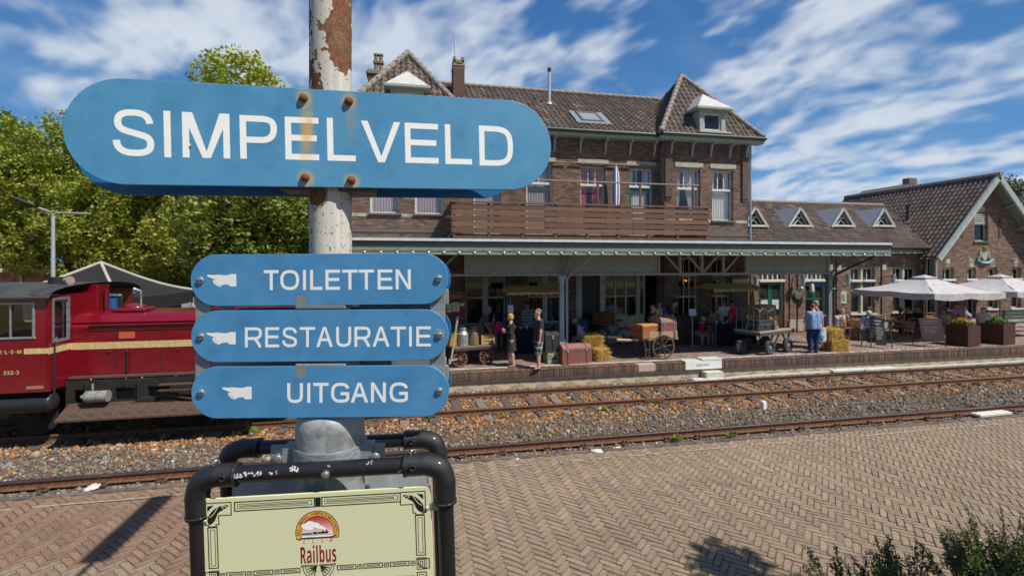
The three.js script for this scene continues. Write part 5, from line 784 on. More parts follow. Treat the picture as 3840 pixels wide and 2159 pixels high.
// the lamp post that carries all signs: flaking paint above, galvanised sleeve below, twin lamp arms above the frame
{
 const d = 1.337,b = near((1239.5 - 1920) / 1830 * d,0,d),t = thing('lamp_post','tall post with flaking white paint and rust carrying the blue signs','lamp post',[b.x,0,b.z]);
 const col = (u,v) => {const a = fbm(u * 5,v * 11,201,6),f = fbm(u * 30,v * 130,203,4),e = Math.abs(a - 0.53);return {bare: a + 0.16 * (f - 0.5) > 0.585 - 0.16 * smooth(0.70,0.88,v) - 0.09 * (1 - smooth(0.30,0.37,v)) + 0.03 * Math.sin(u * 6.28 + 0.6),f,a,e};};
 const cm = dataTex(1024,1024,(u,v) => {const q = col(u,v),st = fbm(u * 40,v * 4,205,3);if (q.bare) {const k = fbm(u * 60,v * 240,207,3);const y = smooth(0.42,0.62,fbm(u * 9,v * 30,211,3));return [0.22 + 0.28 * k + 0.14 * q.f,0.13 + 0.14 * k + 0.08 * q.f + 0.06 * y,0.085 + 0.06 * k + 0.08 * y];} const p = 0.70 + 0.12 * st - (q.e < 0.02 ? 0.22 : 0),sp = vn(u * 60,v * 200,209) > 0.86 ? 0.42 : 0;return [p - sp * 0.5,p - 0.02 - sp * 0.7,p - 0.06 - sp * 0.8];},true);
 const bmp = dataTex(1024,1024,(u,v) => {const q = col(u,v);return (q.bare ? 0.15 : 0.75) + 0.3 * (q.f - 0.5);});
 cm.repeat.set(1,1);const pm = new THREE.MeshStandardMaterial({map: cm,bumpMap: bmp,bumpScale: 0.0015,roughness: 0.75});
 const y0 = 3.30,cyl = (r0,r1,a,c,rot = 0,nv = 1) => {const g = new THREE.CylinderGeometry(r1,r0,c - a,40,nv,true);g.rotateY(rot);const u = g.attributes.uv;for (let i = 0;i < u.count;i++) u.setY(i,(a + u.getY(i) * (c - a) - 3.2) / 1.3);return g.translate(0,(a + c) / 2,0);};
 part(t,'pole',[cyl(0.0553,0.0553,3.2,6.47,1.9)],pm,'rusty upper pole with flaking white paint');
 const gal = mat([0.30,0.315,0.31],{rough: 0.55,metal: 0.25,size: 0.35,map: 'grime',bump: 0.0008});
 part(t,'sleeve',[tf(lathe([[0.0895,1.2],[0.0895,3.255],[0.086,3.285],[0.072,3.30],[0.054,3.302]],48),[0,0,0])].map((g) => {const u = g.attributes.uv,q = g.attributes.position;for (let i = 0;i < u.count;i++) u.setXY(i,u.getX(i) * 0.56,q.getY(i));return g;}),gal,'galvanised lower sleeve of the post');
 for (const [z,l,q] of [[-1,2.0,1.75],[1,1.0,0.9]]) {part(t,'lamp_arm',pipe([[0,6.45,0],[0,6.55,z * 0.06],[0,6.59,z * 0.35],[0,6.60,z * l]],0.035,20,8),gal);part(t,'lamp_head',[rb(0.32,0.09,q,0.04,0,6.61,z * (l + q / 2 - 0.1))],MT.zinc);}
 // bracket blocks between the name signs
 part(t,'bracket',[rb(0.24,0.045,0.10,0.004,0.0,3.912,0.0,[0,R(1.5),0]),rb(0.24,0.045,0.10,0.004,0,4.11,0.0,[0,R(1.5),0])],mat([0.10,0.09,0.085],{rough: 0.6,size: 0.2,map: 'grime'}));
 part(t,'bracket',[rb(0.13,0.04,0.16,0.004,0.0,3.6,0.0,[0,R(-10),0]),rb(0.13,0.04,0.16,0.004,0,3.42,0.0,[0,R(-10),0])],MT.strap);
}
// ---------------------------------------------------------------- poster frames of black pipe, clamped to the sleeve
function pipeFrame(label,cat,L,Rr,drop,dep) {
 // L, Rr: leg x positions at depth dep; the frame lies in its own plane
 const yaw = R(3),roll = R(1.9),o = thing('notice_stand',label,cat,near((L + Rr) / 2,-drop,dep),yaw - HEAD);o.rotation.order = 'YXZ';o.rotation.z = roll;
 const w = (Rr - L) / 2,r = 0.0205,re = 0.0275,km = mat([0.012,0.012,0.014],{rough: 0.38,size: 0.12,map: 'mottle',bump: 0.0006,bsize: 0.06,coat: 0.25});
 part(o,'top_tube',rod([-w + 0.06,0,0],[w - 0.06,0,0],r,r,24),km);
 for (const q of [-1,1]) {
 part(o,'leg',rod([q * w,-2.1,0],[q * w,-0.06,0],r,r,24),km);
 const e = part(o,'elbow',[new THREE.TubeGeometry(new THREE.CatmullRomCurve3([V3(q * w,-0.098,0),V3(q * w,-0.06,0),V3(q * w,-0.045,0),V3(q * (w - 0.012),-0.013,0),V3(q * (w - 0.044),0,0),V3(q * (w - 0.06),0,0),V3(q * (w - 0.098),0,0)],false,'catmullrom',0.5),40,re,24),tf(lathe([[r,-0.003],[re + 0.0015,-0.003],[re + 0.0015,0.004],[r,0.004]],24),[q * w,-0.096,0]),tf(lathe([[r,-0.003],[re + 0.0015,-0.003],[re + 0.0015,0.004],[r,0.004]],24),[q * (w - 0.096),0,0],[0,0,PI / 2])],km);
 part(e,'grub_screw',[tf(lathe([[0.004,0.0],[0.009,0.0],[0.009,0.006],[0.004,0.006],[0.003,0.001],[0,0.001]],14),[q * (w - 0.075),0.003,re - 0.001],[PI / 2,0,0])],km);
 }
 return [o,w,r,km];
}
{
 const [o,w,r,km] = pipeFrame('front black pipe frame with chipped paint holding the cream poster board','stand',-0.7758,-0.1711,0.5148,1.215);
 // chipped bare metal on the top tube, hex bolt, split pins
 const chips = [];const C = (x,y,s,n,sd) => {for (let i = 0;i < n;i++) {const a = hash(i,sd,1),b = hash(i,sd,2),th = Math.asin(clamp((y + (b - 0.5) * s * 1.2) / r,-0.98,0.98));const q = s * (0.18 + 0.3 * hash(i,sd,3));chips.push(tf(new THREE.CircleGeometry(q,7),[0,0,0],[0,0,hash(i,sd,4) * 6],[1.7,0.6,1]).translate(0,0,r + 0.0003).rotateX(-th).translate(x + (a - 0.5) * s * 3.2,0,0));}};
 C(-0.195,0.004,0.0075,16,1);C(-0.17,0.007,0.006,14,2);C(-0.148,0.006,0.006,12,12);C(-0.11,0.007,0.005,8,3);C(-0.062,0.012,0.0065,14,4);C(-0.24,-0.012,0.003,8,6);C(0.12,0.016,0.004,8,7);C(0.20,-0.006,0.006,10,8);C(0.02,0.014,0.003,6,9);C(0.26,0.012,0.003,6,10);
 part(o,'bare_metal_chips',chips,mat([0.52,0.53,0.53],{rough: 0.6,map: null}),'pale chips in the black paint of the top tube').userData.kind = 'stuff';
 part(o,'hex_bolt',[tf(new THREE.CylinderGeometry(0.0105,0.0105,0.008,6),[0.016,-0.003,r + 0.003],[PI / 2,0,0]),tf(lathe([[0,0.003],[0.007,0.002],[0.008,0]],12),[0.016,-0.003,r + 0.007],[PI / 2,0,0])],MT.bright);
 for (const x of [-0.255,0.225]) part(o,'split_pin',[tf(new THREE.TorusGeometry(0.007,0.0022,8,14),[x,r + 0.009,0],[0,0.8,0])],MT.bright);
 // poster board
 const W = 0.594,H = 0.841,K = 2.0,c = document.createElement('canvas');c.width = 1188;c.height = 1682;const g = c.getContext('2d'),Y = (y) => y;
 g.fillStyle = '#dcdcb0';g.fillRect(0,0,1188,1682);for (let i = 0;i < 260;i++) {g.fillStyle = `rgba(120,100,60,${0.15 + 0.3 * hash(i, 1, 7)})`;g.beginPath();g.arc(hash(i,2,7) * 1188,hash(i,3,7) * 1682,0.8 + hash(i,4,7) * 1.6,0,7);g.fill();}
 g.fillStyle = g.strokeStyle = '#17201c';g.lineJoin = 'miter';
 const box = (x,y,w,h,l) => {g.lineWidth = l;g.strokeRect(x,y,w,h);};
 const corner = (x,y,m) => {g.save();g.translate(x,y);g.scale(m,1);g.lineWidth = 5;g.beginPath();g.moveTo(0,0);g.lineTo(130,0);g.lineTo(130,66);g.lineTo(66,66);g.lineTo(66,112);g.lineTo(52,112);g.lineTo(52,122);g.lineTo(14,122);g.lineTo(14,112);g.lineTo(0,112);g.closePath();g.stroke();g.beginPath();g.moveTo(12,70);g.bezierCurveTo(40,30,60,12,118,14);g.bezierCurveTo(104,44,70,34,58,64);g.bezierCurveTo(50,84,46,100,20,112);g.bezierCurveTo(8,104,8,88,12,70);g.fill();g.beginPath();g.moveTo(10,16);g.lineTo(44,10);g.lineTo(10,44);g.fill();g.strokeStyle = '#dcdcb0';g.lineWidth = 4;g.beginPath();g.moveTo(18,74);g.bezierCurveTo(42,62,52,40,64,22);g.stroke();g.beginPath();g.ellipse(96,26,14,7,0.4,0,7);g.stroke();g.strokeStyle = '#17201c';g.restore();};
 corner(30,24,1);corner(1158,24,-1);
 for (const [x,w2] of [[178,406],[622,406]]) {box(x,26,w2,46,6);box(x + 14,38,w2 - 28,22,3);box(x + 26,46,w2 - 60,6,3);} g.fillRect(588,24,28,50);
 for (const x of [40,1104]) {g.lineWidth = 4;for (const y of [[150,360],[450,1100],[1120,1600]]) {box(x,y[0],46,y[1] - y[0],5);box(x + 12,y[0] + 12,22,y[1] - y[0] - 24,3);} for (const l of [0,9,18]) box(x + l,374 + l,48 - 2 * l,60 - 2 * l,4);}
 // divider with fan
 const dy = 400;for (const s of [-1,1]) {let x = 594 + s * 96;for (let k = 0;k < 3;k++) {const w1 = 96;const a = s > 0 ? x : x - w1;box(a,dy - 12,w1,22,5);box(a + 14,dy - 4,w1 - 28,6,3);x += s * (w1 + 10);const q = s > 0 ? x : x - 22;box(q,dy - 11,22,22,4);box(q + 7,dy - 5,8,8,3);x += s * 32;} g.lineWidth = 5;g.beginPath();const x2 = x;g.moveTo(x2,dy - 20);g.lineTo(x2 + s * 64,dy - 20);g.lineTo(x2 + s * 64,dy + 30);g.lineTo(x2 + s * 34,dy + 30);g.lineTo(x2,dy);g.closePath();g.stroke();
 g.lineWidth = 4;for (const q of [30,58,72]) {g.beginPath();g.arc(594 + s * 8,dy - 20,q,s > 0 ? 0 : PI / 2,s > 0 ? PI / 2 : PI);g.stroke();} for (let k = 1;k < 5;k++) {const a = PI / 2 - s * (k * 0.31);g.lineWidth = 6;g.beginPath();g.moveTo(594 + s * 10,dy - 16);g.lineTo(594 + s * 8 + Math.cos(a) * 52,dy - 20 + Math.sin(a) * 52);g.stroke();} box(594 + (s > 0 ? 6 : -88),dy - 24,82,6,4);box(594 + (s > 0 ? 8 : -26),dy + 40,18,26,4);}
 // round arched emblem
 const cx = 594,cy = 206;g.fillStyle = '#dfe2e0';g.beginPath();g.arc(cx,cy,118,PI * 0.93,PI * 2.07);g.lineTo(cx + 114,cy + 40);g.lineTo(cx + 60,cy + 26);g.lineTo(cx - 60,cy + 26);g.lineTo(cx - 114,cy + 40);g.fill();
 g.fillStyle = '#e9b64a';g.strokeStyle = '#6d1420';g.lineWidth = 4;g.beginPath();g.arc(cx,cy,111,PI * 0.94,PI * 2.06);g.lineTo(cx + 108,cy + 32);g.lineTo(cx - 108,cy + 32);g.closePath();g.fill();g.stroke();
 const gd = g.createLinearGradient(0,cy - 84,0,cy + 10);gd.addColorStop(0,'#b0303a');gd.addColorStop(0.55,'#dd9a92');gd.addColorStop(1,'#f0e6e0');g.fillStyle = gd;g.beginPath();g.arc(cx,cy,84,PI,2 * PI);g.lineTo(cx + 84,cy + 26);g.lineTo(cx - 84,cy + 26);g.closePath();g.fill();g.stroke();
 g.fillStyle = '#fbfaf8';for (const [x,y,a,b] of [[-58,-34,22,16],[-34,-44,24,16],[-8,-38,22,13],[14,-26,20,9],[34,-18,14,5],[-44,-24,26,10]]) {g.beginPath();g.ellipse(cx + x,cy + y,a,b,0.1,0,7);g.fill();}
 g.fillStyle = '#1f2a2c';g.fillRect(cx - 80,cy + 2,52,8);g.fillRect(cx - 24,cy - 2,22,12);g.fillRect(cx,cy - 1,56,10);g.fillRect(cx + 24,cy - 7,10,8);g.fillRect(cx + 44,cy - 10,7,10);g.fillStyle = '#8fb0b8';g.fillRect(cx - 80,cy + 12,164,5);g.fillStyle = '#ffffff';g.fillRect(cx - 80,cy + 17,164,8);g.strokeStyle = '#6d1420';g.lineWidth = 7;g.beginPath();g.moveTo(cx - 100,cy + 36);g.bezierCurveTo(cx - 50,cy + 14,cx + 40,cy + 44,cx + 98,cy + 20);g.stroke();
 g.fillStyle = '#2a1812';g.font = 'bold 21px sans-serif';g.textAlign = 'center';const arc = 'ZUID\u00b7LIMBURGSE\u00b7STOOMTREIN\u00b7MAATSCHAPPIJ';[...arc].forEach((ch,i) => {const a = PI * (0.965 + 1.07 * i / (arc.length - 1));g.save();g.translate(cx + Math.cos(a) * 91,cy + Math.sin(a) * 91);g.rotate(a + PI / 2);g.scale(0.62,1);g.fillText(ch,0,0);g.restore();});
 g.fillStyle = '#8c1a2a';g.font = '38px sans-serif';g.save();g.translate(594,262);g.scale(0.62,1);['Z','\u00b7','L','\u00b7','S','\u00b7','M'].forEach((ch,i) => g.fillText(ch,(i - 3) * 37,0));g.restore();
 g.font = 'bold 122px sans-serif';g.save();g.translate(594,366);g.scale(190 / g.measureText('Railbus').width,1);g.fillText('Railbus',0,0);g.restore();
 g.fillStyle = '#7a3030';g.font = '15px sans-serif';g.textAlign = 'right';g.fillText('op dit traject; dat',1090,470);g.textAlign = 'left';
 // lay the canvas out so that its rows keep the spacing of the board
 const pos = near((-0.6257 * 1.265 + -0.165 * 1.295) / 2 * 0.9455 + 0.004,-0.600 * 0.9455 - 0.4205 * 0.9455,1.208),b = thing('poster_board','cream poster board with black ornamental border and the word Railbus in dark red','poster',pos,R(3) - HEAD);b.rotation.order = 'YXZ';b.rotation.z = R(1.9);b.scale.setScalar(0.9455);
 const tx = canvasTex(c),bg = rb(W,H,0.006,0.0015);{const u = bg.attributes.uv,p = bg.attributes.position;for (let i = 0;i < u.count;i++) u.setXY(i,clamp(p.getX(i) / W + 0.5,0.001,0.999),clamp(p.getY(i) / H + 0.5,0.001,0.999));}
 part(b,'board',bg,new THREE.MeshPhysicalMaterial({map: tx,roughness: 0.32}));
 for (const q of [-1,1]) part(b,'clip',[rb(0.026,0.02,0.008,0.002,q * (W / 2 + 0.008),H / 2 - 0.055,0.0),tf(lathe([[0,0.005],[0.005,0.004],[0.006,0]],12),[q * (W / 2 - 0.012),H / 2 - 0.058,0.003],[PI / 2,0,0])],MT.bright);
 const [o2] = pipeFrame('rear black pipe frame behind the sleeve','stand',-0.852,-0.226,0.545,1.47);
 const p2 = near(-0.539,-1.02,1.462),b2 = thing('poster_board','plain grey metal back of the rear poster board','poster',p2,R(3) - HEAD);b2.rotation.order = 'YXZ';b2.rotation.z = R(1.9);part(b2,'board',rb(W,H,0.006,0.0015),mat([0.42,0.45,0.47],{rough: 0.45,size: 0.5}));
 // clamp round the sleeve
 const d = 1.337,q = near((1239.5 - 1920) / 1830 * d,-0.515,d),k = thing('pole_clamp','galvanised clamp with two hexagonal bolts round the sleeve','clamp',q,R(3) - HEAD),gm = mat([0.27,0.30,0.31],{rough: 0.5,metal: 0.3,size: 0.2,map: 'grime'});
 part(k,'band',[tf(lathe([[0.0905,-0.026],[0.0955,-0.026],[0.0955,0.026],[0.0905,0.026]],48),[0,0,0])],gm);
 for (const s of [-1,1]) {part(k,'ear',[rb(0.058,0.052,0.012,0.003,s * 0.122,0,0.02),rb(0.04,0.05,0.05,0.004,s * 0.098,0,0.01)],gm);part(k,'hex_bolt',[tf(new THREE.CylinderGeometry(0.0145,0.0145,0.012,6),[s * 0.128,-0.006,0.032],[PI / 2,0,0]),tf(lathe([[0,0.004],[0.010,0.003],[0.012,0]],12),[s * 0.128,-0.006,0.038],[PI / 2,0,0])],MT.steel);}
 part(k,'arm',[bx(0.03,0.03,0.16,0,-0.02,0.0)],gm);
}
// ---------------------------------------------------------------- red diesel locomotive on the far track
{
 const RED = mat([0.19,0.0035,0.011],{rough: 0.28,size: 1.2,coat: 0.6}),RED2 = mat([0.15,0.003,0.009],{rough: 0.35,size: 1.0,coat: 0.4}),FR = mat([0.016,0.013,0.011],{rough: 0.75,size: 0.4,map: 'grime',bump: 0.003}),BR = mat([0.075,0.045,0.03],{rough: 0.9,size: 0.3,map: 'grime',bump: 0.003}),CR = mat([0.62,0.47,0.21],{rough: 0.4,size: 0.5});
 const ZS = -11.12,ZB = -14.1,t = thing('locomotive','dark red diesel shunting locomotive with a cream stripe standing on the far track','locomotive',[0,0,0]),ZC = (ZS + ZB) / 2;
 const x = (px,py = 1250,P = 11.12) => at(px,py,P).x,y = (px,py,P = 11.12) => at(px,py,P).y;
 const ZH = -11.76,xh0 = -6.93,xh1 = -2.3,yb = 1.36,yt = 2.62,hx = (px) => at(px,1250,11.76).x;
 // hood: narrower than the cab, a cross-section with a sloped shoulder drawn along the track
 const sec = [[0,yb],[0,2.36],[0.06,2.42],[0.03,2.45],[0.17,2.58],[0.27,yt],[0.84,yt + 0.04],[1.41,yt],[1.51,2.58],[1.65,2.45],[1.62,2.42],[1.68,2.36],[1.68,yb]];
 const hg = ext(sec,xh1 - xh0);tf(hg,[xh0,0,ZH],[0,PI / 2,0]);const hood = part(t,'hood',hg,RED),hm = (xh0 + xh1) / 2;
 part(hood,'gutter_ledge',[rb(xh1 - xh0 - 0.3,0.035,0.07,0.012,hm + 0.2,2.39,ZH + 0.025),rb(xh1 - xh0 - 0.3,0.085,0.02,0.006,hm + 0.2,2.32,ZH + 0.008)],RED2);
 part(hood,'door_seam',[430,600,720].map((q) => bb(hx(q) - 0.006,hx(q) + 0.006,yb + 0.04,2.26,ZH,ZH + 0.004)),MT.black);part(hood,'handrail',[rod([hx(478),yb + 0.03,ZH + 0.03],[hx(478),1.82,ZH + 0.03],0.018,0.018,8),ball(0.026,hx(478),1.84,ZH + 0.03,[1,1,1],8)],MT.black);
 part(hood,'lock',[408,665].flatMap((q) => [ball(0.03,hx(q),1.83,ZH + 0.01,[1.4,0.8,0.5],8)]),RED2);
 part(hood,'name_plate',rb(hx(505) - hx(445),0.14,0.014,0.004,hx(475),2.17,ZH + 0.01),mat([0.48,0.09,0.035],{rough: 0.45,size: 0.1,map: 'grime'}),'small orange red plate on the hood');
 part(t,'stripe',bb(xh0 + 0.02,xh1 - 0.01,1.895,2.035,ZH,ZH + 0.006),CR);
 part(t,'running_board',[bb(-6.9,-2.2,1.28,1.35,ZB + 0.3,ZH + 0.06),rb(4.7,0.06,0.05,0.012,-4.55,1.325,ZH + 0.09)],mat([0.085,0.045,0.04],{rough: 0.7,size: 0.3,map: 'grime'}));
 part(t,'hood_cap',[rb(0.62,0.08,0.5,0.03,hx(450),yt + 0.05,ZC + 0.3),ball(0.17,hx(450),yt + 0.09,ZC + 0.3,[1.4,0.55,1.2],12),rb(1.3,0.05,0.8,0.02,-3.8,yt + 0.05,ZC + 0.2)],RED);
 part(t,'horn',[rod([hx(484),yt,ZC + 0.4],[hx(484),yt + 0.45,ZC + 0.4],0.022,0.022,8),rod([hx(484),yt + 0.45,ZC + 0.4],[hx(484) - 0.14,yt + 0.5,ZC + 0.4],0.022,0.045,8)],MT.steel);
 // exhaust fairing in front of the cab
 part(t,'exhaust_fairing',ext([[-0.12,0],[0.27,0],[0.26,0.66],[0.06,0.66]],0.4,0.02).translate(-7.0,2.54,ZC - 0.1),RED);part(t,'exhaust_pipe',[rod([-6.62,2.5,ZC + 0.2],[-6.62,3.1,ZC + 0.2],0.04,0.04,10)],RED2);
 // cab with rounded grey roof, angled corner and windows
 const cx0 = -10.2,cx1 = -6.94,cw = [[-9.3,-7.14,2.25,2.92]];
 const side = new THREE.Shape([[cx0,1.2],[cx1 + 0.06,1.2],[cx1 + 0.03,1.36],[cx1,1.46],[cx1,3.06],[cx0,3.06]].map((p) => new THREE.Vector2(...p)));
 for (const [a,b,c,d] of cw) {const h = new THREE.Path(),r = 0.09;h.moveTo(a + r,c);h.lineTo(b - r,c);h.absarc(b - r,c + r,r,-PI / 2,0);h.lineTo(b,d - r);h.absarc(b - r,d - r,r,0,PI / 2);h.lineTo(a + r,d);h.absarc(a + r,d - r,r,PI / 2,PI);h.lineTo(a,c + r);h.absarc(a + r,c + r,r,PI,1.5 * PI);side.holes.push(h);}
 const cab = part(t,'cab',[new THREE.ExtrudeGeometry(side,{depth: 0.04,bevelEnabled: false,curveSegments: 6}).translate(0,0,ZS - 0.02),new THREE.ExtrudeGeometry(side,{depth: 0.04,bevelEnabled: false,curveSegments: 6}).translate(0,0,ZB - 0.02),bb(cx0,cx1,1.2,2.1,ZB + 0.3,ZB + 0.34),bb(cx0 - 0.04,cx0,1.2,3.06,ZB,ZS)],RED);
 const wf = (a,b,c,d,z) => [rb(b - a + 0.07,0.045,0.05,0.016,(a + b) / 2,c,z),rb(b - a + 0.07,0.045,0.05,0.016,(a + b) / 2,d,z),rb(0.045,d - c,0.05,0.016,a,(c + d) / 2,z),rb(0.045,d - c,0.05,0.016,b,(c + d) / 2,z)];
 part(cab,'window_frame',[...wf(-9.3,-7.14,2.25,2.92,ZS + 0.02),rb(0.03,0.67,0.03,0.008,-7.52,2.585,ZS + 0.02)],MT.steel);part(cab,'pane',bb(-9.3,-7.14,2.25,2.92,ZS,ZS + 0.004),GLASS);
 part(cab,'console',[rb(1.2,0.7,0.5,0.04,-8.0,1.9,ZC),rb(0.3,0.5,0.1,0.03,-7.6,2.45,ZC + 0.5)],MT.black);
 // corner wall and cab front, both with a window
 const corner = (a,b,name,w0,w1,lo,hi) => {const L = Math.hypot(b[0] - a[0],b[1] - a[1]),g = new THREE.Shape([[0,1.2],[L,1.2],[L,3.06],[0,3.06]].map((p) => new THREE.Vector2(...p))),h = new THREE.Path([[w0,lo],[w1,lo],[w1,hi],[w0,hi]].map((p) => new THREE.Vector2(...p)));g.holes.push(h);const q = part(cab,name,new THREE.ExtrudeGeometry(g,{depth: 0.03,bevelEnabled: false}),RED);q.position.set(a[0],0,a[1]);q.rotation.y = Math.atan2(a[1] - b[1],b[0] - a[0]);return [q,L];};
 corner([cx1,ZS],[cx1,ZC - 0.25],'front_wall',0.14,0.56,2.16,2.98);
 part(cab,'window_frame',[bb(cx1,cx1 + 0.04,2.12,2.17,ZS - 0.60,ZS - 0.10),bb(cx1,cx1 + 0.04,2.96,3.01,ZS - 0.60,ZS - 0.10),bb(cx1,cx1 + 0.04,2.17,2.96,ZS - 0.60,ZS - 0.55),bb(cx1,cx1 + 0.04,2.17,2.96,ZS - 0.15,ZS - 0.10)],MT.steel);part(cab,'pane',bb(cx1 - 0.02,cx1 - 0.016,2.16,2.98,ZS - 0.57,ZS - 0.13),GLASS);
 part(t,'stripe',[bb(-7.30,cx1 + 0.03,1.94,2.045,ZS + 0.02,ZS + 0.026),bb(cx1 + 0.03,cx1 + 0.037,1.92,2.04,ZH,ZS + 0.02)],CR);
 const roof = [];for (let i = 0;i < 12;i++) {const a = PI * (i / 12),b = PI * ((i + 1) / 12),rz = 1.62,ry = 0.24;const p = (q) => [ZC + Math.cos(q) * rz,3.03 + Math.pow(Math.sin(q),0.8) * ry];const [z0,y0] = p(a),[z1,y1] = p(b);roof.push(poly([[cx0 - 0.1,y0,z0],[-6.82,y0,z0],[-6.82,y1,z1],[cx0 - 0.1,y1,z1]]));}
 const RM = mat([0.055,0.052,0.05],{rough: 0.6,size: 0.8,map: 'grime'});RM.side = THREE.DoubleSide;
 part(cab,'roof',[...roof,rb(3.9,0.045,0.06,0.015,-8.78,3.03,ZS + 0.12)],RM);part(cab,'roof_vent',[rod([-8.75,3.26,ZC + 0.5],[-8.75,3.40,ZC + 0.5],0.14,0.12,12),rod([-7.35,3.23,ZC + 0.5],[-7.35,3.40,ZC + 0.5],0.17,0.17,14)],MT.black);part(cab,'head_lamp',[rod([-7.1,3.33,ZC + 0.7],[-6.98,3.33,ZC + 0.75],0.06,0.09,10)],mat([0.4,0.3,0.25],{rough: 0.4}));
 part(cab,'grab_rail',[rod([-6.9,0.9,ZS - 0.14],[-6.9,2.14,ZS - 0.14],0.02,0.02,8)],MT.black);
 // lettering on the cab side
 const c = document.createElement('canvas');c.width = 1024;c.height = 420;const g = c.getContext('2d');g.clearRect(0,0,1024,420);const word = (s,XR,Y0,sz,sp) => {g.font = 'bold ' + sz + 'px sans-serif';g.lineWidth = 7;g.strokeStyle = '#3a0a0e';let X1 = XR;for (const ch of s) X1 -= g.measureText(ch).width + sp;for (const ch of s) {g.strokeText(ch,X1,Y0);g.fillStyle = '#d9b478';g.fillText(ch,X1,Y0);X1 += g.measureText(ch).width + sp;}};word('Z\u00b7L\u00b7S\u00b7M',1020,100,74,6);word('332-3',985,398,74,3);
 const tx = canvasTex(c),lm = new THREE.MeshStandardMaterial({map: tx,transparent: true,roughness: 0.5});part(cab,'lettering',new THREE.PlaneGeometry(1.36,0.558).translate(-8.0,1.81,ZS + 0.024),lm);part(cab,'date_plate',rb(0.28,0.06,0.01,0.003,-7.12,1.29,ZS + 0.025),mat([0.30,0.16,0.10],{rough: 0.6,size: 0.1,map: 'grime'}));
 // under the running board: frame with cut-outs, reservoir, cylinder, step, wheels
 const fs = new THREE.Shape([[-6.9,0.62],[-2.2,0.62],[-2.2,1.28],[-6.9,1.28]].map((p) => new THREE.Vector2(...p)));for (const [a,b,q,d] of [[-6.75,-6.55,0.82,1.12],[-6.02,-5.66,0.86,1.14],[-5.42,-5.0,0.88,1.14],[-4.9,-4.62,0.74,0.84],[-3.4,-2.7,0.84,1.1]]) {const h = new THREE.Path(),r = 0.05;h.moveTo(a + r,q);h.lineTo(b - r,q);h.absarc(b - r,q + r,r,-PI / 2,0);h.lineTo(b,d - r);h.absarc(b - r,d - r,r,0,PI / 2);h.lineTo(a + r,d);h.absarc(a + r,d - r,r,PI / 2,PI);h.lineTo(a,q + r);h.absarc(a + r,q + r,r,PI,1.5 * PI);fs.holes.push(h);}
 const fr = part(t,'frame',[new THREE.ExtrudeGeometry(fs,{depth: 0.04,bevelEnabled: false,curveSegments: 4}).translate(0,0,ZS - 0.5),bb(-10.2,-2.2,0.6,1.27,ZB + 0.5,ZB + 0.55),bb(-10,-2.4,1.0,1.27,ZB + 0.56,ZS - 0.62)],FR);
 part(fr,'rivets',[...Array(14)].map((_,i) => ball(0.022,-5.9 + (i % 7) * 0.26 + 0.1 * (i > 6),0.72 + 0.06 * (i > 6),ZS - 0.45,[1,1,0.6],6)),BR).userData.kind = 'stuff';
 part(fr,'rib',[-6.5,-5.56,-4.5,-3.6].map((q) => bb(q - 0.03,q + 0.03,0.64,1.26,ZS - 0.46,ZS - 0.40)),FR);
 part(t,'air_cylinder',[rod([-6.40,1.0,ZS - 0.24],[-6.02,1.0,ZS - 0.24],0.115,0.115,16),ball(0.115,-6.40,1.0,ZS - 0.24,[0.5,1,1],14),ball(0.04,-6.48,1.0,ZS - 0.24,[1,1,1],8),rod([-6.3,1.1,ZS - 0.24],[-6.3,1.26,ZS - 0.24],0.02,0.02,6)],mat([0.22,0.22,0.20],{rough: 0.5,size: 0.2,map: 'grime'}));
 part(t,'reservoir',[rod([-10,0.94,ZS - 0.2],[-6.98,0.94,ZS - 0.2],0.19,0.19,24),ball(0.19,-6.98,0.94,ZS - 0.2,[0.45,1,1],16)],mat([0.022,0.022,0.024],{rough: 0.4,size: 0.4}));
 part(t,'step_plate',[bx(3.7,0.025,0.46,-4.95,0.72,ZS - 0.18,[0.5,0,0]),bb(-6.8,-3.1,0.585,0.62,ZS - 0.02,ZS + 0.03)],BR);part(t,'spring',[-5.4,-4.6].flatMap((q) => [rb(0.5,0.05,0.08,0.01,q,0.80,ZS - 0.36),rb(0.36,0.04,0.08,0.01,q,0.85,ZS - 0.36),rb(0.22,0.04,0.08,0.01,q,0.89,ZS - 0.36)]),FR);
 part(t,'axle_box',[-4.97,-7.6].map((q) => rb(0.3,0.34,0.16,0.03,q,0.8,ZS - 0.38)),FR);
 part(t,'grab_handle',[hx(417),hx(605)].map((q) => pipe([[q - 0.32,1.30,ZH + 0.1],[q - 0.28,1.22,ZH + 0.13],[q + 0.28,1.22,ZH + 0.13],[q + 0.32,1.30,ZH + 0.1]],0.014,16,6)),mat([0.25,0.26,0.27],{rough: 0.4,metal: 0.5}));
 part(t,'cable_tray',[bb(-5.1,-3.6,1.05,1.08,ZS - 0.3,ZS - 0.18),bb(-5.1,-3.6,1.17,1.19,ZS - 0.3,ZS - 0.18),bar([-5.1,0.98,ZS - 0.3],[-4.5,0.85,ZS - 0.28],0.05,0.03)],BR);
 for (const q of [-7.6,-4.97]) for (const z of [-11.95,-13.26]) {const w = part(t,'wheel',[tf(lathe([[0.1,-0.05],[0.36,-0.045],[0.40,-0.065],[0.425,-0.065],[0.43,0.06],[0.46,0.065],[0.46,0.085],[0.38,0.08],[0.36,0.03],[0.1,0.03],[0.1,-0.05]],32),[0,0,0],[-PI / 2,0,0])],FR);w.position.set(q,RAILTOP + 0.43,z);part(w,'hub',tf(new THREE.CylinderGeometry(0.12,0.12,0.2,16),[0,0,0.02],[PI / 2,0,0]),FR);}
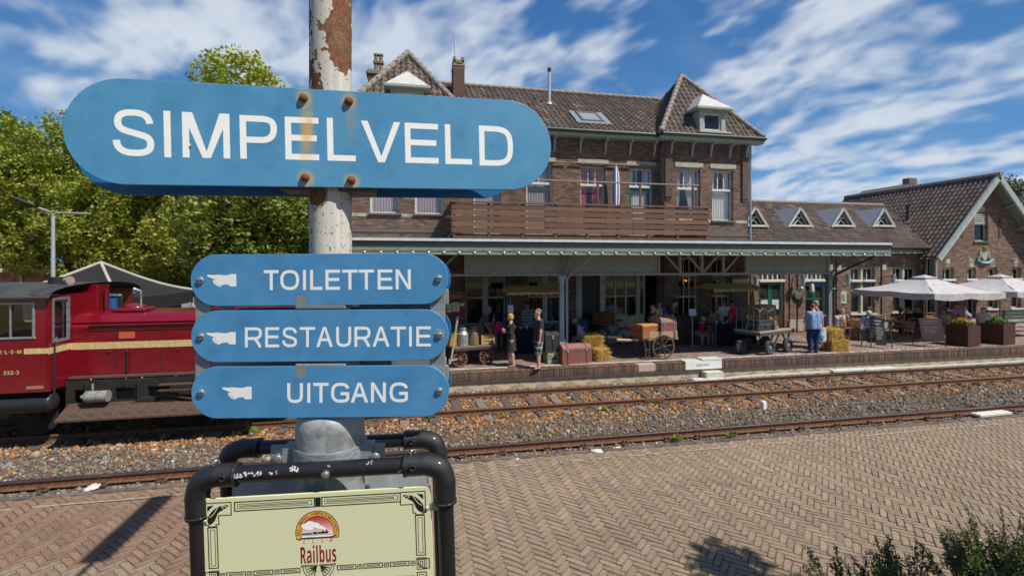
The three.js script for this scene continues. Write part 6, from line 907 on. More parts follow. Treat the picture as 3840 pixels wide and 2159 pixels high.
 part(t,'buffer',[rod([-2.2,1.0,ZS - 0.5],[-1.75,1.0,ZS - 0.5],0.09,0.09,12),rod([-1.78,1.0,ZS - 0.5],[-1.72,1.0,ZS - 0.5],0.2,0.2,20)],MT.iron);part(t,'buffer',[rod([-2.2,1.0,ZB + 0.5],[-1.75,1.0,ZB + 0.5],0.09,0.09,12),rod([-1.78,1.0,ZB + 0.5],[-1.72,1.0,ZB + 0.5],0.2,0.2,20)],MT.iron);
}
// black gazebo with pale seam bands behind the locomotive
{
 const P = 17.2,a = at(376,986,P),t = thing('gazebo','black pop up gazebo with pale seam bands behind the locomotive','gazebo',[a.x,PLAT,a.z]),h = a.y - PLAT,hw = 1.75,e = 2.25,M = mat([0.014,0.013,0.014],{rough: 0.8,size: 0.8});M.side = THREE.DoubleSide;
 const rim = (x,z) => [x,e,z],cs = [[-hw,hw],[hw,hw],[hw,-hw],[-hw,-hw]];
 for (let i = 0;i < 4;i++) {const [x0,z0] = cs[i],[x1,z1] = cs[(i + 1) % 4];part(t,'canopy',quadSheet(rim(x0,z0),rim(x1,z1),[0.001 * x1,h,0.001 * z1],[0.001 * x0,h,0.001 * z0],8,10,(p,s,v) => {p.y -= 0.14 * Math.sin(v * PI) * (1 - v * 0.4);p.y -= 0.06 * Math.sin(s * PI) * (1 - v);}),M);part(t,'valance',quadSheet([x0,e - 0.42,z0],[x1,e - 0.42,z1],rim(x1,z1),rim(x0,z0),14,2,(p,s,v) => {p.y -= 0.06 * Math.sin(s * PI);p.y += (1 - v) * 0.04 * Math.abs(Math.sin(s * 21));}),M);
 part(t,'seam_band',pipe([...Array(9)].map((_,k) => {const v = k / 8;return [x0 * (1 - v),mix(e,h,v) - 0.14 * Math.sin(v * PI) * (1 - v * 0.4) + 0.02,z0 * (1 - v)];}),0.045,20,6),mat([0.46,0.44,0.38],{rough: 0.8,size: 0.5}));part(t,'leg',rod([x0 * 0.98,0,z0 * 0.98],[x0 * 0.98,e - 0.05,z0 * 0.98],0.022,0.022,8),MT.steel);}
 t.rotation.y = -0.12;
}
// things seen past the locomotive: blue container, pale parked van, low brick building, twin lamp post
{const p = at(420,1150,15.6),t = thing('container','blue container seen between the locomotive hood and its cab','container',[p.x - 0.2,PLAT,p.z]);part(t,'box',rb(1.0,2.3,1.0,0.05,0,1.15,0),mat([0.02,0.13,0.34],{rough: 0.4,size: 0.5}));part(t,'lid',rb(1.06,0.12,1.06,0.03,0,2.34,0),mat([0.10,0.2,0.33],{rough: 0.4}));}
{
 const p = at(600,1145,23),t = thing('van','pale grey blue parked van behind the gazebo','van',[p.x,0.2,p.z],0.3),m = mat([0.30,0.34,0.38],{rough: 0.35,size: 0.8,coat: 0.5});
 part(t,'body',[ext([[-2.4,0.35],[2.4,0.35],[2.45,1.1],[1.75,1.25],[1.1,2.0],[-2.35,2.05]],1.75,0.06)],m);part(t,'window',[bb(-1.9,-0.5,1.3,1.85,1.80,1.83),bb(-0.3,0.9,1.3,1.85,1.80,1.83)],DARKGLASS);for (const q of [-1.5,1.5]) part(t,'wheel',tf(lathe([[0,0.1],[0.2,0.1],[0.33,0.06],[0.33,-0.1],[0,-0.1]],18),[q,0.33,1.75],[PI / 2,0,0]),MT.black);
}
{
 const p0 = at(-40,1055,33),p1 = at(175,1055,33),t = thing('brick_shed','low flat roofed brick building at the far left edge','building',[p0.x - 6,0,-33]),L = p1.x - p0.x + 6;const top = p1.y + 0.55;
 part(t,'wall',bb(0,L,0,top,-6,0),mat([0.26,0.13,0.085],{rough: 0.9,map: 'grime',size: 2}));part(t,'roof',bb(-0.2,L + 0.2,top,top + 0.22,-6.2,0.2),MT.concrete);part(t,'downpipe',rod([L - 1.2,0,0.1],[L - 1.2,top + 0.3,0.1],0.06,0.06,8),MT.white);part(t,'band',bb(0,L,top * 0.62,top * 0.7,0,0.05),MT.concrete);
}
{
 const P = 22,q = at(197,800,P),t = thing('lamp_post','slim grey lamp post with two lamp arms in front of the trees at left','lamp post',[q.x,0,-P]),h = q.y;
 part(t,'pole',[rod([0,0,0],[0,h - 0.3,0],0.085,0.06,12),rod([0,h - 0.3,0],[0,h,0],0.06,0.05,12)],mat([0.46,0.48,0.48],{rough: 0.45,metal: 0.2,size: 0.4}));
 part(t,'lamp_arm',pipe([[0,h - 0.1,0],[0.1,h + 0.02,0],[0.35,h + 0.03,-0.1]],0.04,12,8),MT.zinc);part(t,'lamp_head',rb(0.9,0.07,0.24,0.03,0.62,h + 0.04,-0.25,[0,0.3,0]),MT.zinc);
 part(t,'lamp_arm',pipe([[0,h - 0.1,0],[-0.06,h + 0.05,0.1],[-0.3,h + 0.18,0.3]],0.04,12,8),MT.zinc);part(t,'lamp_head',rb(0.8,0.08,0.26,0.03,-0.62,h + 0.40,0.6,[0,0.6,-0.42]),MT.iron);
}
// ---------------------------------------------------------------- trees and shrubs
function leafClump(n,r,size,sd) {
 const gs = [];
 for (let i = 0;i < n;i++) {
 const a = hash(i,sd,1) * 6.28,b = Math.acos(2 * hash(i,sd,2) - 1),q = r * Math.cbrt(hash(i,sd,3)),s = size * (0.7 + 0.6 * hash(i,sd,4));
 const g = new THREE.BufferGeometry();g.setAttribute('position',new THREE.Float32BufferAttribute([-0.5,0,0,0,-0.08,-0.42,0.5,0,0,-0.5,0,0,0.5,0,0,0,-0.08,0.42],3));g.setAttribute('uv',new THREE.Float32BufferAttribute(new Float32Array(12),2));g.computeVertexNormals();
 gs.push(tf(g,[q * Math.sin(b) * Math.cos(a),q * Math.cos(b),q * Math.sin(b) * Math.sin(a)],[hash(i,sd,5) * 2 - 1,hash(i,sd,6) * 6.28,hash(i,sd,7) * 2 - 1],[s,s,s]));
 }
 return mg(gs);
}
const LEAF = mat([1,1,1],{map: null,rough: 0.55,side: THREE.DoubleSide});LEAF.transmission = 0.5;LEAF.thickness = 0;
const CLUMPS = [leafClump(13,0.34,0.19,1),leafClump(13,0.34,0.17,2)];
function tree(label,cat,x,z,y0,lobes,n,tint,group) {
 const t = thing('tree',label,cat,[x,y0,z],0,group),top = Math.max(...lobes.map((l) => l[1] + l[4] * 0.6));
 const trunk = [rod([0,-0.4,0],[0.1,top * 0.4,0],0.26,0.18,10),rod([0.1,top * 0.4,0],[0,top * 0.86,0],0.18,0.05,8)];
 for (const [lx,ly,lz,rx] of lobes) trunk.push(rod([0.08,top * 0.28,0],[lx * 0.8,ly,lz * 0.8],0.12,0.03,7));
 part(t,'trunk',trunk,mat([0.09,0.075,0.055],{rough: 0.95,map: 'grime',size: 0.5,bump: 0.01}));
 const vol = lobes.map((l) => l[3] * l[4] * l[5]),tot = vol.reduce((a,b) => a + b),ms = [[],[]],cs = [[],[]];
 lobes.forEach(([lx,ly,lz,rx,ry,rz],k) => {
 for (let i = 0;i < n * vol[k] / tot;i++) {
 const a = rnd() * 6.28,b = Math.acos(2 * rnd() - 1),q = Math.pow(rnd(),0.42),X = lx + rx * q * Math.sin(b) * Math.cos(a),Y = ly + ry * q * Math.cos(b),Z = lz + rz * q * Math.sin(b) * Math.sin(a);
 if (fbm((X + x) * 0.75,(Y - (Z + z) * 0.7) * 0.75,211 + k,3) < 0.435) continue;
 const s = rr(0.75,1.3),w = rnd() < 0.5 ? 0 : 1,v = rr(0.7,1.25);
 ms[w].push(new THREE.Matrix4().compose(V3(X,Y,Z),new THREE.Quaternion().setFromEuler(new THREE.Euler(rr(-0.5,0.5),rr(0,6.28),rr(-0.5,0.5))),V3(s,s,s)));
 cs[w].push([tint[0] * v * rr(0.85,1.2),tint[1] * v,tint[2] * v * rr(0.7,1.2)]);
 }
 });
 const cr = new THREE.Group();cr.name = 'crown';t.add(cr);for (const w of [0,1]) stuffed(cr,'leaves',CLUMPS[w],LEAF,ms[w],cs[w]);
 return t;
}
{
 const G = [0.40,0.44,0.028],G2 = [0.34,0.39,0.026];
 const put = (label,px,P,lobes,n,tint) => {const b = at(px,985,P);return tree(label,'tree',b.x,-P,0,lobes,n,tint,undefined);};
 put('tall light green tree rising behind the middle of the name sign',905,30,[[0,13.0,0,2.6,2.6,2.4],[-1.2,11.2,0.5,2.6,2.3,2.4],[1.6,10.4,0,2.3,2.6,2.3],[0,8.4,0,3.6,2.6,3.0],[-0.5,5.4,0.5,4.2,2.6,3.2],[1.8,3.4,0.6,2.6,1.9,2.4]],5200,G);
 put('broad light green tree just left of the station, lower than its neighbour',1010,25,[[0.4,6.2,0,2.6,2.0,2.2],[-1.8,5.4,0,2.6,2.3,2.2],[-0.4,3.6,0.4,3.4,1.6,2.2],[1.2,4.2,0,1.5,2.2,2.0]],3200,[0.25,0.31,0.026]);
 put('green tree between the tall tree and the lamp post',560,33,[[0,8.2,0,3.4,2.6,3.0],[-2.2,6.0,0.6,3.2,2.6,2.8],[2.4,6.2,0,3.0,2.6,2.8],[0,3.6,0.5,4.6,1.9,3.0]],4600,G2);
 put('green tree behind the slim lamp post at left',250,34,[[0.2,10.6,0,2.4,2.2,2.4],[-1.6,8.6,0,3.2,2.4,2.8],[1.6,7.4,0.4,3.2,2.4,2.8],[0,5.0,0.4,4.4,2.2,3.0]],4600,G2);
 put('green tree at the left edge of the view',-60,35,[[0,10.6,0,3.0,2.4,2.6],[1.6,8.6,0,3.2,2.4,2.6],[0,5.6,0.4,4.6,2.6,3.0]],4200,G2);
 put('dark green tree at the far left, partly out of view',-420,36,[[0,8.6,0,4.2,3.2,3.4],[0,4.6,0,4.6,2.4,3.4]],2600,G2);
 put('small tree showing over the gabled roof at the right edge',3790,36,[[-0.6,10.2,0,1.8,1.7,1.6],[1.4,9.0,0,2.4,2.3,2.0],[0.6,6.4,0,3.2,2.4,2.4]],1900,[0.09,0.14,0.02]);
 // trees across the forecourt behind the viewer, seen only as reflections in the panes
 for (const [x,z,s,l] of [[-9,17,1,'nearest'],[2,21,1.1,'middle'],[-18,22,1.2,'farthest']]) tree(l + ' of three green trees opposite the station, reflected in the window panes','tree',x,z,1.2,[[0,6 * s,0,3,2.6,3],[1,3.8,0,3.4,2,3]],900,G);
 tree('young tree just right of the view whose branches shade the pavement','tree',6.95,-1.75,1.2,[[0,3.6,0,0.35,0.15,0.3],[0.45,4.1,0.3,0.3,0.15,0.25],[-0.1,4.3,-0.5,0.25,0.12,0.3],[0.7,3.5,-0.5,0.35,0.12,0.25]],70,G);
 // low hedge closing the view under the trees
 const ms = [],cs = [];for (let i = 0;i < 4200;i++) {const x = rr(-62,-6),y = Math.pow(rnd(),1.4) * 2.6;ms.push(new THREE.Matrix4().compose(V3(x,y,-37 + rr(-1,1)),new THREE.Quaternion().setFromEuler(new THREE.Euler(rr(-1,1),rr(0,6),0)),V3(1.3,1.3,1.3)));const v = rr(0.6,1.1);cs.push([0.06 * v,0.09 * v,0.016 * v]);}
 stuffed(scene,'hedge',CLUMPS[0],LEAF,ms,cs,'dark green undergrowth below the trees at left','hedge');
}
// shrubs in the lower right corner: upright shoots with small leaves
{
 const lf = leafClump(6,0.035,0.026,9),LM = mat([1,1,1],{map: null,rough: 0.4,side: THREE.DoubleSide});LM.transmission = 0.25;
 const shrub = (label,px,py,dd,n,h,spread,tint,lean) => {
 const b = (() => {const q = near((px - 1920) / 1830 * dd,(985 - py) / 1830 * dd,dd);return q;})(),t = thing('shrub',label,'shrub',[b.x,b.y - h,b.z]);
 const stems = [],ms = [],cs = [];
 for (let i = 0;i < n;i++) {
 const a = rr(0,6.28),l = h * rr(0.55,1.05),o = spread * rr(0.0,0.7),ex = Math.cos(a) * (o + spread * rr(0.1,0.5)) + lean * l,ez = Math.sin(a) * (o + spread * rr(0.1,0.5)),p0 = V3(Math.cos(a) * o * 0.5,-0.4,Math.sin(a) * o * 0.5),p1 = V3(mix(p0.x,ex,0.5),l * 0.55,mix(p0.z,ez,0.4)),p2 = V3(ex,l,ez);
 stems.push(pipe([p0,p1,p2],0.0035,8,5));
 const cur = new THREE.CatmullRomCurve3([p0,p1,p2]);
 for (let k = 0;k < 30;k++) {const q = cur.getPoint(0.32 + 0.68 * k / 30),s = rr(0.75,1.25) * (k > 26 ? 0.7 : 1);q.x += rr(-0.02,0.02);q.z += rr(-0.02,0.02);ms.push(new THREE.Matrix4().compose(q,new THREE.Quaternion().setFromEuler(new THREE.Euler(rr(-1,1),rr(0,6),rr(-1,1))),V3(s,s,s)));const v = rr(0.6,1.3);cs.push(tint.map((c) => c * v));}
 }
 part(t,'stems',stems,mat([0.12,0.08,0.05],{rough: 0.9,map: null}));stuffed(t,'foliage',lf,LM,ms,cs);
 };
 shrub('dark green small leaved shrub with bright shoots in the bottom right corner',3735,1985,4.9,80,1.0,0.62,[0.085,0.12,0.012],0.05);
 shrub('low yellowish green shrub left of the corner shrub',3400,2075,4.95,60,0.8,0.62,[0.10,0.125,0.012],-0.03);
 shrub('tall thin shoots of a dark shrub at the right edge',3815,1935,5.0,22,1.1,0.36,[0.050,0.075,0.010],0.0);
 shrub('small green shrub at the bottom edge, farthest left of the shrubs',3190,2115,4.95,34,0.7,0.5,[0.11,0.11,0.014],-0.08);
}
// ---------------------------------------------------------------- things on the platform
const on = (px,py) => {const p = gr(px,py,PLAT);return [p.x,PLAT,p.z];};
const WD = (c,size = 0.4) => mat(c,{rough: 0.75,map: 'wood',size,bump: 0.001});
// domed trunk: body, lid, straps, locks, corner irons; w along x, front towards +z, base at y 0
function trunk(name,label,w,h,d,p,turn,wood,dome = 0.28,fit = MT.iron,o = {}) {
 const t = thing(name,label,'trunk',p,turn),hb = h * (1 - dome),hl = h * dome,m = WD(wood);
 part(t,'body',[rb(w,hb,d,0.012,0,hb / 2,0),...[-1,1].flatMap((s) => [rb(w + 0.012,0.05,0.012,0.004,0,s > 0 ? hb - 0.03 : 0.03,d / 2 + 0.002)])],m);
 const arc = [[-d / 2,0]];for (let i = 0;i <= 10;i++) {const a = PI - PI * i / 10;arc.push([Math.cos(a) * d / 2,0.03 + Math.pow(Math.sin(a),0.8) * (hl - 0.03)]);} arc.push([d / 2,0]);
 const lid = ext(arc,w + 0.01,0.004);tf(lid,[-w / 2 - 0.005,hb + 0.008,0],[0,PI / 2,0]);part(t,'lid',lid,o.lid ? WD(o.lid) : m);
 const n = o.straps ?? 2;for (let i = 0;i < n;i++) {const x = n === 1 ? 0 : mix(-w * 0.33,w * 0.33,i / (n - 1));const band = [[-d / 2 - 0.006,0]];for (let k = 0;k <= 10;k++) {const a = PI - PI * k / 10;band.push([Math.cos(a) * (d / 2 + 0.006),0.03 + Math.pow(Math.sin(a),0.8) * (hl - 0.02)]);} band.push([d / 2 + 0.006,0]);const g = ext(band,0.045);tf(g,[x - 0.022,hb + 0.006,0],[0,PI / 2,0]);part(t,'strap',[g,bb(x - 0.022,x + 0.022,0.01,hb,d / 2,d / 2 + 0.012)],o.strap ?? MT.oldwood);part(t,'lock',[rb(0.05,0.10,0.02,0.006,x,hb - 0.03,d / 2 + 0.014),ball(0.016,x,hb - 0.07,d / 2 + 0.022,[1,1,0.6],8)],MT.bright);}
 part(t,'edge_iron',[-1,1].flatMap((s) => [bb(s * w / 2 - 0.012,s * w / 2 + 0.006 * s + 0.012,0,hb,d / 2 - 0.004,d / 2 + 0.006),bb(s * w / 2 - 0.012,s * w / 2 + 0.012,0,0.03,-d / 2,d / 2)]),fit);
 part(t,'handle',[-1,1].map((s) => pipe([[s * (w / 2 + 0.005),hb * 0.62,-0.06],[s * (w / 2 + 0.04),hb * 0.55,-0.04],[s * (w / 2 + 0.04),hb * 0.55,0.04],[s * (w / 2 + 0.005),hb * 0.62,0.06]],0.009,12,6)),MT.iron);
 return t;
}
function spokedWheel(par,p,r,n,w,rimM,spokeM,ax = 0) {
 const q = part(par,'wheel',tf(lathe([[r - 0.05,-w / 2],[r,-w / 2],[r,w / 2],[r - 0.05,w / 2],[r - 0.05,-w / 2]],40),[0,0,0],[PI / 2,0,0]),rimM);q.position.set(...p);q.rotation.y = ax;
 for (let i = 0;i < n;i++) {const a = i / n * 2 * PI + 0.2;part(q,'spoke',bar([Math.cos(a) * 0.05,Math.sin(a) * 0.05,0],[Math.cos(a) * (r - 0.04),Math.sin(a) * (r - 0.04),0],0.032,0.026),spokeM);}
 part(q,'hub',[tf(lathe([[0,0.09],[0.035,0.085],[0.045,0.05],[0.062,0.03],[0.062,-0.03],[0.045,-0.06],[0,-0.06]],16),[0,0,0],[PI / 2,0,0])],spokeM);
 return q;
}
// left hand cart with spoked wheels, pale handle, and its load
{
 const a = on(1724,1377),b = on(1826,1367),turn = -Math.atan2(b[2] - a[2],b[0] - a[0]),L = Math.hypot(b[0] - a[0],b[2] - a[2]);
 const c = thing('platform_cart','low wooden platform cart with spoked wheels and a pale handle, loaded with milk cans','cart',a,turn),RW = WD([0.16,0.075,0.05]),DW = mat([0.055,0.04,0.035],{rough: 0.8,size: 0.3,map: 'grime'});
 spokedWheel(c,[0,0.24,0],0.24,10,0.045,RW,RW);spokedWheel(c,[L,0.265,0],0.265,10,0.045,RW,RW);spokedWheel(c,[0.05,0.24,-0.85],0.24,10,0.045,DW,DW);spokedWheel(c,[L,0.265,-0.85],0.265,10,0.045,DW,DW);
 for (let i = 0;i < 5;i++) part(c,'deck_board',rb(1.42,0.04,0.17,0.008,0.52,0.60 + rr(-0.004,0.004),-0.02 - i * 0.2),[MT.oldwood,WD([0.25,0.17,0.11])][i % 2]);
 part(c,'frame',[bb(-0.2,1.22,0.51,0.58,0.03,0.08),bb(-0.2,1.22,0.51,0.58,-0.95,-0.9),bb(-0.2,-0.13,0.51,0.58,-0.95,0.03),bb(1.15,1.22,0.51,0.58,-0.95,0.03),rod([0,0.24,0.03],[0,0.24,-0.88],0.03,0.03,8),rod([L,0.265,0.03],[L,0.265,-0.88],0.03,0.03,8),bar([-0.02,0.26,-0.42],[0.02,0.52,-0.42],0.5,0.08),bar([L,0.28,-0.42],[L,0.52,-0.42],0.5,0.08),...[-0.15,0.3,0.75,1.15].map((x) => ball(0.022,x,0.55,0.085,[1,1,0.6],6))],DW);
 part(c,'tongue',[rod([-0.1,0.26,0.02],[-0.36,0.22,0.05],0.025,0.03,8),rod([-0.34,0.15,0.05],[-0.34,0.28,0.05],0.05,0.04,8)],WD([0.38,0.3,0.22]));part(c,'handle',[rod([-0.30,0.24,0.05],[-0.14,1.1,0.0],0.035,0.032,8),rod([-0.14,1.1,0.0],[-0.06,1.56,-0.02],0.032,0.042,8)],WD([0.42,0.35,0.27]));
 const loc = (x,z) => {const s = Math.sin(turn),k = Math.cos(turn);return [a[0] + x * k + z * s,PLAT + 0.622,a[2] - x * s + z * k];};
 const can = (label,x,z,m,h,r) => {const t = thing('milk_can',label,'milk can',loc(x,z),rr(0,6),'milk cans on the platform cart');delete t.userData.group;part(t,'body',lathe([[0,0],[r,0],[r + 0.006,0.015],[r,0.03],[r,h * 0.62],[r + 0.007,h * 0.64],[r * 0.96,h * 0.68],[r * 0.70,h * 0.80],[r * 0.64,h * 0.86],[r * 0.66,h * 0.92],[r * 0.78,h * 0.95],[r * 0.78,h * 0.96]],28),m);part(t,'lid',lathe([[r * 0.80,h * 0.955],[r * 0.80,h * 0.985],[r * 0.7,h],[0,h + 0.005]],24),m);part(t,'handle',[-1,1].map((s) => pipe([[s * r * 0.66,h * 0.86,0],[s * (r + 0.03),h * 0.84,0],[s * (r + 0.035),h * 0.72,0],[s * r,h * 0.66,0]],0.011,14,6)),m);};
 const gal = mat([0.40,0.41,0.39],{rough: 0.42,metal: 0.45,size: 0.3,map: 'grime',bump: 0.001});
 can('galvanised milk can at the front left of the platform cart',0.17,-0.18,gal,0.56,0.16);can('rusty brown milk can beside the galvanised one on the cart',0.54,-0.22,mat([0.22,0.15,0.10],{rough: 0.6,metal: 0.3,size: 0.25,map: 'grime',bump: 0.001}),0.59,0.165);can('grey green milk can at the back of the platform cart',0.3,-0.66,mat([0.22,0.26,0.24],{rough: 0.5,metal: 0.3,size: 0.3,map: 'grime'}),0.6,0.15);can('dull brown milk can behind the wooden crate on the cart',0.92,-0.7,mat([0.15,0.10,0.075],{rough: 0.7,size: 0.2,map: 'grime'}),0.58,0.15);
 const cr = thing('crate','pale wooden slatted crate at the right end of the platform cart','crate',loc(0.98,-0.22),turn - 0.1),PW = WD([0.52,0.33,0.14]);for (const z of [-0.15,0.15]) for (let i = 0;i < 3;i++) part(cr,'slat',rb(0.42,0.07,0.012,0.003,0,0.05 + i * 0.1,z),PW);for (const x of [-0.2,0.2]) for (let i = 0;i < 3;i++) part(cr,'slat',rb(0.012,0.07,0.3,0.003,x,0.05 + i * 0.1,0),PW);for (const x of [-0.19,0.19]) for (const z of [-0.165,0.165]) part(cr,'corner_post',bb(x - 0.03,x + 0.03,0,0.3,z - 0.012,z + 0.012),PW);part(cr,'bottom',bb(-0.2,0.2,0,0.015,-0.15,0.15),PW);
 const yc = thing('crate','mustard yellow box behind the cart handle','box',loc(-0.13,-0.45),turn),YM = mat([0.38,0.20,0.02],{rough: 0.7,size: 0.4,map: 'grime'});part(yc,'body',rb(0.3,0.36,0.5,0.012,0,0.18,0),YM);part(yc,'lid',rb(0.32,0.03,0.52,0.008,0,0.375,0),YM);
}
// chests near the left canopy post
{
 const bp = on(2074,1363),b = thing('chest','green and yellow metal box with blue paint marks below the black trunk','box',[bp[0],PLAT,bp[2] - 0.25],0.06);
 part(b,'body',rb(0.40,0.36,0.5,0.015,0,0.18,0),mat([0.30,0.30,0.12],{rough: 0.6,size: 0.3,map: 'grime'}));part(b,'paint_mark',[bb(-0.17,0.16,0.13,0.17,0.25,0.254),bb(-0.15,-0.08,0.2,0.28,0.25,0.254),bb(0.02,0.17,0.22,0.26,0.25,0.254)],mat([0.03,0.16,0.36],{rough: 0.6,size: 0.1,map: 'grime'}));part(b,'handle',[rb(0.14,0.07,0.02,0.01,0.02,0.17,0.26),pipe([[-0.04,0.17,0.27],[-0.03,0.14,0.285],[0.07,0.14,0.285],[0.08,0.17,0.27]],0.007,12,6)],MT.black);part(b,'rim',rb(0.42,0.03,0.52,0.01,0,0.35,0),mat([0.42,0.38,0.13],{rough: 0.6,size: 0.3}));
 trunk('trunk','black domed trunk standing on the green and yellow metal box',0.46,0.62,0.55,[bp[0] - 0.03,PLAT + 0.365,bp[2] - 0.26],0.06,[0.030,0.032,0.035],0.2,MT.iron,{straps: 1,strap: MT.black});
 const cp = on(2160,1366);trunk('trunk','reddish brown domed trunk with two straps in front of the canopy post',0.98,0.60,0.55,[cp[0] + 0.02,PLAT,cp[2] - 0.28],0.09,[0.24,0.085,0.068],0.22,MT.oldwood,{straps: 2,strap: WD([0.14,0.055,0.04]),lid: [0.34,0.16,0.13]});
}
// hay bales: blocks of straw with loose stalks
{
 const stalk = bx(0.006,0.003,0.2),HB = mat([0.44,0.275,0.06],{rough: 0.95,map: 'wood',size: 0.25,bump: 0.012,bsize: 0.12}),HM = mat([1,1,1],{rough: 0.9,map: null});
 const bale = (label,p,turn,w,h,d,group) => {
 const t = thing('hay_bale',label,'hay bale',p,turn),g = rb(w,h,d,0.06,0,h / 2,0,null,6),q = g.attributes.position;for (let i = 0;i < q.count;i++) {const n = 0.03 * (fbm(q.getX(i) * 9 + p[0],q.getY(i) * 9 + q.getZ(i) * 7,301,3) - 0.5);q.setXYZ(i,q.getX(i) * (1 + n * 2),q.getY(i) + n,q.getZ(i) * (1 + n * 2));} g.computeVertexNormals();
 part(t,'bale',g,HB);const ms = [],cs = [];
 for (let i = 0;i < 900;i++) {const f = rnd() * 3 | 0,u = rr(-0.5,0.5),v = rr(-0.5,0.5),P = f === 0 ? [u * w,h * 0.995,v * d] : f === 1 ? [u * w,(v + 0.5) * h,d / 2] : [Math.sign(u) * w / 2,(v + 0.5) * h,(rnd() - 0.5) * d];ms.push(new THREE.Matrix4().compose(V3(...P),new THREE.Quaternion().setFromEuler(new THREE.Euler(rr(-1,1),rr(0,6),rr(-1,1))),V3(1,1,rr(0.4,1.5))));const k = rr(0.6,1.4);cs.push([0.60 * k,0.40 * k,0.10 * k]);}
 stuffed(t,'straw',stalk,HM,ms,cs);part(t,'twine',[-0.25,0.25].map((s) => pipe([[s * w,0,d / 2 + 0.01],[s * w,h + 0.008,d / 2 + 0.005],[s * w,h + 0.008,-d / 2]],0.006,16,5)),mat([0.35,0.25,0.1],{map: null}));
 };
 const a = on(2252,1353),r = on(3152,1318);
 bale('lower golden hay bale to the right of the reddish trunk',[a[0] - 0.02,PLAT,a[2] - 0.30],0.3,0.46,0.40,0.75);bale('upper ragged hay bale leaning behind the reddish trunk',[a[0] - 0.10,PLAT + 0.38,a[2] - 0.5],-0.2,0.55,0.40,0.55);
 bale('lower hay bale beside the right canopy post',[r[0] + 0.02,PLAT,r[2] - 0.22],0.06,0.74,0.40,0.45);bale('upper hay bale stacked beside the right canopy post',[r[0] - 0.12,PLAT + 0.40,r[2] - 0.24],0.1,0.56,0.40,0.42);
}
// two-wheeled barrow with a large spoked wheel and two chests on it
{
 const wp = on(2488,1347),t = thing('hand_barrow','two wheeled wooden hand barrow with a large dark spoked wheel','barrow',wp,0.04),IW = mat([0.06,0.05,0.045],{rough: 0.7,size: 0.3,map: 'grime'}),PW = WD([0.44,0.31,0.17]);
 spokedWheel(t,[0,0.41,0],0.41,8,0.04,mat([0.11,0.065,0.05],{rough: 0.7,size: 0.3,map: 'grime'}),IW);spokedWheel(t,[0,0.41,-0.85],0.41,8,0.04,IW,IW);
 part(t,'axle',[rod([0,0.41,0.05],[0,0.41,-0.9],0.03,0.03,8),bar([0,0.45,-0.42],[0,0.62,-0.42],0.6,0.06)],IW);
 part(t,'deck',[bb(-0.74,0.6,0.64,0.68,-0.82,-0.06)],PW);for (const z of [-0.08,-0.8]) part(t,'side_board',rb(1.28,0.21,0.03,0.006,-0.08,0.80,z + 0.02),PW);part(t,'end_board',rb(0.03,0.21,0.7,0.006,0.56,0.8,-0.43),PW);part(t,'side_iron',[-0.55,-0.1,0.45].map((x) => bb(x - 0.022,x + 0.022,0.62,0.92,-0.045,-0.03)),IW);
 for (const z of [-0.1,-0.76]) part(t,'shaft',[rod([-0.7,0.63,z],[-1.15,0.66,z],0.03,0.03,8)],IW),part(t,'grip',[rod([-1.13,0.66,z],[-1.62,0.69,z],0.036,0.042,10),ball(0.05,-1.6,0.69,z,[1,1,1],8)],WD([0.55,0.42,0.25]));
 for (const z of [-0.06,-0.78]) part(t,'prop',[bar([-0.66,0.62,z],[-0.58,0.0,z],0.035,0.035),bar([-0.46,0.62,z],[-0.5,0.0,z],0.03,0.03),bar([-0.62,0.3,z],[-0.1,0.55,z],0.02,0.03),rb(0.16,0.03,0.06,0.01,-0.54,0.015,z)],IW);
 const W = (x,y,z) => {const v = V3(x,y,z).applyAxisAngle(V3(0,1,0),0.04);return [wp[0] + v.x,PLAT + y,wp[2] + v.z];};
 trunk('trunk','orange brown chest with a flat lid on the front of the hand barrow',0.70,0.46,0.62,W(-0.50,0.70,-0.36),0.28,[0.36,0.125,0.035],0.14,MT.iron,{straps: 0,lid: [0.55,0.27,0.08]});
 trunk('trunk','dusky red domed trunk at the back of the hand barrow',0.68,0.70,0.60,W(0.22,0.70,-0.42),0.30,[0.22,0.080,0.075],0.3,MT.bright,{straps: 2,strap: MT.oldwood,lid: [0.36,0.20,0.19]});
}
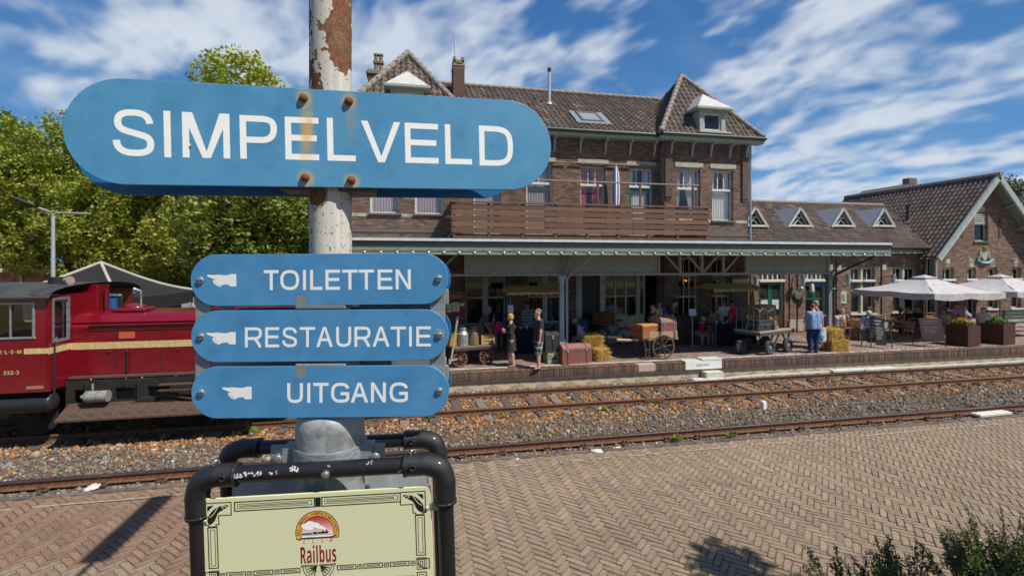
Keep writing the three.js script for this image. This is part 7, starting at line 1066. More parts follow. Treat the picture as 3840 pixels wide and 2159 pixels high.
// carrier bicycle with a wicker box
{
 const P = 17.7,c1 = at(2253,1258,P),c2 = at(2341,1256,P),t = thing('bicycle','old black carrier bicycle leaning below the shop window','bicycle',[c1.x,PLAT,-P]),L = c2.x - c1.x,r = 0.335,K = MT.black;
 for (const x of [0,L]) {const w = part(t,'wheel',tf(new THREE.TorusGeometry(r - 0.02,0.02,8,40),[0,0,0]),MT.black);w.position.set(x,r,0);part(w,'rim',new THREE.TorusGeometry(r - 0.045,0.01,6,40),MT.steel);part(w,'spokes',[...Array(16)].map((_,i) => rod([0,0,0],[Math.cos(i * 0.3927) * (r - 0.05),Math.sin(i * 0.3927) * (r - 0.05),0],0.0025,0.0025,4)),MT.steel);part(t,'mudguard',pipe([...Array(9)].map((_,i) => {const a = 0.1 + i * 0.33;return [x + Math.cos(a) * (r + 0.03),r + Math.sin(a) * (r + 0.03),0];}),0.016,20,6),K);}
 part(t,'frame',[rod([0.0,r,0],[0.16,0.86,0],0.016,0.016,8),rod([0.13,0.78,0],[L * 0.58,0.33,0],0.017,0.017,8),rod([0.16,0.85,0],[L * 0.74,0.80,0],0.015,0.015,8),rod([L * 0.58,0.33,0],[L * 0.76,0.93,0],0.016,0.016,8),rod([L * 0.58,0.33,0],[L,r,0],0.012,0.012,8),rod([L * 0.74,0.78,0],[L,r,0],0.012,0.012,8)],K);
 part(t,'saddle',[rb(0.26,0.06,0.16,0.03,L * 0.77,0.97,0)],K);part(t,'crank',[tf(new THREE.TorusGeometry(0.09,0.01,6,20),[L * 0.58,0.33,0.05]),rod([L * 0.58,0.33,0.06],[L * 0.58 + 0.1,0.2,0.06],0.012,0.012,6),rb(0.1,0.025,0.08,0.006,L * 0.58 + 0.1,0.2,0.1)],MT.steel);part(t,'handlebar',pipe([[0.14,1.02,-0.28],[0.2,1.06,-0.2],[0.16,1.0,0],[0.2,1.06,0.2],[0.14,1.02,0.28]],0.013,20,6),MT.steel);part(t,'carrier',[bb(-0.35,0.25,0.74,0.77,-0.2,0.2),rod([-0.2,0.75,0.1],[0,r,0.05],0.01,0.01,6),rod([-0.2,0.75,-0.1],[0,r,-0.05],0.01,0.01,6)],K);
 const b = thing('basket','brown wicker box tilted on the front carrier of the bicycle','basket',[c1.x + 0.08,PLAT + 0.80,-P + 0.08],0.62),WM = WD([0.22,0.085,0.028],0.3);part(b,'body',[...[...Array(9)].flatMap((_,i) => [rb(0.74,0.046,0.5,0.014,0,0.03 + i * 0.05,0)])],WM);part(b,'lid',rb(0.77,0.05,0.53,0.015,0,0.49,0),WM);part(b,'corner_post',[-1,1].flatMap((s) => [-1,1].map((q) => rod([s * 0.37,0,q * 0.25],[s * 0.37,0.48,q * 0.25],0.018,0.018,6))),WM);b.rotation.z = -0.08;
}
// market stalls: scalloped striped awning on thin posts over a cloth covered table
function stall(label,p,turn,w,d,h,rise,stripe,cloth,goods) {
 const t = thing('market_stall',label,'stall',p,turn),c = document.createElement('canvas');c.width = 512;c.height = 16;const g = c.getContext('2d');for (let i = 0;i < 32;i++) {g.fillStyle = i % 2 ? stripe[0] : stripe[1];g.fillRect(i * 16,0,16,16);} const tx = canvasTex(c);tx.wrapS = tx.wrapT = THREE.RepeatWrapping;tx.repeat.set(0.8,1);
 const m = new THREE.MeshPhysicalMaterial({map: tx,roughness: 0.9,side: THREE.DoubleSide,transmission: 0.15});
 part(t,'awning',quadSheet([-w / 2,h,d / 2],[w / 2,h,d / 2],[w / 2 - 0.05,h + rise,0],[-w / 2 + 0.05,h + rise,0],30,6,(q,s,v) => {q.y -= 0.05 * Math.sin(v * PI);}),m);part(t,'awning',quadSheet([w / 2,h,-d / 2],[-w / 2,h,-d / 2],[-w / 2 + 0.05,h + rise,0],[w / 2 - 0.05,h + rise,0],30,6),m);
 part(t,'valance',quadSheet([-w / 2,h - 0.12,d / 2],[w / 2,h - 0.12,d / 2],[w / 2,h,d / 2],[-w / 2,h,d / 2],120,1,(q,s,v) => {if (v === 0) q.y += 0.05 * Math.abs(Math.sin(s * w * 12));}),m);part(t,'gable_cloth',[poly([[-w / 2,h,d / 2],[-w / 2 + 0.05,h + rise,0],[-w / 2,h,-d / 2]]),poly([[w / 2,h,d / 2],[w / 2 - 0.05,h + rise,0],[w / 2,h,-d / 2]])],m);
 const bl = mat([0.05,0.15,0.20],{rough: 0.5,size: 0.3});for (const x of [-w / 2 + 0.1,w / 2 - 0.1]) for (const z of [-d / 2 + 0.05,d / 2 - 0.05]) part(t,'post',rod([x,0,z],[x,h,z],0.022,0.022,8),bl);part(t,'ridge_pole',rod([-w / 2,h + rise - 0.02,0],[w / 2,h + rise - 0.02,0],0.018,0.018,6),bl);
 part(t,'tablecloth',quadSheet([-w / 2 + 0.15,0.06,d / 2 - 0.15],[w / 2 - 0.15,0.06,d / 2 - 0.15],[w / 2 - 0.15,0.84,d / 2 - 0.2],[-w / 2 + 0.15,0.84,d / 2 - 0.2],40,4,(q,s,v) => {q.z += 0.02 * Math.sin(s * 40) * (1 - v);}),cloth);part(t,'table',bb(-w / 2 + 0.14,w / 2 - 0.14,0.81,0.845,-d / 2 + 0.2,d / 2 - 0.19),cloth);
 [['jar','pale grey',[0.5,0.5,0.5]],['bowl','rust red',[0.35,0.12,0.06]],['box','dark blue',[0.06,0.1,0.25]],['jar','straw coloured',[0.5,0.4,0.2]],['box','black',[0.04,0.04,0.04]],['bowl','white',[0.6,0.6,0.57]],['jar','dark red',[0.3,0.03,0.05]]].slice(0,goods).forEach(([kd,cn,co],i) => {const x = mix(-w / 2 + 0.3,w / 2 - 0.3,(i * 3 % 7 + 0.5) / 7),z = rr(0,d / 2 - 0.3),o = thing(kd,`small ${cn} ${kd} on the table of the ${label.split(' with')[0]}`,kd),v = V3(x,0.846,z).applyAxisAngle(V3(0,1,0),turn),m2 = mat(co,{rough: 0.4,size: 0.1});o.position.set(p[0] + v.x,p[1] + v.y,p[2] + v.z);if (kd === 'jar') {part(o,'body',lathe([[0,0],[0.04,0],[0.05,0.04],[0.048,0.11],[0.03,0.13]],12),m2);part(o,'lid',lathe([[0.034,0.128],[0.034,0.15],[0,0.152]],12),MT.bright);} else if (kd === 'bowl') part(o,'body',lathe([[0,0],[0.04,0],[0.09,0.07],[0.085,0.07],[0.036,0.01],[0,0.01]],16),m2);else {part(o,'body',rb(0.16,0.1,0.12,0.008,0,0.05,0),m2);part(o,'lid',rb(0.165,0.02,0.125,0.006,0,0.11,0),m2);}});
 return t;
}
{
 const DC = mat([0.008,0.009,0.018],{rough: 0.9,size: 0.5}),a = at(1994,1090,16.9),b = at(2730,1086,17.0);
 stall('yellow striped market stall with a black cloth, left of the canopy post',[a.x,PLAT,a.z - 0.1],0,1.98,1.2,2.18,0.20,['#b39554','#f2cc74'],DC,6);
 stall('faded tan striped market stall with a dark cloth, near the trolley',[b.x,PLAT,b.z],0,2.1,1.3,2.2,0.20,['#a8905a','#c9ae70'],DC,7);
 const n = thing('notice','white paper notice hanging from the striped market stall post','notice',[a.x - 0.88,PLAT + 1.62,a.z + 0.54]);part(n,'sheet',rb(0.20,0.25,0.006,0.002),mat([0.55,0.56,0.6],{rough: 0.7,map: 'grime',size: 0.2}));part(n,'string',rod([0,0.12,0],[0,0.42,0],0.004,0.004,5),MT.white);
 const m = at(2598,1167,16.9),s = thing('menu_stand','white menu board on a stand in front of the pavilion window','menu board',[m.x,PLAT,m.z]);part(s,'board',rb(0.30,0.26,0.02,0.006,0,1.3,0,[-0.25,0,0]),mat([0.5,0.55,0.6],{rough: 0.5,map: 'grime',size: 0.2}));part(s,'post',[rod([0,0,-0.02],[0,1.2,-0.02],0.025,0.025,8),rb(0.4,0.03,0.4,0.01,0,0.015,0)],MT.steel);
}
// buckets, blue bin, dresser
[[2587,1281,0.14,0.24,'larger white bucket on the platform beside the seated person in red'],[2609,1281,0.11,0.19,'smaller white bucket beside the larger white bucket']].forEach(([px,py,r,h,l]) => {const t = thing('bucket',l,'bucket',on(px,py));part(t,'body',lathe([[0,0],[r * 0.78,0],[r,h],[r * 0.94,h],[r * 0.74,0.02],[0,0.02]],20),mat([0.62,0.64,0.64],{rough: 0.4,size: 0.3}));part(t,'handle',pipe([[-r,h * 0.9,0],[-r * 0.8,h * 0.7,r * 0.75],[r * 0.8,h * 0.7,r * 0.75],[r,h * 0.9,0]],0.006,16,5),MT.steel);});
{const p = on(2092,1300),t = thing('bucket','grey metal bucket standing beside the left canopy post','bucket',[p[0],PLAT + 0.3,p[2]]);part(t,'body',lathe([[0,0],[0.10,0],[0.15,0.24],[0.145,0.24],[0.095,0.02],[0,0.02]],20),mat([0.24,0.29,0.33],{rough: 0.4,metal: 0.3,size: 0.3}));part(t,'handle',pipe([[-0.15,0.22,0],[-0.12,0.36,0],[0,0.43,0],[0.12,0.36,0],[0.15,0.22,0]],0.006,16,5),MT.steel);part(t,'stool',rb(0.32,0.3,0.32,0.02,0,-0.15,0),MT.black);}
{const p = at(2177,1240,17.9),t = thing('waste_bin','blue bin with a white letter T beside the dark doorway','bin',[p.x,PLAT,-17.9]),bm = mat([0.012,0.05,0.15],{rough: 0.5,size: 0.4});part(t,'body',ext([[-0.2,0.05],[0.2,0.05],[0.25,0.95],[-0.25,0.95]],0.36,0.02).translate(0,0,-0.18),bm);part(t,'lid',rb(0.56,0.06,0.46,0.02,0,1.0,0),bm);part(t,'letter',[bb(-0.1,0.1,0.72,0.76,0.205,0.212),bb(-0.025,0.025,0.4,0.72,0.205,0.212)],mat([0.5,0.55,0.6],{map: null}));}
{const p = at(2555,1220,17.5),t = thing('dresser','dark wooden dresser standing below the pavilion window','cabinet',[p.x,PLAT,-17.5]),m = WD([0.05,0.026,0.018]);part(t,'body',rb(0.95,1.1,0.45,0.01,0,0.55,0),m);part(t,'top',rb(1.0,0.04,0.5,0.01,0,1.12,0),m);for (let i = 0;i < 4;i++) part(t,'drawer',rb(0.85,0.21,0.02,0.005,0,0.17 + i * 0.25,0.23),m);}
// large luggage trolley with rubber wheels, suitcases and hooped ends
{
 const f1 = on(2886,1331),r1 = on(2952,1320),turn = -Math.atan2(r1[2] - f1[2],r1[0] - f1[0]) * 0.9,t = thing('luggage_trolley','grey flat luggage trolley with rubber wheels and hooped rails, stacked with suitcases','trolley',f1,turn),GM = mat([0.055,0.068,0.065],{rough: 0.6,size: 0.4,map: 'grime'}),TM = mat([0.05,0.052,0.055],{rough: 0.85,size: 0.3});
 const wheel = (x,z,dark) => {const w = part(t,'wheel',tf(lathe([[0.12,-0.06],[0.2,-0.075],[0.245,-0.05],[0.255,0],[0.245,0.05],[0.2,0.075],[0.12,0.06],[0.12,-0.06]],28),[0,0,0],[PI / 2,0,0]),TM);w.position.set(x,0.255,z);part(w,'rim',tf(lathe([[0,0.06],[0.04,0.065],[0.06,0.03],[0.125,0.04],[0.125,-0.04],[0,-0.04]],20),[0,0,0],[PI / 2,0,0]),dark ? GM : MT.rimgrey);};
 wheel(0,0);wheel(1.06,0);wheel(0,-0.85,1);wheel(1.06,-0.85,1);wheel(-0.72,-0.6,1);
 part(t,'deck',[rb(2.0,0.05,1.0,0.01,0.36,0.82,-0.42)],WD([0.36,0.30,0.22]));part(t,'frame',[bb(-0.62,1.35,0.70,0.79,0.02,0.08),bb(-0.62,1.35,0.70,0.79,-0.93,-0.87),bb(-0.62,-0.55,0.7,0.79,-0.87,0.02),bb(1.28,1.35,0.7,0.79,-0.87,0.02),bar([0,0.27,0],[0.2,0.7,0],0.05,0.05),bar([0.55,0.7,0],[0.3,0.27,-0.02],0.04,0.04),bar([1.06,0.27,0],[0.75,0.7,0],0.05,0.05),bar([1.06,0.27,0],[1.15,0.7,0],0.05,0.05),rod([0,0.255,0],[0,0.255,-0.85],0.03,0.03,8),rod([1.06,0.255,0],[1.06,0.255,-0.85],0.03,0.03,8)],GM);
 const hoop = (x) => pipe([[x,0.8,0.02],[x,1.5,0.02],[x,1.62,-0.06],[x,1.64,-0.4],[x,1.62,-0.78],[x,1.5,-0.86],[x,0.8,-0.86]],0.022,40,8);part(t,'hoop_rail',hoop(-0.58),MT.post2);part(t,'rail',[-0.2,-0.4,-0.62].map((z) => rod([-0.58,0.82,z],[-0.58,1.62,z],0.013,0.013,6)),MT.post2);part(t,'front_rail',[pipe([[-0.58,1.5,0.02],[-0.4,1.62,0.02],[-0.1,1.52,0.02],[0.2,1.6,0.02],[0.26,1.5,0.02],[0.26,0.8,0.02]],0.018,30,8),...[-0.38,-0.16,0.05].map((x) => rod([x,0.82,0.02],[x,1.54,0.02],0.012,0.012,6))],MT.post2);
 const W = (x,y,z) => {const v = V3(x,y,z).applyAxisAngle(V3(0,1,0),turn);return [f1[0] + v.x,PLAT + y,f1[2] + v.z];};
 const suitcase = (label,w,h,d,p,rot,c,trim = MT.bright) => {const s = thing('suitcase',label,'suitcase',W(...p),turn + rot),m = mat(c,{rough: 0.55,size: 0.3,map: 'grime'});part(s,'shell',rb(w,h,d,0.03,0,h / 2,0),m);part(s,'seam',rb(w + 0.006,0.02,d + 0.006,0.006,0,h * 0.62,0),trim);part(s,'handle',pipe([[-0.08,h * 0.5,d / 2],[-0.06,h * 0.5,d / 2 + 0.05],[0.06,h * 0.5,d / 2 + 0.05],[0.08,h * 0.5,d / 2]],0.01,14,6),MT.oldwood);part(s,'lock',[-1,1].map((q) => rb(0.05,0.05,0.015,0.004,q * w * 0.3,h * 0.62,d / 2 + 0.006)),MT.bright);part(s,'corner',[-1,1].flatMap((q) => [-1,1].map((k) => rb(0.06,h * 0.5,0.06,0.02,q * (w / 2 - 0.022),h * 0.25,k * (d / 2 - 0.022)))),trim);};
 suitcase('black case at the front left of the luggage trolley',0.86,0.36,0.5,[-0.08,0.85,-0.30],0,[0.028,0.035,0.036]);suitcase('orange brown case standing behind the black case on the trolley',0.62,0.46,0.4,[0.55,0.85,-0.38],0.1,[0.60,0.27,0.05],MT.oldwood);suitcase('long dark brown case on top of the stack on the trolley',0.98,0.36,0.5,[0.42,1.32,-0.55],0.05,[0.28,0.13,0.05],MT.oldwood);suitcase('narrow tan case with a brown spine on the trolley',0.16,0.32,0.42,[0.36,0.85,-0.22],0,[0.30,0.19,0.10],MT.oldwood);suitcase('brown upright case at the right end of the trolley',0.46,0.44,0.36,[1.08,0.85,-0.52],-0.1,[0.38,0.15,0.06],MT.oldwood);suitcase('wide yellow brown case in the middle of the stack',0.8,0.12,0.5,[0.3,1.21,-0.62],0,[0.52,0.32,0.08],MT.oldwood);
 const br = W(1.25,0.0,-0.95),b = thing('broom','tall straw broom leaning on the brick pier behind the trolley','broom',[br[0],PLAT,br[2] - 0.8]);part(b,'bristles',lathe([[0,1.0],[0.12,1.0],[0.10,1.5],[0.05,2.0],[0.02,2.1],[0,2.1]],14),mat([0.34,0.22,0.07],{rough: 0.95,map: 'wood',size: 0.2}));part(b,'handle',rod([0,0,0],[0,1.05,0],0.02,0.02,8),MT.palewood);b.rotation.z = -0.03;
}
// tan folded board leaning on the right post
{const p = on(3080,1310),t = thing('folding_board','tan folding board leaning against the right canopy post','board',[p[0],PLAT,p[2] - 0.25],0.2);part(t,'panel',[bx(0.55,0.85,0.02,0.1,0.72,0,[-0.18,0,0.1])],WD([0.40,0.27,0.12]));part(t,'panel',[bx(0.5,0.85,0.02,-0.25,0.72,-0.12,[0.1,0.7,0.15])],WD([0.30,0.2,0.1]));part(t,'leg',[bar([-0.15,0,0.05],[0,0.4,0],0.03,0.03),bar([0.3,0,0.05],[0.2,0.4,0],0.03,0.03)],MT.oldwood);}
// terrace: parasols, tables, chairs, sandwich boards, planters, bench
{
 const PM = mat([0.56,0.54,0.53],{rough: 0.9,size: 1.2});PM.side = THREE.DoubleSide;PM.transmission = 0.12;
 const parasol = (label,px,P,hw,turn) => {
 const a = at(px,1090,P),t = thing('parasol',label,'parasol',[a.x,PLAT,-P],turn,'large square parasols on the terrace'),e = 2.02,h = 2.55;delete t.userData.group;
 const cs = [[-hw,hw],[hw,hw],[hw,-hw],[-hw,-hw]];
 for (let i = 0;i < 4;i++) {const [x0,z0] = cs[i],[x1,z1] = cs[(i + 1) % 4];part(t,'canopy',quadSheet([x0,e,z0],[x1,e,z1],[x1 * 0.13,h,z1 * 0.13],[x0 * 0.13,h,z0 * 0.13],16,10,(p,s,v) => {p.y -= 0.10 * Math.sin(v * PI) * 0.7 + 0.03 * Math.abs(Math.sin(s * 2 * PI)) * (1 - v);}),PM);part(t,'valance',quadSheet([x0 * 1.005,e - 0.22,z0 * 1.005],[x1 * 1.005,e - 0.22,z1 * 1.005],[x1 * 1.003,e,z1 * 1.003],[x0 * 1.003,e,z0 * 1.003],40,2,(p,s,v) => {p.y -= 0.07 * Math.abs(Math.sin(s * 2 * PI)) * (1 - v);if (v === 1) p.y -= 0.03 * Math.abs(Math.sin(s * 2 * PI));}),PM);part(t,'rib',rod([x0,e - 0.03,z0],[0,h - 0.06,0],0.015,0.015,6),MT.oldwood);}
 part(t,'cap',[quadSheet([-0.32,h + 0.02,0.32],[0.32,h + 0.02,0.32],[0.02,h + 0.14,0],[-0.02,h + 0.14,0],2,2),quadSheet([0.32,h + 0.02,0.32],[0.32,h + 0.02,-0.32],[0.02,h + 0.14,0],[0.02,h + 0.14,0],2,2),quadSheet([0.32,h + 0.02,-0.32],[-0.32,h + 0.02,-0.32],[-0.02,h + 0.14,0],[0.02,h + 0.14,0],2,2),quadSheet([-0.32,h + 0.02,-0.32],[-0.32,h + 0.02,0.32],[-0.02,h + 0.14,0],[-0.02,h + 0.14,0],2,2)],PM);
 part(t,'pole',rod([0,0,0],[0,h + 0.02,0],0.032,0.032,10),MT.palewood);part(t,'base',rb(0.7,0.08,0.7,0.02,0,0.04,0),MT.concrete);
 };
 parasol('large off white square parasol nearest the canopy, over the terrace tables',3468,16.7,1.75,0);parasol('large off white square parasol at the right edge of the view',3752,17.0,1.75,0);
 // rattan chairs and round tables
 const RT = WD([0.30,0.17,0.06],0.3),RT2 = WD([0.36,0.22,0.09],0.3),chair0 = thing('terrace_chair','rattan terrace chair','chair',[0,0,0],0);
 part(chair0,'seat',rb(0.44,0.05,0.44,0.02,0,0.45,0),RT2);part(chair0,'backrest',[...[0.58,0.66,0.74,0.82].map((y) => rb(0.42,0.05,0.025,0.01,0,y,-0.21 - (y - 0.5) * 0.12)),pipe([[-0.22,0.45,-0.2],[-0.22,0.9,-0.27],[0,0.96,-0.28],[0.22,0.9,-0.27],[0.22,0.45,-0.2]],0.016,24,6)],RT2);for (const x of [-0.19,0.19]) for (const z of [-0.19,0.19]) part(chair0,'leg',rod([x * 1.12,0,z * 1.15],[x,0.44,z],0.016,0.018,7),RT);part(chair0,'armrest',[-1,1].map((s) => pipe([[s * 0.22,0.45,0.2],[s * 0.25,0.66,0.16],[s * 0.24,0.68,-0.1],[s * 0.22,0.7,-0.24]],0.015,16,6)),RT);
 let ci = 0;const chair = (px,py,turn,label) => {const c = ci++ ? chair0.clone() : chair0;if (ci > 1) {c.name = numbered('terrace_chair');scene.add(c);} c.position.set(...on(px,py));c.rotation.y = turn;c.userData.label = label;};
 chair(3195,1272,0.6,'rattan chair of the woman in white, right of the hay bales');chair(3232,1276,1.4,'rattan chair of the older man in a blue shirt');chair(3420,1280,2.6,'empty rattan chair between the two sandwich boards');chair(3540,1268,-1.2,'rattan chair of the seated person in tan, behind the dark red board');chair(3700,1258,0.3,'rattan chair of the person between the two planters');chair(3470,1250,3.0,'rattan chair in the shade under the near parasol');chair(3165,1262,2.4,'rattan chair of the fair haired person in grey');chair(3375,1262,-0.5,'rattan chair at the table behind the black sandwich board');
 const tab0 = thing('terrace_table','round wooden terrace table','table',[0,0,0]);part(tab0,'top',lathe([[0,0.75],[0.4,0.75],[0.41,0.735],[0.4,0.715],[0,0.715]],24),WD([0.36,0.18,0.06]));part(tab0,'leg',rod([0,0.02,0],[0,0.72,0],0.03,0.03,8),MT.iron);part(tab0,'foot',lathe([[0,0.04],[0.24,0.02],[0.25,0],[0,0]],18),MT.iron);
 [[3275,1276,'round wooden table of the man in the blue shirt'],[3340,1268,'round wooden table with a drink behind the black sandwich board'],[3500,1258,'round wooden table the waiter bends over'],[3400,1246,'round wooden table in the shade near the wall'],[3180,1262,'round wooden table beside the fair haired person']].forEach(([px,py,l],i) => {const c = i ? tab0.clone() : tab0;if (i) {c.name = numbered('terrace_table');scene.add(c);} c.position.set(...on(px,py));c.userData.label = l;});
 const gp = on(3332,1270);[[0,'tall glass of yellow drink on the terrace table'],[0.14,'second glass of yellow drink on the terrace table']].forEach(([dx,l]) => {const t = thing('glass',l,'glass',[gp[0] + dx,PLAT + 0.752,gp[2] + 0.2]);part(t,'tumbler',lathe([[0,0],[0.03,0],[0.036,0.16],[0.033,0.16],[0.028,0.01],[0,0.01]],14),GLASS);part(t,'drink',lathe([[0,0.012],[0.027,0.012],[0.031,0.13],[0,0.13]],14),mat([0.55,0.28,0.02],{rough: 0.2,map: null}));});
 // sandwich boards
 const bp = on(3300,1303),sb = thing('sandwich_board','black sandwich board with white writing on a dark green tube frame','sign',[bp[0],PLAT,bp[2] - 0.12],-0.35),DG = mat([0.02,0.075,0.055],{rough: 0.4,size: 0.3});
 const wr = (cv,bg,ink,n) => {const c = document.createElement('canvas');c.width = 256;c.height = 512;const g = c.getContext('2d');g.fillStyle = bg;g.fillRect(0,0,256,512);g.strokeStyle = ink;for (let i = 0;i < n;i++) {g.lineWidth = i < 2 ? 7 : 4;g.beginPath();const y = 60 + i * (i < 2 ? 60 : 34) + (i < 2 ? 0 : 60);g.moveTo(36,y);for (let x = 36;x < 220 - hash(i,1,cv) * 60;x += 7) g.lineTo(x,y + (hash(x,i,cv) - 0.5) * 22);g.stroke();} return new THREE.MeshStandardMaterial({map: canvasTex(c),roughness: 0.6});};
 for (const s of [1,-1]) {const w = part(sb,'panel',new THREE.BoxGeometry(0.36,1.02,0.02).rotateX(-s * 0.2).translate(0,0.62,s * 0.2),wr(3,'#08090a','#c9cdd2',9));part(sb,'frame',pipe([[-0.36,0,s * 0.34],[-0.34,0.7,s * 0.2],[-0.32,1.12,s * 0.1],[-0.2,1.2,s * 0.08],[0.2,1.2,s * 0.08],[0.32,1.12,s * 0.1],[0.34,0.7,s * 0.2],[0.36,0,s * 0.34]],0.02,50,8),DG);}
 const rp = on(3500,1300),rbd = thing('sandwich_board','dark red two sided board with faint writing, tilted on red legs','sign',[rp[0],PLAT,rp[2] - 0.15],-0.35),RD = mat([0.10,0.008,0.020],{rough: 0.5,size: 0.3});
 for (const s of [1,-1]) {part(rbd,'panel',new THREE.BoxGeometry(0.78,0.82,0.025).rotateX(-s * 0.25).translate(0,0.66,s * 0.16),wr(5,'#24060e','#7a5a60',7));part(rbd,'leg',[rod([-0.36,0,s * 0.36],[-0.36,0.3,s * 0.27],0.014,0.014,7),rod([0.36,0,s * 0.36],[0.36,0.3,s * 0.27],0.014,0.014,7)],RD);}
 // planters with flowers
 const pl = (px,py,label,petal,n,group) => {
 const p = on(px,py),t = thing('planter',label,'planter',[p[0] + 0.1,PLAT,p[2] - 0.32],0.12),CO = mat([0.075,0.028,0.012],{rough: 0.7,size: 0.8});const w = 0.74,h = 0.80;
 part(t,'box',[bb(-w / 2,w / 2,0.02,h,w / 2 - 0.03,w / 2),bb(-w / 2,w / 2,0.02,h,-w / 2,-w / 2 + 0.03),bb(-w / 2,-w / 2 + 0.03,0.02,h,-w / 2 + 0.03,w / 2 - 0.03),bb(w / 2 - 0.03,w / 2,0.02,h,-w / 2 + 0.03,w / 2 - 0.03)],CO);part(t,'soil',bb(-w / 2 + 0.03,w / 2 - 0.03,0.5,h - 0.05,-w / 2 + 0.03,w / 2 - 0.03),MT.sleeper);
 const ms = [],cs = [],lf = leafClump(7,0.05,0.05,21);for (let i = 0;i < 420;i++) {const a = rr(0,6.28),b = Math.sqrt(rnd()) * 0.33,y = h - 0.02 + (1 - (b / 0.36) ** 2) * 0.28 * Math.pow(rnd(),0.4);ms.push(new THREE.Matrix4().compose(V3(Math.cos(a) * b,y,Math.sin(a) * b),new THREE.Quaternion().setFromEuler(new THREE.Euler(rr(-1,1),rr(0,6),rr(-1,1))),V3(1,1,1)));const v = rr(0.6,1.2),up = y > h + 0.10;cs.push((up && rnd() < n ? petal : [0.09,0.17,0.025]).map((q) => q * v));}
 stuffed(t,'flowers',lf,LEAF,ms,cs);
 };
 pl(3640,1300,'rust brown square planter full of yellow flowers',[0.75,0.46,0.01],0.95);pl(3772,1293,'rust brown square planter with fresh green leaves',[0.22,0.44,0.03],0.8);
 const bn = on(3815,1245),be = thing('bench','dark green slatted bench beside the gabled wing','bench',[bn[0] + 0.3,PLAT,bn[2]]);for (let i = 0;i < 3;i++) part(be,'slat',rb(1.7,0.09,0.03,0.008,0,0.62 + i * 0.16,-0.2 - i * 0.04),DG);for (let i = 0;i < 3;i++) part(be,'slat',rb(1.7,0.03,0.1,0.008,0,0.45,-0.12 + i * 0.13),DG);for (const x of [-0.65,0.65]) part(be,'leg',[bar([x,0,0.15],[x,0.44,0.1],0.05,0.05),bar([x,0,-0.2],[x,1.0,-0.3],0.05,0.05),bar([x,0.42,-0.2],[x,0.42,0.2],0.05,0.05)],MT.iron);
}
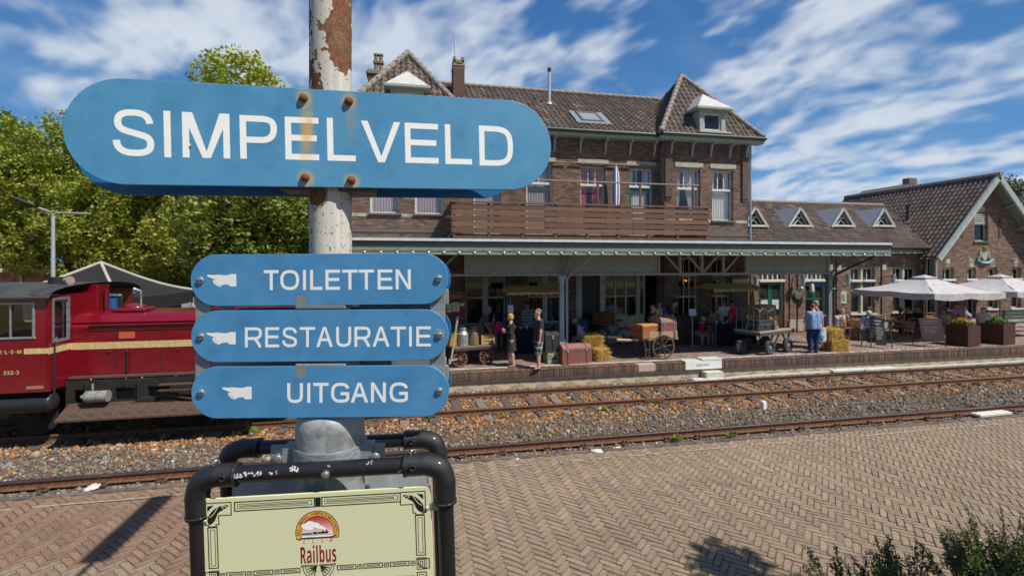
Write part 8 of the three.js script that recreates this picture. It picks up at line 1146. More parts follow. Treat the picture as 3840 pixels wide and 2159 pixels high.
// trackside: lettered concrete block, cable box and trough, slabs, marker post, stray stones
{
 const c = document.createElement('canvas');c.width = 512;c.height = 128;const g = c.getContext('2d');g.fillStyle = '#e2e4de';g.fillRect(0,0,512,128);for (let i = 0;i < 26;i++) {g.fillStyle = `rgba(150,150,140,${0.1 + 0.2 * hash(i, 1, 1)})`;g.fillRect(i * 20,0,3,128);} g.fillStyle = '#23262a';g.font = 'bold 54px serif';g.save();g.translate(148,84);g.scale(0.95,1);g.fillText('DIENST',0,0);g.restore();g.fillStyle = 'rgba(120,125,125,0.55)';g.fillRect(84,46,5,40);g.fillRect(106,46,5,40);
 const p = at(2640,1376,14.18),t = thing('lettered_block','white painted block with black lettering set in the platform edge','sign',[p.x,0,EDGE + 0.02]),m = mat([0.62,0.64,0.60],{rough: 0.7,size: 0.5});part(t,'block',[rb(1.32,0.28,0.34,0.01,0,PLAT - 0.10,-0.15),rb(0.72,0.06,0.36,0.01,0.30,PLAT + 0.06,-0.15)],m);part(t,'lettering',new THREE.PlaneGeometry(1.28,0.26).translate(0,PLAT - 0.10,0.024),new THREE.MeshStandardMaterial({map: canvasTex(c),roughness: 0.7}));
 const b = gr(2672,1416,0.0),bxx = thing('cable_box','grey white concrete cable box on the ground below the lettered block','cable box',[b.x,0,b.z]),cm = mat([0.50,0.49,0.42],{rough: 0.85,size: 0.4,map: 'grime'});part(bxx,'box',rb(0.62,0.22,0.3,0.015,0,0.1,0),cm);part(bxx,'slab',rb(1.05,0.05,0.3,0.012,-0.28,0.0,0.14),cm);
 const tr = thing('cable_trough','pale concrete cable trough running along the foot of the platform','cable trough',[0,0,0]);let q = null;for (let px = 2715;px < 3900;px += 60) {const k = gr(px,px < 2860 ? mix(1420,1402,(px - 2715) / 145) : mix(1402,1352,(px - 2860) / 1000),0.0);k.z = Math.max(k.z,EDGE + 0.14);const pt = [k.x,-0.01,k.z + 0.02];if (q) part(tr,'segment',bar(q,pt,0.13,0.06),cm);q = pt;}
 [[3172,1389,'left white concrete slab beside the far rail'],[3296,1385,'right white concrete slab beside the far rail']].forEach(([px,py,l]) => {const s = gr(px,py,0),o = thing('slab',l,'slab',[s.x,0,Math.max(s.z,EDGE + 0.2)],0);part(o,'slab',rb(1.35,0.07,0.24,0.012,0,0.03,0),mat([0.60,0.58,0.50],{rough: 0.8,size: 0.5,map: 'grime'}));part(o,'lifting_hole',[bb(-0.5,-0.42,0.06,0.067,-0.03,0.03),bb(0.42,0.5,0.06,0.067,-0.03,0.03)],MT.concrete);});
 {const s = gr(3720,1552,0),o = thing('slab','white concrete slab lying beside the near rail at the right','slab',[s.x,-0.02,s.z],0.03);part(o,'slab',rb(1.05,0.06,0.22,0.012,0,0.03,0),mat([0.60,0.57,0.48],{rough: 0.8,size: 0.5,map: 'grime'}));part(o,'lifting_hole',bb(0.3,0.37,0.055,0.062,-0.03,0.03),MT.concrete);}
 {const s = gr(2862,1533,0),o = thing('marker_post','short white marker post standing in the ballast between the rails','marker',[s.x,0,s.z],0.3);part(o,'post',rb(0.13,0.25,0.13,0.02,0,0.06,0),mat([0.66,0.67,0.65],{rough: 0.7,size: 0.3,map: 'grime'}));part(o,'cap',[tf(lathe([[0.065,0],[0.06,0.02],[0,0.03]],12),[0,0.185,0])],mat([0.6,0.6,0.58],{rough: 0.7}));}
 [[2238,1690,0.11,'largest pale flat stone on the pavement edge, right of the sign'],[2318,1679,0.08,'pale rounded stone just right of the largest flat stone'],[2016,1705,0.06,'small white stone on the pavement edge left of the largest stone'],[357,1817,0.11,'long pale stone beside the near rail at left'],[1941,1718,0.055,'white stone nearest the poster frame on the pavement edge']].forEach(([px,py,r,l]) => {const s = gr(px,py,0),o = thing('loose_stone',l,'stone',[s.x,-0.01,clamp(s.z,-9.3,-9.0)],rr(0,3)),g = new THREE.IcosahedronGeometry(r,2),a = g.attributes.position;for (let i = 0;i < a.count;i++) {const k = 0.85 + 0.3 * vn(a.getX(i) * 30 + 9,a.getZ(i) * 30 + a.getY(i) * 20,401);a.setXYZ(i,a.getX(i) * k * 1.3,a.getY(i) * k * 0.35,a.getZ(i) * k * 0.8);} g.computeVertexNormals();part(o,'stone',g,mat([0.55,0.54,0.50],{rough: 0.9,size: 0.2,map: 'grime'}));});
}
// ---------------------------------------------------------------- people: one smooth skin surface each, clothing as shells over it
function nets(f,lo,hi,c,sk = true) {// surface nets over a distance field
 const n = [0,1,2].map((i) => Math.ceil((hi[i] - lo[i]) / c) + 2),[nx,ny,nz] = n,val = new Float32Array(nx * ny * nz),id = new Int32Array(nx * ny * nz).fill(-1),pos = [],idx = [];
 for (let k = 0;k < nz;k++) for (let j = 0;j < ny;j++) for (let i = 0;i < nx;) {const o = (k * ny + j) * nx + i,d = f(lo[0] + i * c,lo[1] + j * c,lo[2] + k * c);val[o] = d;i++;if (d > 4 * c && sk) {const m = Math.min(nx - i,Math.floor(d * 0.55 / c) - 1);for (let q = 0;q < m;q++) val[o + 1 + q] = d;i += Math.max(m,0);}}
 const at3 = (i,j,k) => (k * ny + j) * nx + i,E = [],OF = [0,1,2,3,4,5,6,7].map((a) => at3(a & 1,a >> 1 & 1,a >> 2));for (let a = 0;a < 8;a++) for (const b of [1,2,4]) if (!(a & b)) E.push([a,a | b]);
 for (let k = 0;k < nz - 1;k++) for (let j = 0;j < ny - 1;j++) for (let i = 0;i < nx - 1;i++) {
 const b0 = at3(i,j,k);let m = 0;for (let a = 0;a < 8;a++) if (val[b0 + OF[a]] < 0) m++;
 if (m === 0 || m === 8) continue;
 const v = OF.map((q) => val[b0 + q]);
 let x = 0,y = 0,z = 0,s = 0;
 for (const [a,b] of E) if ((v[a] < 0) !== (v[b] < 0)) {const t = v[a] / (v[a] - v[b]);x += (a & 1) + t * ((b & 1) - (a & 1));y += (a >> 1 & 1) + t * ((b >> 1 & 1) - (a >> 1 & 1));z += (a >> 2) + t * ((b >> 2) - (a >> 2));s++;}
 id[at3(i,j,k)] = pos.length / 3;pos.push(lo[0] + (i + x / s) * c,lo[1] + (j + y / s) * c,lo[2] + (k + z / s) * c);
 }
 const quad = (a,b,d,e,fl) => {if (a < 0 || b < 0 || d < 0 || e < 0) return;if (fl) idx.push(a,d,b,a,e,d);else idx.push(a,b,d,a,d,e);};
 for (let k = 1;k < nz - 1;k++) for (let j = 1;j < ny - 1;j++) for (let i = 1;i < nx - 1;i++) {
 const a = val[at3(i,j,k)] < 0;
 if (a !== (val[at3(i + 1,j,k)] < 0)) quad(id[at3(i,j - 1,k - 1)],id[at3(i,j,k - 1)],id[at3(i,j,k)],id[at3(i,j - 1,k)],!a);
 if (a !== (val[at3(i,j + 1,k)] < 0)) quad(id[at3(i - 1,j,k - 1)],id[at3(i - 1,j,k)],id[at3(i,j,k)],id[at3(i,j,k - 1)],!a);
 if (a !== (val[at3(i,j,k + 1)] < 0)) quad(id[at3(i - 1,j - 1,k)],id[at3(i,j - 1,k)],id[at3(i,j,k)],id[at3(i - 1,j,k)],!a);
 }
 const g = new THREE.BufferGeometry();g.setAttribute('position',new THREE.Float32BufferAttribute(pos,3));g.setIndex(idx);g.computeVertexNormals();
 g.setAttribute('uv',new THREE.Float32BufferAttribute(new Float32Array(pos.length / 3 * 2).map((_,i) => (i % 2 ? pos[(i >> 1) * 3 + 1] : pos[(i >> 1) * 3] + pos[(i >> 1) * 3 + 2])),2));return g;
}
const smin = (a,b,k) => {const h = Math.max(k - Math.abs(a - b),0) / k;return Math.min(a,b) - h * h * k * 0.25;};
function cone(a,b,ra,rb) {// tapered capsule distance
 const ax = a.x,ay = a.y,az = a.z,dx = b.x - ax,dy = b.y - ay,dz = b.z - az,L = dx * dx + dy * dy + dz * dz + 1e-9;
 return (x,y,z) => {const px = x - ax,py = y - ay,pz = z - az,q = (px * dx + py * dy + pz * dz) / L,t = q < 0 ? 0 : q > 1 ? 1 : q;const a = px - dx * t,b = py - dy * t,c = pz - dz * t;return Math.sqrt(a * a + b * b + c * c) - (ra + (rb - ra) * t);};
}
const ellip = (c,r) => (x,y,z) => {const a = (x - c.x) / r[0],b = (y - c.y) / r[1],d = (z - c.z) / r[2],l = Math.sqrt(a * a + b * b + d * d);return (l - 1) * Math.min(r[0],r[1],r[2]) * (0.6 + 0.4 * Math.min(1,l));};
const joinF = (fs,k) => (x,y,z) => {let d = fs[0](x,y,z);for (let i = 1;i < fs.length;i++) d = smin(d,fs[i](x,y,z),k);return d;};
const cut = (f,...pl) => (x,y,z) => {let d = f(x,y,z);for (const [p,n] of pl) d = Math.max(d,(x - p.x) * n.x + (y - p.y) * n.y + (z - p.z) * n.z);return d;};
const fat = (f,r) => (x,y,z) => f(x,y,z) - r;
function person(o) {
 const {label,p,face,h = 1.72,pose = {},skin = [0.46,0.25,0.17],fem = false,fine = false} = o,k = h / 1.75,v = (x,y,z) => V3(x * k,y * k,z * k);
 const lean = pose.lean ?? 0,seat = pose.seat,hipY = seat ? 0.50 : 0.92,up = V3(0,Math.cos(lean),Math.sin(lean)),fwd = V3(0,-Math.sin(lean),Math.cos(lean)),P0 = v(0,hipY,seat ? -0.05 : lean ? -0.08 : 0);
 const T = (x,y,z) => P0.clone().addScaledVector(V3(1,0,0),x * k).addScaledVector(up,y * k).addScaledVector(fwd,z * k);
 const girth = o.girth ?? 1,sw = (fem ? 0.155 : 0.178) * (0.5 + girth * 0.5),shL = T(sw,0.47,0),shR = T(-sw,0.47,0);
 const dir = (d) => V3(0,0,0).addScaledVector(V3(1,0,0),d[0]).addScaledVector(up,d[1]).addScaledVector(fwd,d[2]).normalize();
 const arms = [[1,shL,pose.armL ?? [[0.18,-1,0],[0.05,-1,0.18]]],[-1,shR,pose.armR ?? [[-0.18,-1,0],[-0.05,-1,0.18]]]].map(([s,sh,[a,b]]) => {const e = sh.clone().addScaledVector(dir(a),0.29 * k),w = e.clone().addScaledVector(dir(b),0.25 * k);return {s,sh,e,w,d: dir(b)};});
 const st = pose.stance ?? 0.10,legs = [1,-1].map((s) => {
 const hip = P0.clone().add(v(s * 0.088,-0.02,0)),lg = (s > 0 ? pose.legL : pose.legR) ?? [0,0];
 if (seat) {const kn = hip.clone().add(v(s * 0.07,-0.02 + 0.0,0.42)),an = kn.clone().add(v(s * 0.01,-0.41,(pose.shin ?? 0) + 0.02));return {s,hip,kn,an};}
 return {s,hip,kn: v(s * st + lg[0] * 0.5,0.49,0.01 + lg[1] * 0.55),an: v(s * st + lg[0],0.085,-0.02 + lg[1])};
 });
 const W = girth * (fem ? 0.9 : 1),H2 = fem ? 1.06 : 1;
 const torso = [cone(T(-0.075 * H2,0.02,0),T(-0.058 * W,0.2,0.01),0.100 * k * W * H2,0.092 * k * W),cone(T(0.075 * H2,0.02,0),T(0.058 * W,0.2,0.01),0.100 * k * W * H2,0.092 * k * W),cone(T(-0.058 * W,0.2,0.01),T(-0.085,0.38,0),0.092 * k * W,0.10 * k),cone(T(0.058 * W,0.2,0.01),T(0.085,0.38,0),0.092 * k * W,0.10 * k),cone(shL,shR,0.058 * k,0.058 * k)];
 if (fem) torso.push(cone(T(-0.07,0.34,0.07),T(0.07,0.34,0.07),0.06 * k,0.06 * k));
 if (girth > 1.15) torso.push(ellip(T(0,0.16,0.05),[0.17 * k,0.17 * k,0.15 * k]));
 const nk = T(0,0.56,0.01),tilt = pose.nod ?? lean * 0.45,hc = nk.clone().add(V3(0,Math.cos(tilt),Math.sin(tilt)).multiplyScalar(0.12 * k)).addScaledVector(V3(0,-Math.sin(tilt),Math.cos(tilt)),0.02 * k);
 const armF = arms.map((a) => joinF([cone(a.sh,a.e,0.050 * k,0.040 * k),cone(a.e,a.w,0.040 * k,0.027 * k)],0.02)),legF = legs.map((l) => joinF([cone(l.hip,l.kn,0.086 * k * H2,0.056 * k),cone(l.kn,l.an,0.056 * k,0.037 * k),cone(l.kn.clone().lerp(l.an,0.28).add(v(0,0,-0.018)),l.an,0.05 * k,0.034 * k),cone(l.an.clone().add(v(0,-0.045,-0.03)),l.an.clone().add(v(l.s * 0.03,-0.058,0.13)),0.035 * k,0.026 * k)],0.03));
 const bodyF = joinF([...torso,cone(T(0,0.48,0),hc.clone().add(V3(0,-0.04 * k,0)),0.062 * k,0.052 * k),...armF,...legF],0.045 * k);
 const all = [hc,...arms.flatMap((a) => [a.e,a.w]),...legs.flatMap((l) => [l.hip,l.kn,l.an]),shL,shR,P0],lo = [0,1,2].map((i) => Math.min(...all.map((q) => q.getComponent(i))) - 0.2),hi = [0,1,2].map((i) => Math.max(...all.map((q) => q.getComponent(i))) + 0.2);lo[1] = Math.max(lo[1],-0.03);
 const turn = pose.turn ?? 0,ct = Math.cos(turn),sn = Math.sin(turn),tc = Math.cos(tilt),ts = Math.sin(tilt),s0 = fem ? 0.96 : 1;
 // head in its own frame: z out of the face
 const Hh = k * s0,hf = [ellip(V3(0,0.035,-0.012),[0.077,0.098,0.095]),cone(V3(0,-0.01,0.03),V3(0,-0.085,0.052),0.062,fem ? 0.030 : 0.036),cone(V3(0,0.012,0.083),V3(0,-0.026,0.106),0.008,0.013),cone(V3(-0.022,-0.058,0.072),V3(0.022,-0.058,0.072),0.014,0.014),ellip(V3(0.08,-0.005,-0.008),[0.012,0.032,0.02]),ellip(V3(-0.08,-0.005,-0.008),[0.012,0.032,0.02])];
 const sock = [V3(0.031,0.018,0.090),V3(-0.031,0.018,0.090)],headF = (x,y,z) => {let d = joinF(hf,0.02)(x,y,z);for (const c of sock) d = Math.max(d,0.010 - Math.hypot(x - c.x,y - c.y,z - c.z));return d;};
 const headM = new THREE.Matrix4().makeTranslation(hc.x,hc.y,hc.z).multiply(new THREE.Matrix4().makeRotationX(tilt)).multiply(new THREE.Matrix4().makeRotationY(turn)).multiply(new THREE.Matrix4().makeScale(Hh,Hh,Hh));
 const gs = [nets(bodyF,lo,hi,fine ? 0.012 : 0.016),nets(headF,[-0.11,-0.14,-0.13],[0.11,0.15,0.14],fine ? 0.0042 : 0.0065).applyMatrix4(headM)];
 for (const a of arms) {// palm, four fingers, thumb
 const d = a.d,out = V3(-a.s,0,0).addScaledVector(d,a.s * d.x).normalize(),sd = d.clone().cross(out).normalize(),n = out,q = (s,t,w) => a.w.clone().addScaledVector(sd,s * k).addScaledVector(d,t * k).addScaledVector(n,w * k),cu = pose.curl ?? 0.5,fs = [cone(q(-0.022,0.02,0),q(-0.028,0.085,0),0.016 * k,0.013 * k),cone(q(0,0.01,0),q(0,0.088,0),0.02 * k,0.014 * k),cone(q(0.022,0.02,0),q(0.028,0.085,0),0.016 * k,0.013 * k)];
 [[-0.03,0.062],[-0.0105,0.074],[0.0105,0.07],[0.029,0.054]].forEach(([s,l]) => {const m = q(s,0.092 + l * 0.5 * Math.cos(cu * 0.6),l * 0.5 * Math.sin(cu * 0.6));fs.push(cone(q(s,0.085,0),m,0.0092 * k,0.0085 * k),cone(m,m.clone().addScaledVector(d,l * 0.5 * k * Math.cos(cu * 1.7)).addScaledVector(n,l * 0.5 * k * Math.sin(cu * 1.7)),0.0085 * k,0.0072 * k));});
 const t0 = q(-0.02,0.025,0.008),t1 = q(-0.052,0.06,0.016),t2 = q(-0.056,0.09,0.024);fs.push(cone(t0,t1,0.012 * k,0.0095 * k),cone(t1,t2,0.0095 * k,0.008 * k));
 const c = q(0,0.07,0),r = 0.12 * k;gs.push(nets(joinF(fs,0.006),[c.x - r,c.y - r,c.z - r],[c.x + r,c.y + r,c.z + r],fine ? 0.0042 : 0.006));
 }
 const t = thing('person',label,'person',p,face);const SK = mat(skin,{rough: 0.6,map: null});
 part(t,'body',gs,SK);
 // eyes, mouth
 const place = (g) => g.applyMatrix4(headM);
 part(t,'eye',sock.map((c) => place(ball(0.0105,c.x,c.y,c.z - 0.006,[1,0.8,0.8],8))),mat([0.05,0.035,0.03],{rough: 0.3,map: null}));part(t,'mouth',[place(tf(ball(0.02,0,0,0,[1,0.22,0.4],8),[0,-0.052,0.084]))],mat([0.30,0.10,0.09],{rough: 0.6,map: null}));
 // hair or hat
 const hr = o.hair;if (hr && hr.style !== 'bald') {
 const cap = ellip(V3(0,0.048,-0.018),[0.086,0.099,0.103]),bits = [cut(cap,[V3(0,hr.low ?? 0.0,0),V3(0,-1,0).lerp(V3(0,0,1),hr.style === 'short' ? 0.45 : 0.5).normalize()])];
 if (hr.style === 'bob') bits.push(cut(joinF([ellip(V3(0,0.0,-0.02),[0.098,0.115,0.105])],0.01),[V3(0,0,0.045),V3(0,0.12,1).normalize()],[V3(0,-0.095,0),V3(0,-1,0)]));if (hr.style === 'long') bits.push(cone(V3(0,0.02,-0.06),V3(0,-0.14,-0.075),0.085,0.06));if (hr.style === 'tail') bits.push(ellip(V3(0,0.07,-0.1),[0.05,0.05,0.05]));
 part(t,'hair',place(nets(joinF(bits,0.02),[-0.13,-0.24,-0.2],[0.13,0.17,0.13],fine ? 0.006 : 0.009)),mat(hr.c,{rough: 0.7,map: 'wood',size: 0.04,bump: 0.002,bsize: 0.03}));
 }
 if (o.hat) part(t,'hat',[place(tf(lathe(o.hat.brim ? [[0.16,-0.02],[0.165,-0.012],[0.098,0.012],[0.092,0.07],[0.06,0.095],[0,0.1]] : [[0.1,0],[0.102,0.02],[0.09,0.07],[0.05,0.1],[0,0.108]],22),[0,0.055,-0.015])),...(o.hat.peak ? [place(rb(0.13,0.012,0.09,0.005,0,0.06,0.11))] : [])],mat(o.hat.c,{rough: 0.85,size: 0.1}));
 if (o.glasses) part(t,'glasses',[...sock.map((c) => place(tf(new THREE.TorusGeometry(0.02,0.0028,5,14),[c.x,c.y,0.098]))),place(rod([0.05,0.02,0.095],[0.085,0.02,0],0.003,0.003,5)),place(rod([-0.05,0.02,0.095],[-0.085,0.02,0],0.003,0.003,5))],MT.black);
 const cloth = (c,stripes) => {const m = mat(c,{rough: 0.9,map: stripes ? null : 'mottle',size: 0.3});if (stripes) {const cv = document.createElement('canvas');cv.width = cv.height = 64;const g = cv.getContext('2d');stripes(g);const tx = canvasTex(cv);tx.wrapS = tx.wrapT = THREE.RepeatWrapping;const q = o.stripeRep ?? 6;tx.repeat.set(q,q);m.map = tx;m.color.setRGB(1,1,1);} return m;};
 const cell = fine ? 0.011 : 0.015,waist = 0.03;
 // upper garment
 if (o.top) {
 const q = o.top,sl = q.sleeve ?? 0.6,fs = [...torso.map((f) => fat(f,0.016 * k))];
 if (sl > 0) for (const a of arms) {const e1 = sl <= 1 ? a.sh.clone().lerp(a.e,sl) : a.e,c1 = fat(cone(a.sh,e1,0.056 * k,mix(0.056,0.046,Math.min(sl,1)) * k),0.014 * k),d1 = a.e.clone().sub(a.sh).normalize();if (sl <= 1) fs.push(cut(c1,[e1,d1]));else {const e2 = a.e.clone().lerp(a.w,sl - 1),d2 = a.w.clone().sub(a.e).normalize();fs.push(joinF([c1,cut(fat(cone(a.e,e2,0.044 * k,0.034 * k),0.012 * k),[e2,d2])],0.01));}}
 const loose = q.loose ?? 0;if (loose) fs.push(fat(joinF([cone(T(-0.08,0.3,0),T(-0.09,q.hem ?? 0,0),0.10 * k,(0.10 + loose) * k),cone(T(0.08,0.3,0),T(0.09,q.hem ?? 0,0),0.10 * k,(0.10 + loose) * k)],0.06),0.014 * k));
 const f = cut(joinF(fs,0.03 * k),[T(0,q.hem ?? -0.02,0),up.clone().negate()],[T(0,q.neck ?? 0.515,0.03),up.clone().addScaledVector(fwd,q.vneck ?? 0.35).normalize()]);
 part(t,q.name ?? 'shirt',nets(f,lo,hi,cell),cloth(q.c,q.stripes));
 if (q.vest) part(t,'vest',nets(cut(joinF(torso.map((g) => fat(g,0.028 * k)),0.03 * k),[T(0,-0.04,0),up.clone().negate()],[T(0,0.49,0.0),up],[T(0.13,0,0),V3(1,0,0)],[T(-0.13,0,0),V3(-1,0,0)]),lo,hi,cell),cloth(q.vest));
 }
 if (o.bottom) {
 const q = o.bottom;let f;
 if (q.type === 'skirt') {const y0 = P0.y + 0.16 * k,y1 = q.hem * k,c0 = P0.clone();f = (x,y,z) => {const s = clamp((y0 - y) / (y0 - y1)),r = mix(0.150 * W,q.r,Math.pow(s,0.75)) * k,a = Math.atan2(z - c0.z,x),rr2 = r * (1 + (q.pleat ?? 0.02) * s * Math.sin(a * 9));return Math.max((Math.hypot(x,(z - c0.z) / 0.84) - rr2) * 0.8,y - y0,y1 - y);};}
 else {const len = q.len ?? 1,ex = q.r ?? 0.014;const fs = legs.map((l) => {const cutK = l.hip.clone().lerp(l.kn,Math.min(1,len * 2)),parts = [fat(cone(l.hip,cutK,0.09 * k * H2,(len < 0.5 ? 0.075 : 0.062) * k),ex)];let end = cutK,d = l.kn.clone().sub(l.hip).normalize();if (len > 0.5) {end = l.kn.clone().lerp(l.an,(len - 0.5) * 2);d = l.an.clone().sub(l.kn).normalize();parts.push(fat(cone(l.kn,end,0.06 * k,(q.flare ?? 0.048) * k),ex));} return cut(joinF(parts,0.02),[end,d]);});f = cut(joinF([...fs,...torso.slice(0,2).map((g) => fat(g,0.010 * k))],0.03),[T(0,0.10,0),up]);}
 part(t,q.name ?? (q.type === 'skirt' ? 'skirt' : (q.len ?? 1) < 0.75 ? 'shorts' : 'trousers'),nets(f,lo,hi,cell),cloth(q.c,q.stripes));
 }
 if (o.shoes) part(t,'shoes',legs.map((l) => nets(cut(joinF([cone(l.an.clone().add(v(0,-0.045,-0.035)),l.an.clone().add(v(l.s * 0.032,-0.055,0.14)),0.042 * k,0.034 * k),cone(l.an.clone().add(v(0,-0.03,-0.01)),l.an.clone().add(v(0,-0.05,0)),0.046 * k,0.044 * k)],0.02),[l.an.clone().add(v(0,o.shoes.high ?? -0.02,0)),V3(0,1,0)],[V3(0,-0.002,0),V3(0,-1,0)]),[l.an.x - 0.16,-0.03,l.an.z - 0.16],[l.an.x + 0.16,l.an.y + 0.06,l.an.z + 0.24],0.009)),mat(o.shoes.c,{rough: 0.6,size: 0.2}));
 for (const e of o.extra ?? []) part(t,e[0],e[1](T,arms,headM,k),e[2]);
 return t;
}
{
 const L = -PI / 2,RG = PI / 2,BK = PI,up = (px,py) => on(px,py),chairAt = (px,py,dz = 0) => {const p = on(px,py);p[2] += dz;return p;};
 const fair = [0.54,0.30,0.21],tan = [0.40,0.20,0.13],DK = [0.022,0.022,0.025];
 person({label: 'woman with a blonde bob and black dress, arms folded, at the platform edge',p: up(1917,1375),face: L - 0.15,h: 1.66,fem: true,fine: true,skin: fair,hair: {style: 'bob',c: [0.50,0.30,0.09]},pose: {armL: [[0.25,-1,0.12],[-0.75,0.1,0.75]],armR: [[-0.25,-1,0.15],[0.7,0.35,0.75]],nod: 0.05,curl: 1.0,stance: 0.09,legR: [0,0.06],legL: [0,-0.05]},top: {name: 'cardigan',c: DK,sleeve: 1.65,hem: -0.02,vneck: 1.1,neck: 0.47},bottom: {type: 'skirt',name: 'dress',c: [0.03,0.03,0.034],hem: 0.53,r: 0.20,pleat: 0.015},shoes: {c: [0.02,0.018,0.018],high: -0.045}});
 person({label: 'bald man in dark t-shirt and plaid shorts, standing beside the black trunk',p: up(2020,1383),face: L + 0.1,h: 1.83,fine: true,skin: fair,hair: {style: 'short',c: [0.22,0.13,0.08],low: 0.075},glasses: true,stripeRep: 5,pose: {nod: 0.0,armL: [[0.1,-1,0.05],[0,-1,0.12]],armR: [[-0.12,-1,-0.02],[0,-1,0.15]],stance: 0.09,legL: [0,0.06],legR: [0,-0.03]},top: {name: 't_shirt',c: [0.035,0.035,0.042],sleeve: 0.7,hem: -0.10,vneck: 0.6,loose: 0.01},bottom: {c: [1,1,1],len: 0.56,r: 0.03,stripes: (g) => {g.fillStyle = '#6f93a0';g.fillRect(0,0,64,64);g.fillStyle = '#1c2530';g.fillRect(0,0,18,64);g.fillRect(0,0,64,16);g.fillStyle = '#d8d4c4';g.fillRect(34,0,8,64);g.fillRect(0,36,64,8);g.fillStyle = '#8c6c54';g.fillRect(50,0,4,64);}},shoes: {c: [0.10,0.055,0.04],high: -0.04}});
 person({label: 'grey haired man in dark grey bending over a stall, behind the milk cans',p: [on(1800,1310)[0],PLAT,-17.3],face: RG - 0.35,h: 1.74,skin: tan,hair: {style: 'short',c: [0.32,0.31,0.30]},glasses: true,pose: {lean: 0.5,armL: [[0.1,-0.8,0.5],[0,-0.6,0.8]],armR: [[-0.1,-0.8,0.5],[0,-0.5,0.9]]},top: {c: [0.12,0.11,0.12],sleeve: 0.8,hem: -0.06,loose: 0.015},bottom: {c: [0.09,0.07,0.055],len: 0.98},shoes: {c: DK}});
 person({label: 'woman seen from behind in a navy sleeveless top and a bright pink skirt',p: up(1870,1310),face: BK + 0.15,h: 1.68,fem: true,skin: fair,hair: {style: 'long',c: [0.075,0.028,0.016]},pose: {armL: [[0.22,-1,0.05],[0,-0.9,0.5]],armR: [[-0.22,-1,0.05],[0,-0.9,0.5]]},top: {name: 'top',c: [0.012,0.014,0.038],sleeve: 0,hem: 0.04},bottom: {type: 'skirt',c: [0.80,0.06,0.22],hem: 0.55,r: 0.30,pleat: 0.07},shoes: {c: [0.04,0.03,0.03],high: -0.05}});
 person({label: 'man seen from behind in a striped grey t-shirt and light blue shorts',p: up(1979,1311),face: BK + 0.4,h: 1.82,skin: tan,girth: 1.1,hair: {style: 'short',c: [0.03,0.022,0.018]},stripeRep: 9,pose: {nod: 0.25,armR: [[-0.15,-1,0.1],[0.2,-0.3,1]],armL: [[0.15,-1,0.1],[-0.2,-0.4,1]]},top: {c: [1,1,1],sleeve: 0.75,hem: -0.08,loose: 0.015,stripes: (g) => {g.fillStyle = '#6b6f78';g.fillRect(0,0,64,64);g.fillStyle = '#a9adb6';g.fillRect(0,8,64,7);g.fillStyle = '#4a4d55';g.fillRect(0,36,64,10);}},bottom: {c: [0.40,0.48,0.66],len: 0.5,r: 0.025},shoes: {c: [0.03,0.02,0.02],high: -0.05}});
 person({label: 'person in a white sun hat and grey shawl, seated by the canopy post',p: [on(2140,1288)[0],PLAT,-17.1],face: L - 0.3,h: 1.6,fem: true,skin: tan,hat: {c: [0.62,0.60,0.64],brim: true},hair: {style: 'bob',c: [0.2,0.15,0.1]},pose: {seat: true,lean: 0.45,nod: 0.55,armL: [[0.2,-0.9,0.4],[-0.3,-0.5,0.8]],armR: [[-0.2,-0.9,0.4],[0.3,-0.5,0.8]]},top: {name: 'shawl',c: [0.55,0.54,0.46],sleeve: 1.5,hem: -0.2,loose: 0.06},bottom: {c: [0.27,0.27,0.23],len: 0.95,r: 0.03,flare: 0.07},shoes: {c: DK},extra: [['stool',() => [rb(0.4,0.04,0.4,0.01,0,0.38,-0.04),...[-0.16,0.16].flatMap((x) => [-0.2,0.12].map((z) => rod([x,0,z],[x,0.37,z],0.018,0.018,6)))],MT.oldwood]]});
 person({label: 'grey haired man in a dark shirt behind the dusky red trunk',p: [at(2440,1200,16.6).x,PLAT,-16.6],face: RG - 0.4,h: 1.66,skin: fair,hair: {style: 'short',c: [0.30,0.30,0.30]},pose: {lean: 0.22,armR: [[-0.15,-1,0.1],[0,-0.9,0.3]]},top: {c: [0.035,0.033,0.036],sleeve: 0.8,hem: -0.08},bottom: {c: [0.04,0.04,0.05],len: 0.98},shoes: {c: DK}});
 person({label: 'person in a blue t-shirt and a yellow vest behind the dusky red trunk',p: [at(2475,1200,17.2).x,PLAT,-17.2],face: L + 0.7,h: 1.80,skin: tan,girth: 1.1,hair: {style: 'short',c: [0.07,0.04,0.025]},pose: {nod: 0.35,armL: [[0.25,-1,0.1],[-0.2,-0.7,0.6]],armR: [[-0.2,-1,0.1],[0.1,-0.7,0.6]]},top: {c: [0.02,0.04,0.36],sleeve: 0.55,hem: -0.05,vest: [0.70,0.56,0.20]},bottom: {c: [0.03,0.03,0.05],len: 0.98},shoes: {c: DK}});
 person({label: 'dark haired man in a grey green t-shirt leaning to the right of the yellow vest',p: [at(2518,1200,17.5).x,PLAT,-17.6],face: RG - 0.5,h: 1.84,skin: fair,hair: {style: 'short',c: [0.05,0.03,0.02]},pose: {lean: 0.35,nod: 0.4,armR: [[-0.1,-0.9,0.35],[0,-0.8,0.6]],armL: [[0.1,-0.9,0.35],[0,-0.8,0.6]]},top: {c: [0.11,0.125,0.12],sleeve: 0.8,hem: -0.06},bottom: {c: [0.03,0.03,0.035],len: 0.98},shoes: {c: DK}});
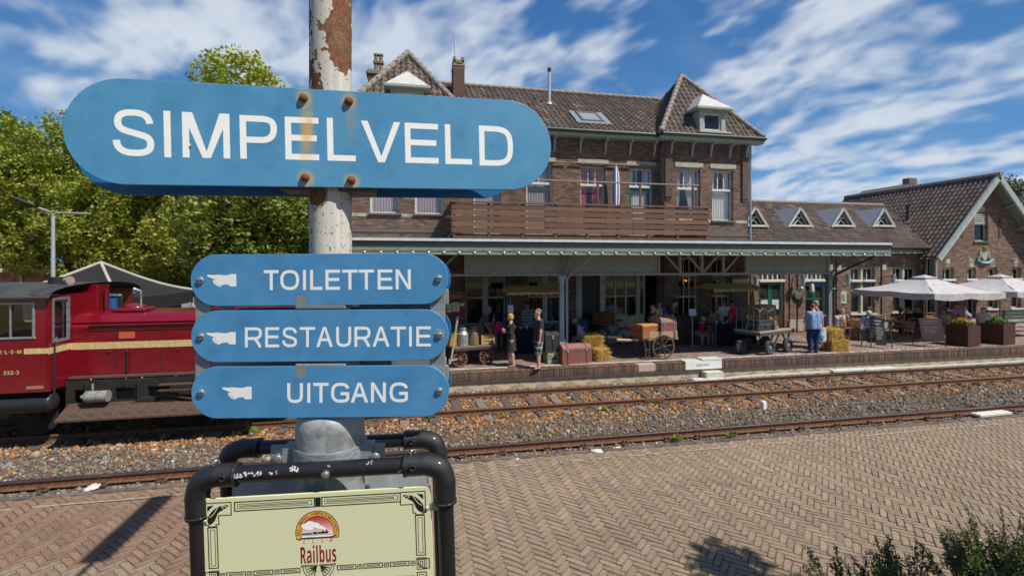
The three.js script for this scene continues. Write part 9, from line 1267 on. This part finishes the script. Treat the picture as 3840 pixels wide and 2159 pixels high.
 person({label: 'person in a straw hat and red scarf seated low beside the white buckets',p: [on(2618,1290)[0],PLAT,-17.2],face: 0.1,h: 1.56,fem: true,skin: tan,hat: {c: [0.42,0.32,0.19],brim: true},pose: {seat: true,lean: 0.35,nod: 0.4,armL: [[0.25,-0.9,0.3],[-0.2,-0.5,0.8]],armR: [[-0.25,-0.9,0.3],[0.2,-0.5,0.8]]},top: {name: 'jacket',c: [0.014,0.014,0.02],sleeve: 1.2,hem: -0.06,vest: [0.5,0.03,0.06]},bottom: {c: [0.35,0.35,0.40],len: 0.6,r: 0.03},shoes: {c: DK,high: 0.06},extra: [['stool',() => [rb(0.4,0.04,0.4,0.01,0,0.36,-0.04),...[-0.16,0.16].flatMap((x) => [-0.2,0.12].map((z) => rod([x,0,z],[x,0.35,z],0.018,0.018,6)))],MT.oldwood]]});
 person({label: 'girl in an olive dress with patterned leggings standing by the market stall',p: up(2667,1293),face: BK - 0.9,h: 1.36,fem: true,skin: fair,stripeRep: 7,hair: {style: 'bob',c: [0.20,0.13,0.07]},pose: {nod: 0.1,armR: [[-0.5,-0.2,1],[0,0.15,1]],legL: [0.06,0.12],legR: [-0.02,-0.08]},top: {c: [0.14,0.18,0.10],sleeve: 1.0,hem: -0.02,loose: 0.01},bottom: {type: 'skirt',name: 'dress',c: [0.14,0.18,0.10],hem: 0.66,r: 0.21,pleat: 0.04},shoes: {c: [0.5,0.33,0.03],high: 0.03},extra: [['stockings',(T,a,hm,k) => [rod([0.1 * k,0.1 * k,0.03],[0.1 * k,0.75 * k,0.0],0.052 * k,0.075 * k,10),rod([-0.1 * k,0.1 * k,-0.05],[-0.1 * k,0.75 * k,0],0.052 * k,0.075 * k,10)],mat([0.55,0.22,0.30],{rough: 0.9,map: 'grime',size: 0.1})]]});
 person({label: 'woman in white t-shirt and dark skirt, seen from behind at the tan stall',p: up(2718,1284),face: BK - 0.3,h: 1.74,fem: true,girth: 1.2,skin: tan,hair: {style: 'short',c: [0.16,0.14,0.12]},pose: {nod: 0.3,armR: [[-0.2,-1,0.1],[0.2,-0.6,0.8]],armL: [[0.2,-1,0.1],[-0.2,-0.6,0.8]]},top: {c: [0.80,0.80,0.86],sleeve: 0.85,hem: -0.06,loose: 0.02},bottom: {type: 'skirt',c: [0.016,0.018,0.026],hem: 0.42,r: 0.22},shoes: {c: [0.55,0.55,0.55],high: 0.02}});
 person({label: 'woman in red t-shirt and black trousers with a red shoulder bag',p: up(2752,1291),face: BK + 0.5,h: 1.76,fem: true,girth: 1.25,skin: tan,hair: {style: 'short',c: [0.03,0.02,0.018]},pose: {nod: 0.25,armR: [[-0.2,-1,0.05],[0.1,-0.7,0.7]]},top: {c: [0.66,0.02,0.05],sleeve: 0.75,hem: -0.06,loose: 0.02},bottom: {c: [0.014,0.013,0.016],len: 0.98,r: 0.025,flare: 0.075},shoes: {c: DK},extra: [['shoulder_bag',(T) => {const a = T(0.1,0.12,-0.19);return [rb(0.24,0.28,0.1,0.04,a.x,a.y,a.z),pipe([T(0.02,0.24,-0.17),T(-0.06,0.42,-0.11),T(-0.1,0.52,0)],0.012,10,5)];},mat([0.12,0.012,0.02],{rough: 0.6,size: 0.2})]]});
 const man = person({label: 'man in light blue checked shirt and jeans, holding a plastic bag',p: up(3051,1324),face: BK - 0.25,h: 1.80,girth: 1.22,skin: fair,hair: {style: 'short',c: [0.17,0.09,0.05]},stripeRep: 12,pose: {nod: 0.5,lean: 0.06,armL: [[0.2,-1,0.3],[-0.3,-0.2,1]],armR: [[-0.22,-1,-0.02],[-0.05,-1,0.12]],curl: 1.1},top: {c: [1,1,1],sleeve: 0.85,hem: -0.08,loose: 0.03,stripes: (g) => {g.fillStyle = '#7d97c0';g.fillRect(0,0,64,64);g.fillStyle = '#5a76a4';g.fillRect(0,0,14,64);g.fillRect(0,0,64,10);g.fillStyle = '#a9bbd6';g.fillRect(36,0,8,64);}},bottom: {c: [0.016,0.045,0.125],len: 0.99,r: 0.022,flare: 0.06},shoes: {c: [0.04,0.03,0.03]}});
 {const b = thing('plastic_bag','white and turquoise plastic carrier bag hanging from the hand of the man in blue','bag',[man.position.x + 0.30,PLAT + 0.42,man.position.z + 0.06],0.1);const g = nets((x,y,z) => Math.max(Math.hypot(x / (0.17 + 0.05 * (0.3 - y)),(z) / 0.10,clamp(y - 0.1,-1,0) / 0.2) - 1 - 0.15 * (fbm(x * 12 + 5,y * 9 + z * 7,501,3) - 0.5),y - 0.40 - 0.1 * Math.cos(x * 12),-y - 0.02) * 0.08,[-0.26,-0.06,-0.16],[0.26,0.5,0.16],0.014);part(b,'bag',g,mat([0.55,0.60,0.62],{rough: 0.4,size: 0.2}));part(b,'print',[ball(0.08,-0.08,0.16,0.08,[1,1.6,0.45],10)],mat([0.06,0.38,0.36],{rough: 0.4,size: 0.1}));part(b,'loop',pipe([[-0.08,0.36,0],[-0.02,0.48,0],[0.04,0.48,0],[0.1,0.36,0]],0.008,14,5),MT.white);}
 person({label: 'woman with grey hair and yellow top, just behind the man in blue',p: [at(3060,1200,16.5).x,PLAT,-16.5],face: RG - 0.5,h: 1.72,fem: true,skin: tan,hair: {style: 'short',c: [0.36,0.35,0.30]},pose: {armL: [[0.3,-0.9,0.3],[-0.3,0,1]],armR: [[-0.3,-0.9,0.3],[0.2,0.1,1]]},top: {c: [0.42,0.26,0.08],sleeve: 0.8,hem: -0.04},bottom: {c: [0.05,0.05,0.06],len: 0.98},shoes: {c: DK}});
 person({label: 'woman with dark hair in a white top sitting right of the canopy post',p: chairAt(3148,1268),face: BK - 0.7,h: 1.66,fem: true,skin: tan,hair: {style: 'bob',c: [0.07,0.035,0.025]},pose: {seat: true,lean: 0.12,armL: [[0.3,-0.8,0.5],[-0.2,-0.2,1]]},top: {c: [0.62,0.56,0.54],sleeve: 0.4,hem: -0.04},bottom: {c: [0.03,0.05,0.11],len: 0.95},shoes: {c: DK}});
 person({label: 'fair haired person in a grey top sitting beside the woman in white',p: chairAt(3176,1262,-0.2),face: -0.8,h: 1.62,skin: fair,hair: {style: 'short',c: [0.42,0.26,0.08]},pose: {seat: true,lean: 0.25,armL: [[0.3,-0.8,0.5],[-0.2,-0.1,1]]},top: {c: [0.20,0.21,0.26],sleeve: 0.8,hem: -0.04},bottom: {c: [0.05,0.05,0.08],len: 0.95},shoes: {c: DK}});
 person({label: 'older white haired man in a light blue shirt leaning over his table',p: chairAt(3232,1277),face: RG - 0.35,h: 1.76,skin: fair,girth: 1.1,hair: {style: 'short',c: [0.55,0.54,0.52]},pose: {seat: true,lean: 0.5,nod: 0.35,armL: [[0.1,-0.9,0.35],[-0.1,-0.7,0.7]],armR: [[-0.1,-0.9,0.35],[0.1,-0.7,0.7]],curl: 1},top: {c: [0.36,0.40,0.62],sleeve: 1.7,hem: -0.04,loose: 0.02},bottom: {c: [0.045,0.05,0.08],len: 0.95},shoes: {c: DK}});
 person({label: 'person in a white cap and lilac top sitting behind the black sandwich board',p: chairAt(3285,1262,-0.3),face: 0.5,h: 1.68,skin: fair,hat: {c: [0.66,0.62,0.54],peak: true},hair: {style: 'short',c: [0.2,0.14,0.1]},pose: {seat: true,lean: 0.1,armL: [[0.3,-0.8,0.5],[-0.2,0.1,1]]},top: {c: [0.20,0.20,0.42],sleeve: 0.8,hem: -0.04},bottom: {c: [0.03,0.03,0.04],len: 0.95},shoes: {c: DK}});
 person({label: 'left one of two people in black sitting under the near parasol',p: chairAt(3432,1256,-0.2),face: L,h: 1.7,skin: tan,hair: {style: 'short',c: [0.05,0.03,0.02]},pose: {seat: true,lean: 0.3,armL: [[0.1,-0.6,0.8],[0,-0.2,1]],armR: [[-0.1,-0.6,0.8],[0,-0.2,1]]},top: {c: [0.016,0.015,0.018],sleeve: 1.8,hem: -0.04},bottom: {c: [0.02,0.02,0.025],len: 0.95},shoes: {c: DK}});
 person({label: 'right one of two people in black under the near parasol, long brown hair',p: chairAt(3466,1254,-0.2),face: L + 0.3,h: 1.7,fem: true,skin: tan,hair: {style: 'long',c: [0.08,0.045,0.03]},pose: {seat: true,lean: 0.2},top: {c: [0.02,0.018,0.02],sleeve: 1.8,hem: -0.04},bottom: {c: [0.02,0.02,0.025],len: 0.95},shoes: {c: DK}});
 person({label: 'seated person in a tan top with brown hair, beside the waiter',p: chairAt(3545,1266),face: L - 0.2,h: 1.7,fem: true,skin: tan,hair: {style: 'long',c: [0.06,0.025,0.018]},pose: {seat: true,lean: 0.1},top: {c: [0.46,0.36,0.27],sleeve: 1.6,hem: -0.04},bottom: {c: [0.22,0.18,0.13],len: 0.95},shoes: {c: DK}});
 person({label: 'person in a grey lilac shirt and blue jeans bending over a terrace table',p: [at(3620,1200,16.4).x,PLAT,-16.4],face: L,h: 1.78,skin: tan,hair: {style: 'short',c: [0.07,0.03,0.02]},pose: {lean: 0.85,nod: 0.4,armL: [[0.1,-0.7,0.7],[0,-0.5,0.9]],armR: [[-0.1,-0.7,0.7],[0,-0.5,0.9]]},top: {c: [0.42,0.40,0.50],sleeve: 0.85,hem: -0.04},bottom: {c: [0.03,0.09,0.20],len: 0.99},shoes: {c: DK}});
 person({label: 'person in a red brown top seated left of the pair in black',p: chairAt(3392,1262,-0.2),face: RG,h: 1.68,fem: true,skin: tan,hair: {style: 'bob',c: [0.12,0.05,0.03]},pose: {seat: true,lean: 0.15},top: {c: [0.30,0.10,0.06],sleeve: 0.8,hem: -0.04},bottom: {c: [0.05,0.05,0.07],len: 0.95},shoes: {c: DK}});
 person({label: 'person in a pale top seated between the two planters',p: chairAt(3700,1262,-0.1),face: L + 0.4,h: 1.68,skin: fair,hair: {style: 'short',c: [0.14,0.09,0.06]},pose: {seat: true,lean: 0.1},top: {c: [0.50,0.48,0.44],sleeve: 0.8,hem: -0.04},bottom: {c: [0.04,0.05,0.08],len: 0.95},shoes: {c: DK}});
 person({label: 'person in a pale shirt inside the shop, seen through the bay window',p: [8.25,PLAT + 0.02,-19.2],face: BK,h: 1.7,skin: tan,hair: {style: 'short',c: [0.03,0.02,0.02]},pose: {lean: 0.15},top: {c: [0.40,0.42,0.58],sleeve: 0.85,hem: -0.05},bottom: {c: [0.03,0.03,0.04],len: 0.98},shoes: {c: DK}});
 person({label: 'driver silhouette in the cab of the red locomotive',p: [-7.45,1.15,-12.2],face: RG,h: 1.72,skin: tan,hair: {style: 'short',c: [0.05,0.03,0.02]},top: {c: [0.25,0.25,0.3],sleeve: 0.85,hem: -0.05},bottom: {c: [0.03,0.03,0.05],len: 0.98},shoes: {c: DK}});
}
renderer.render(scene,camera);
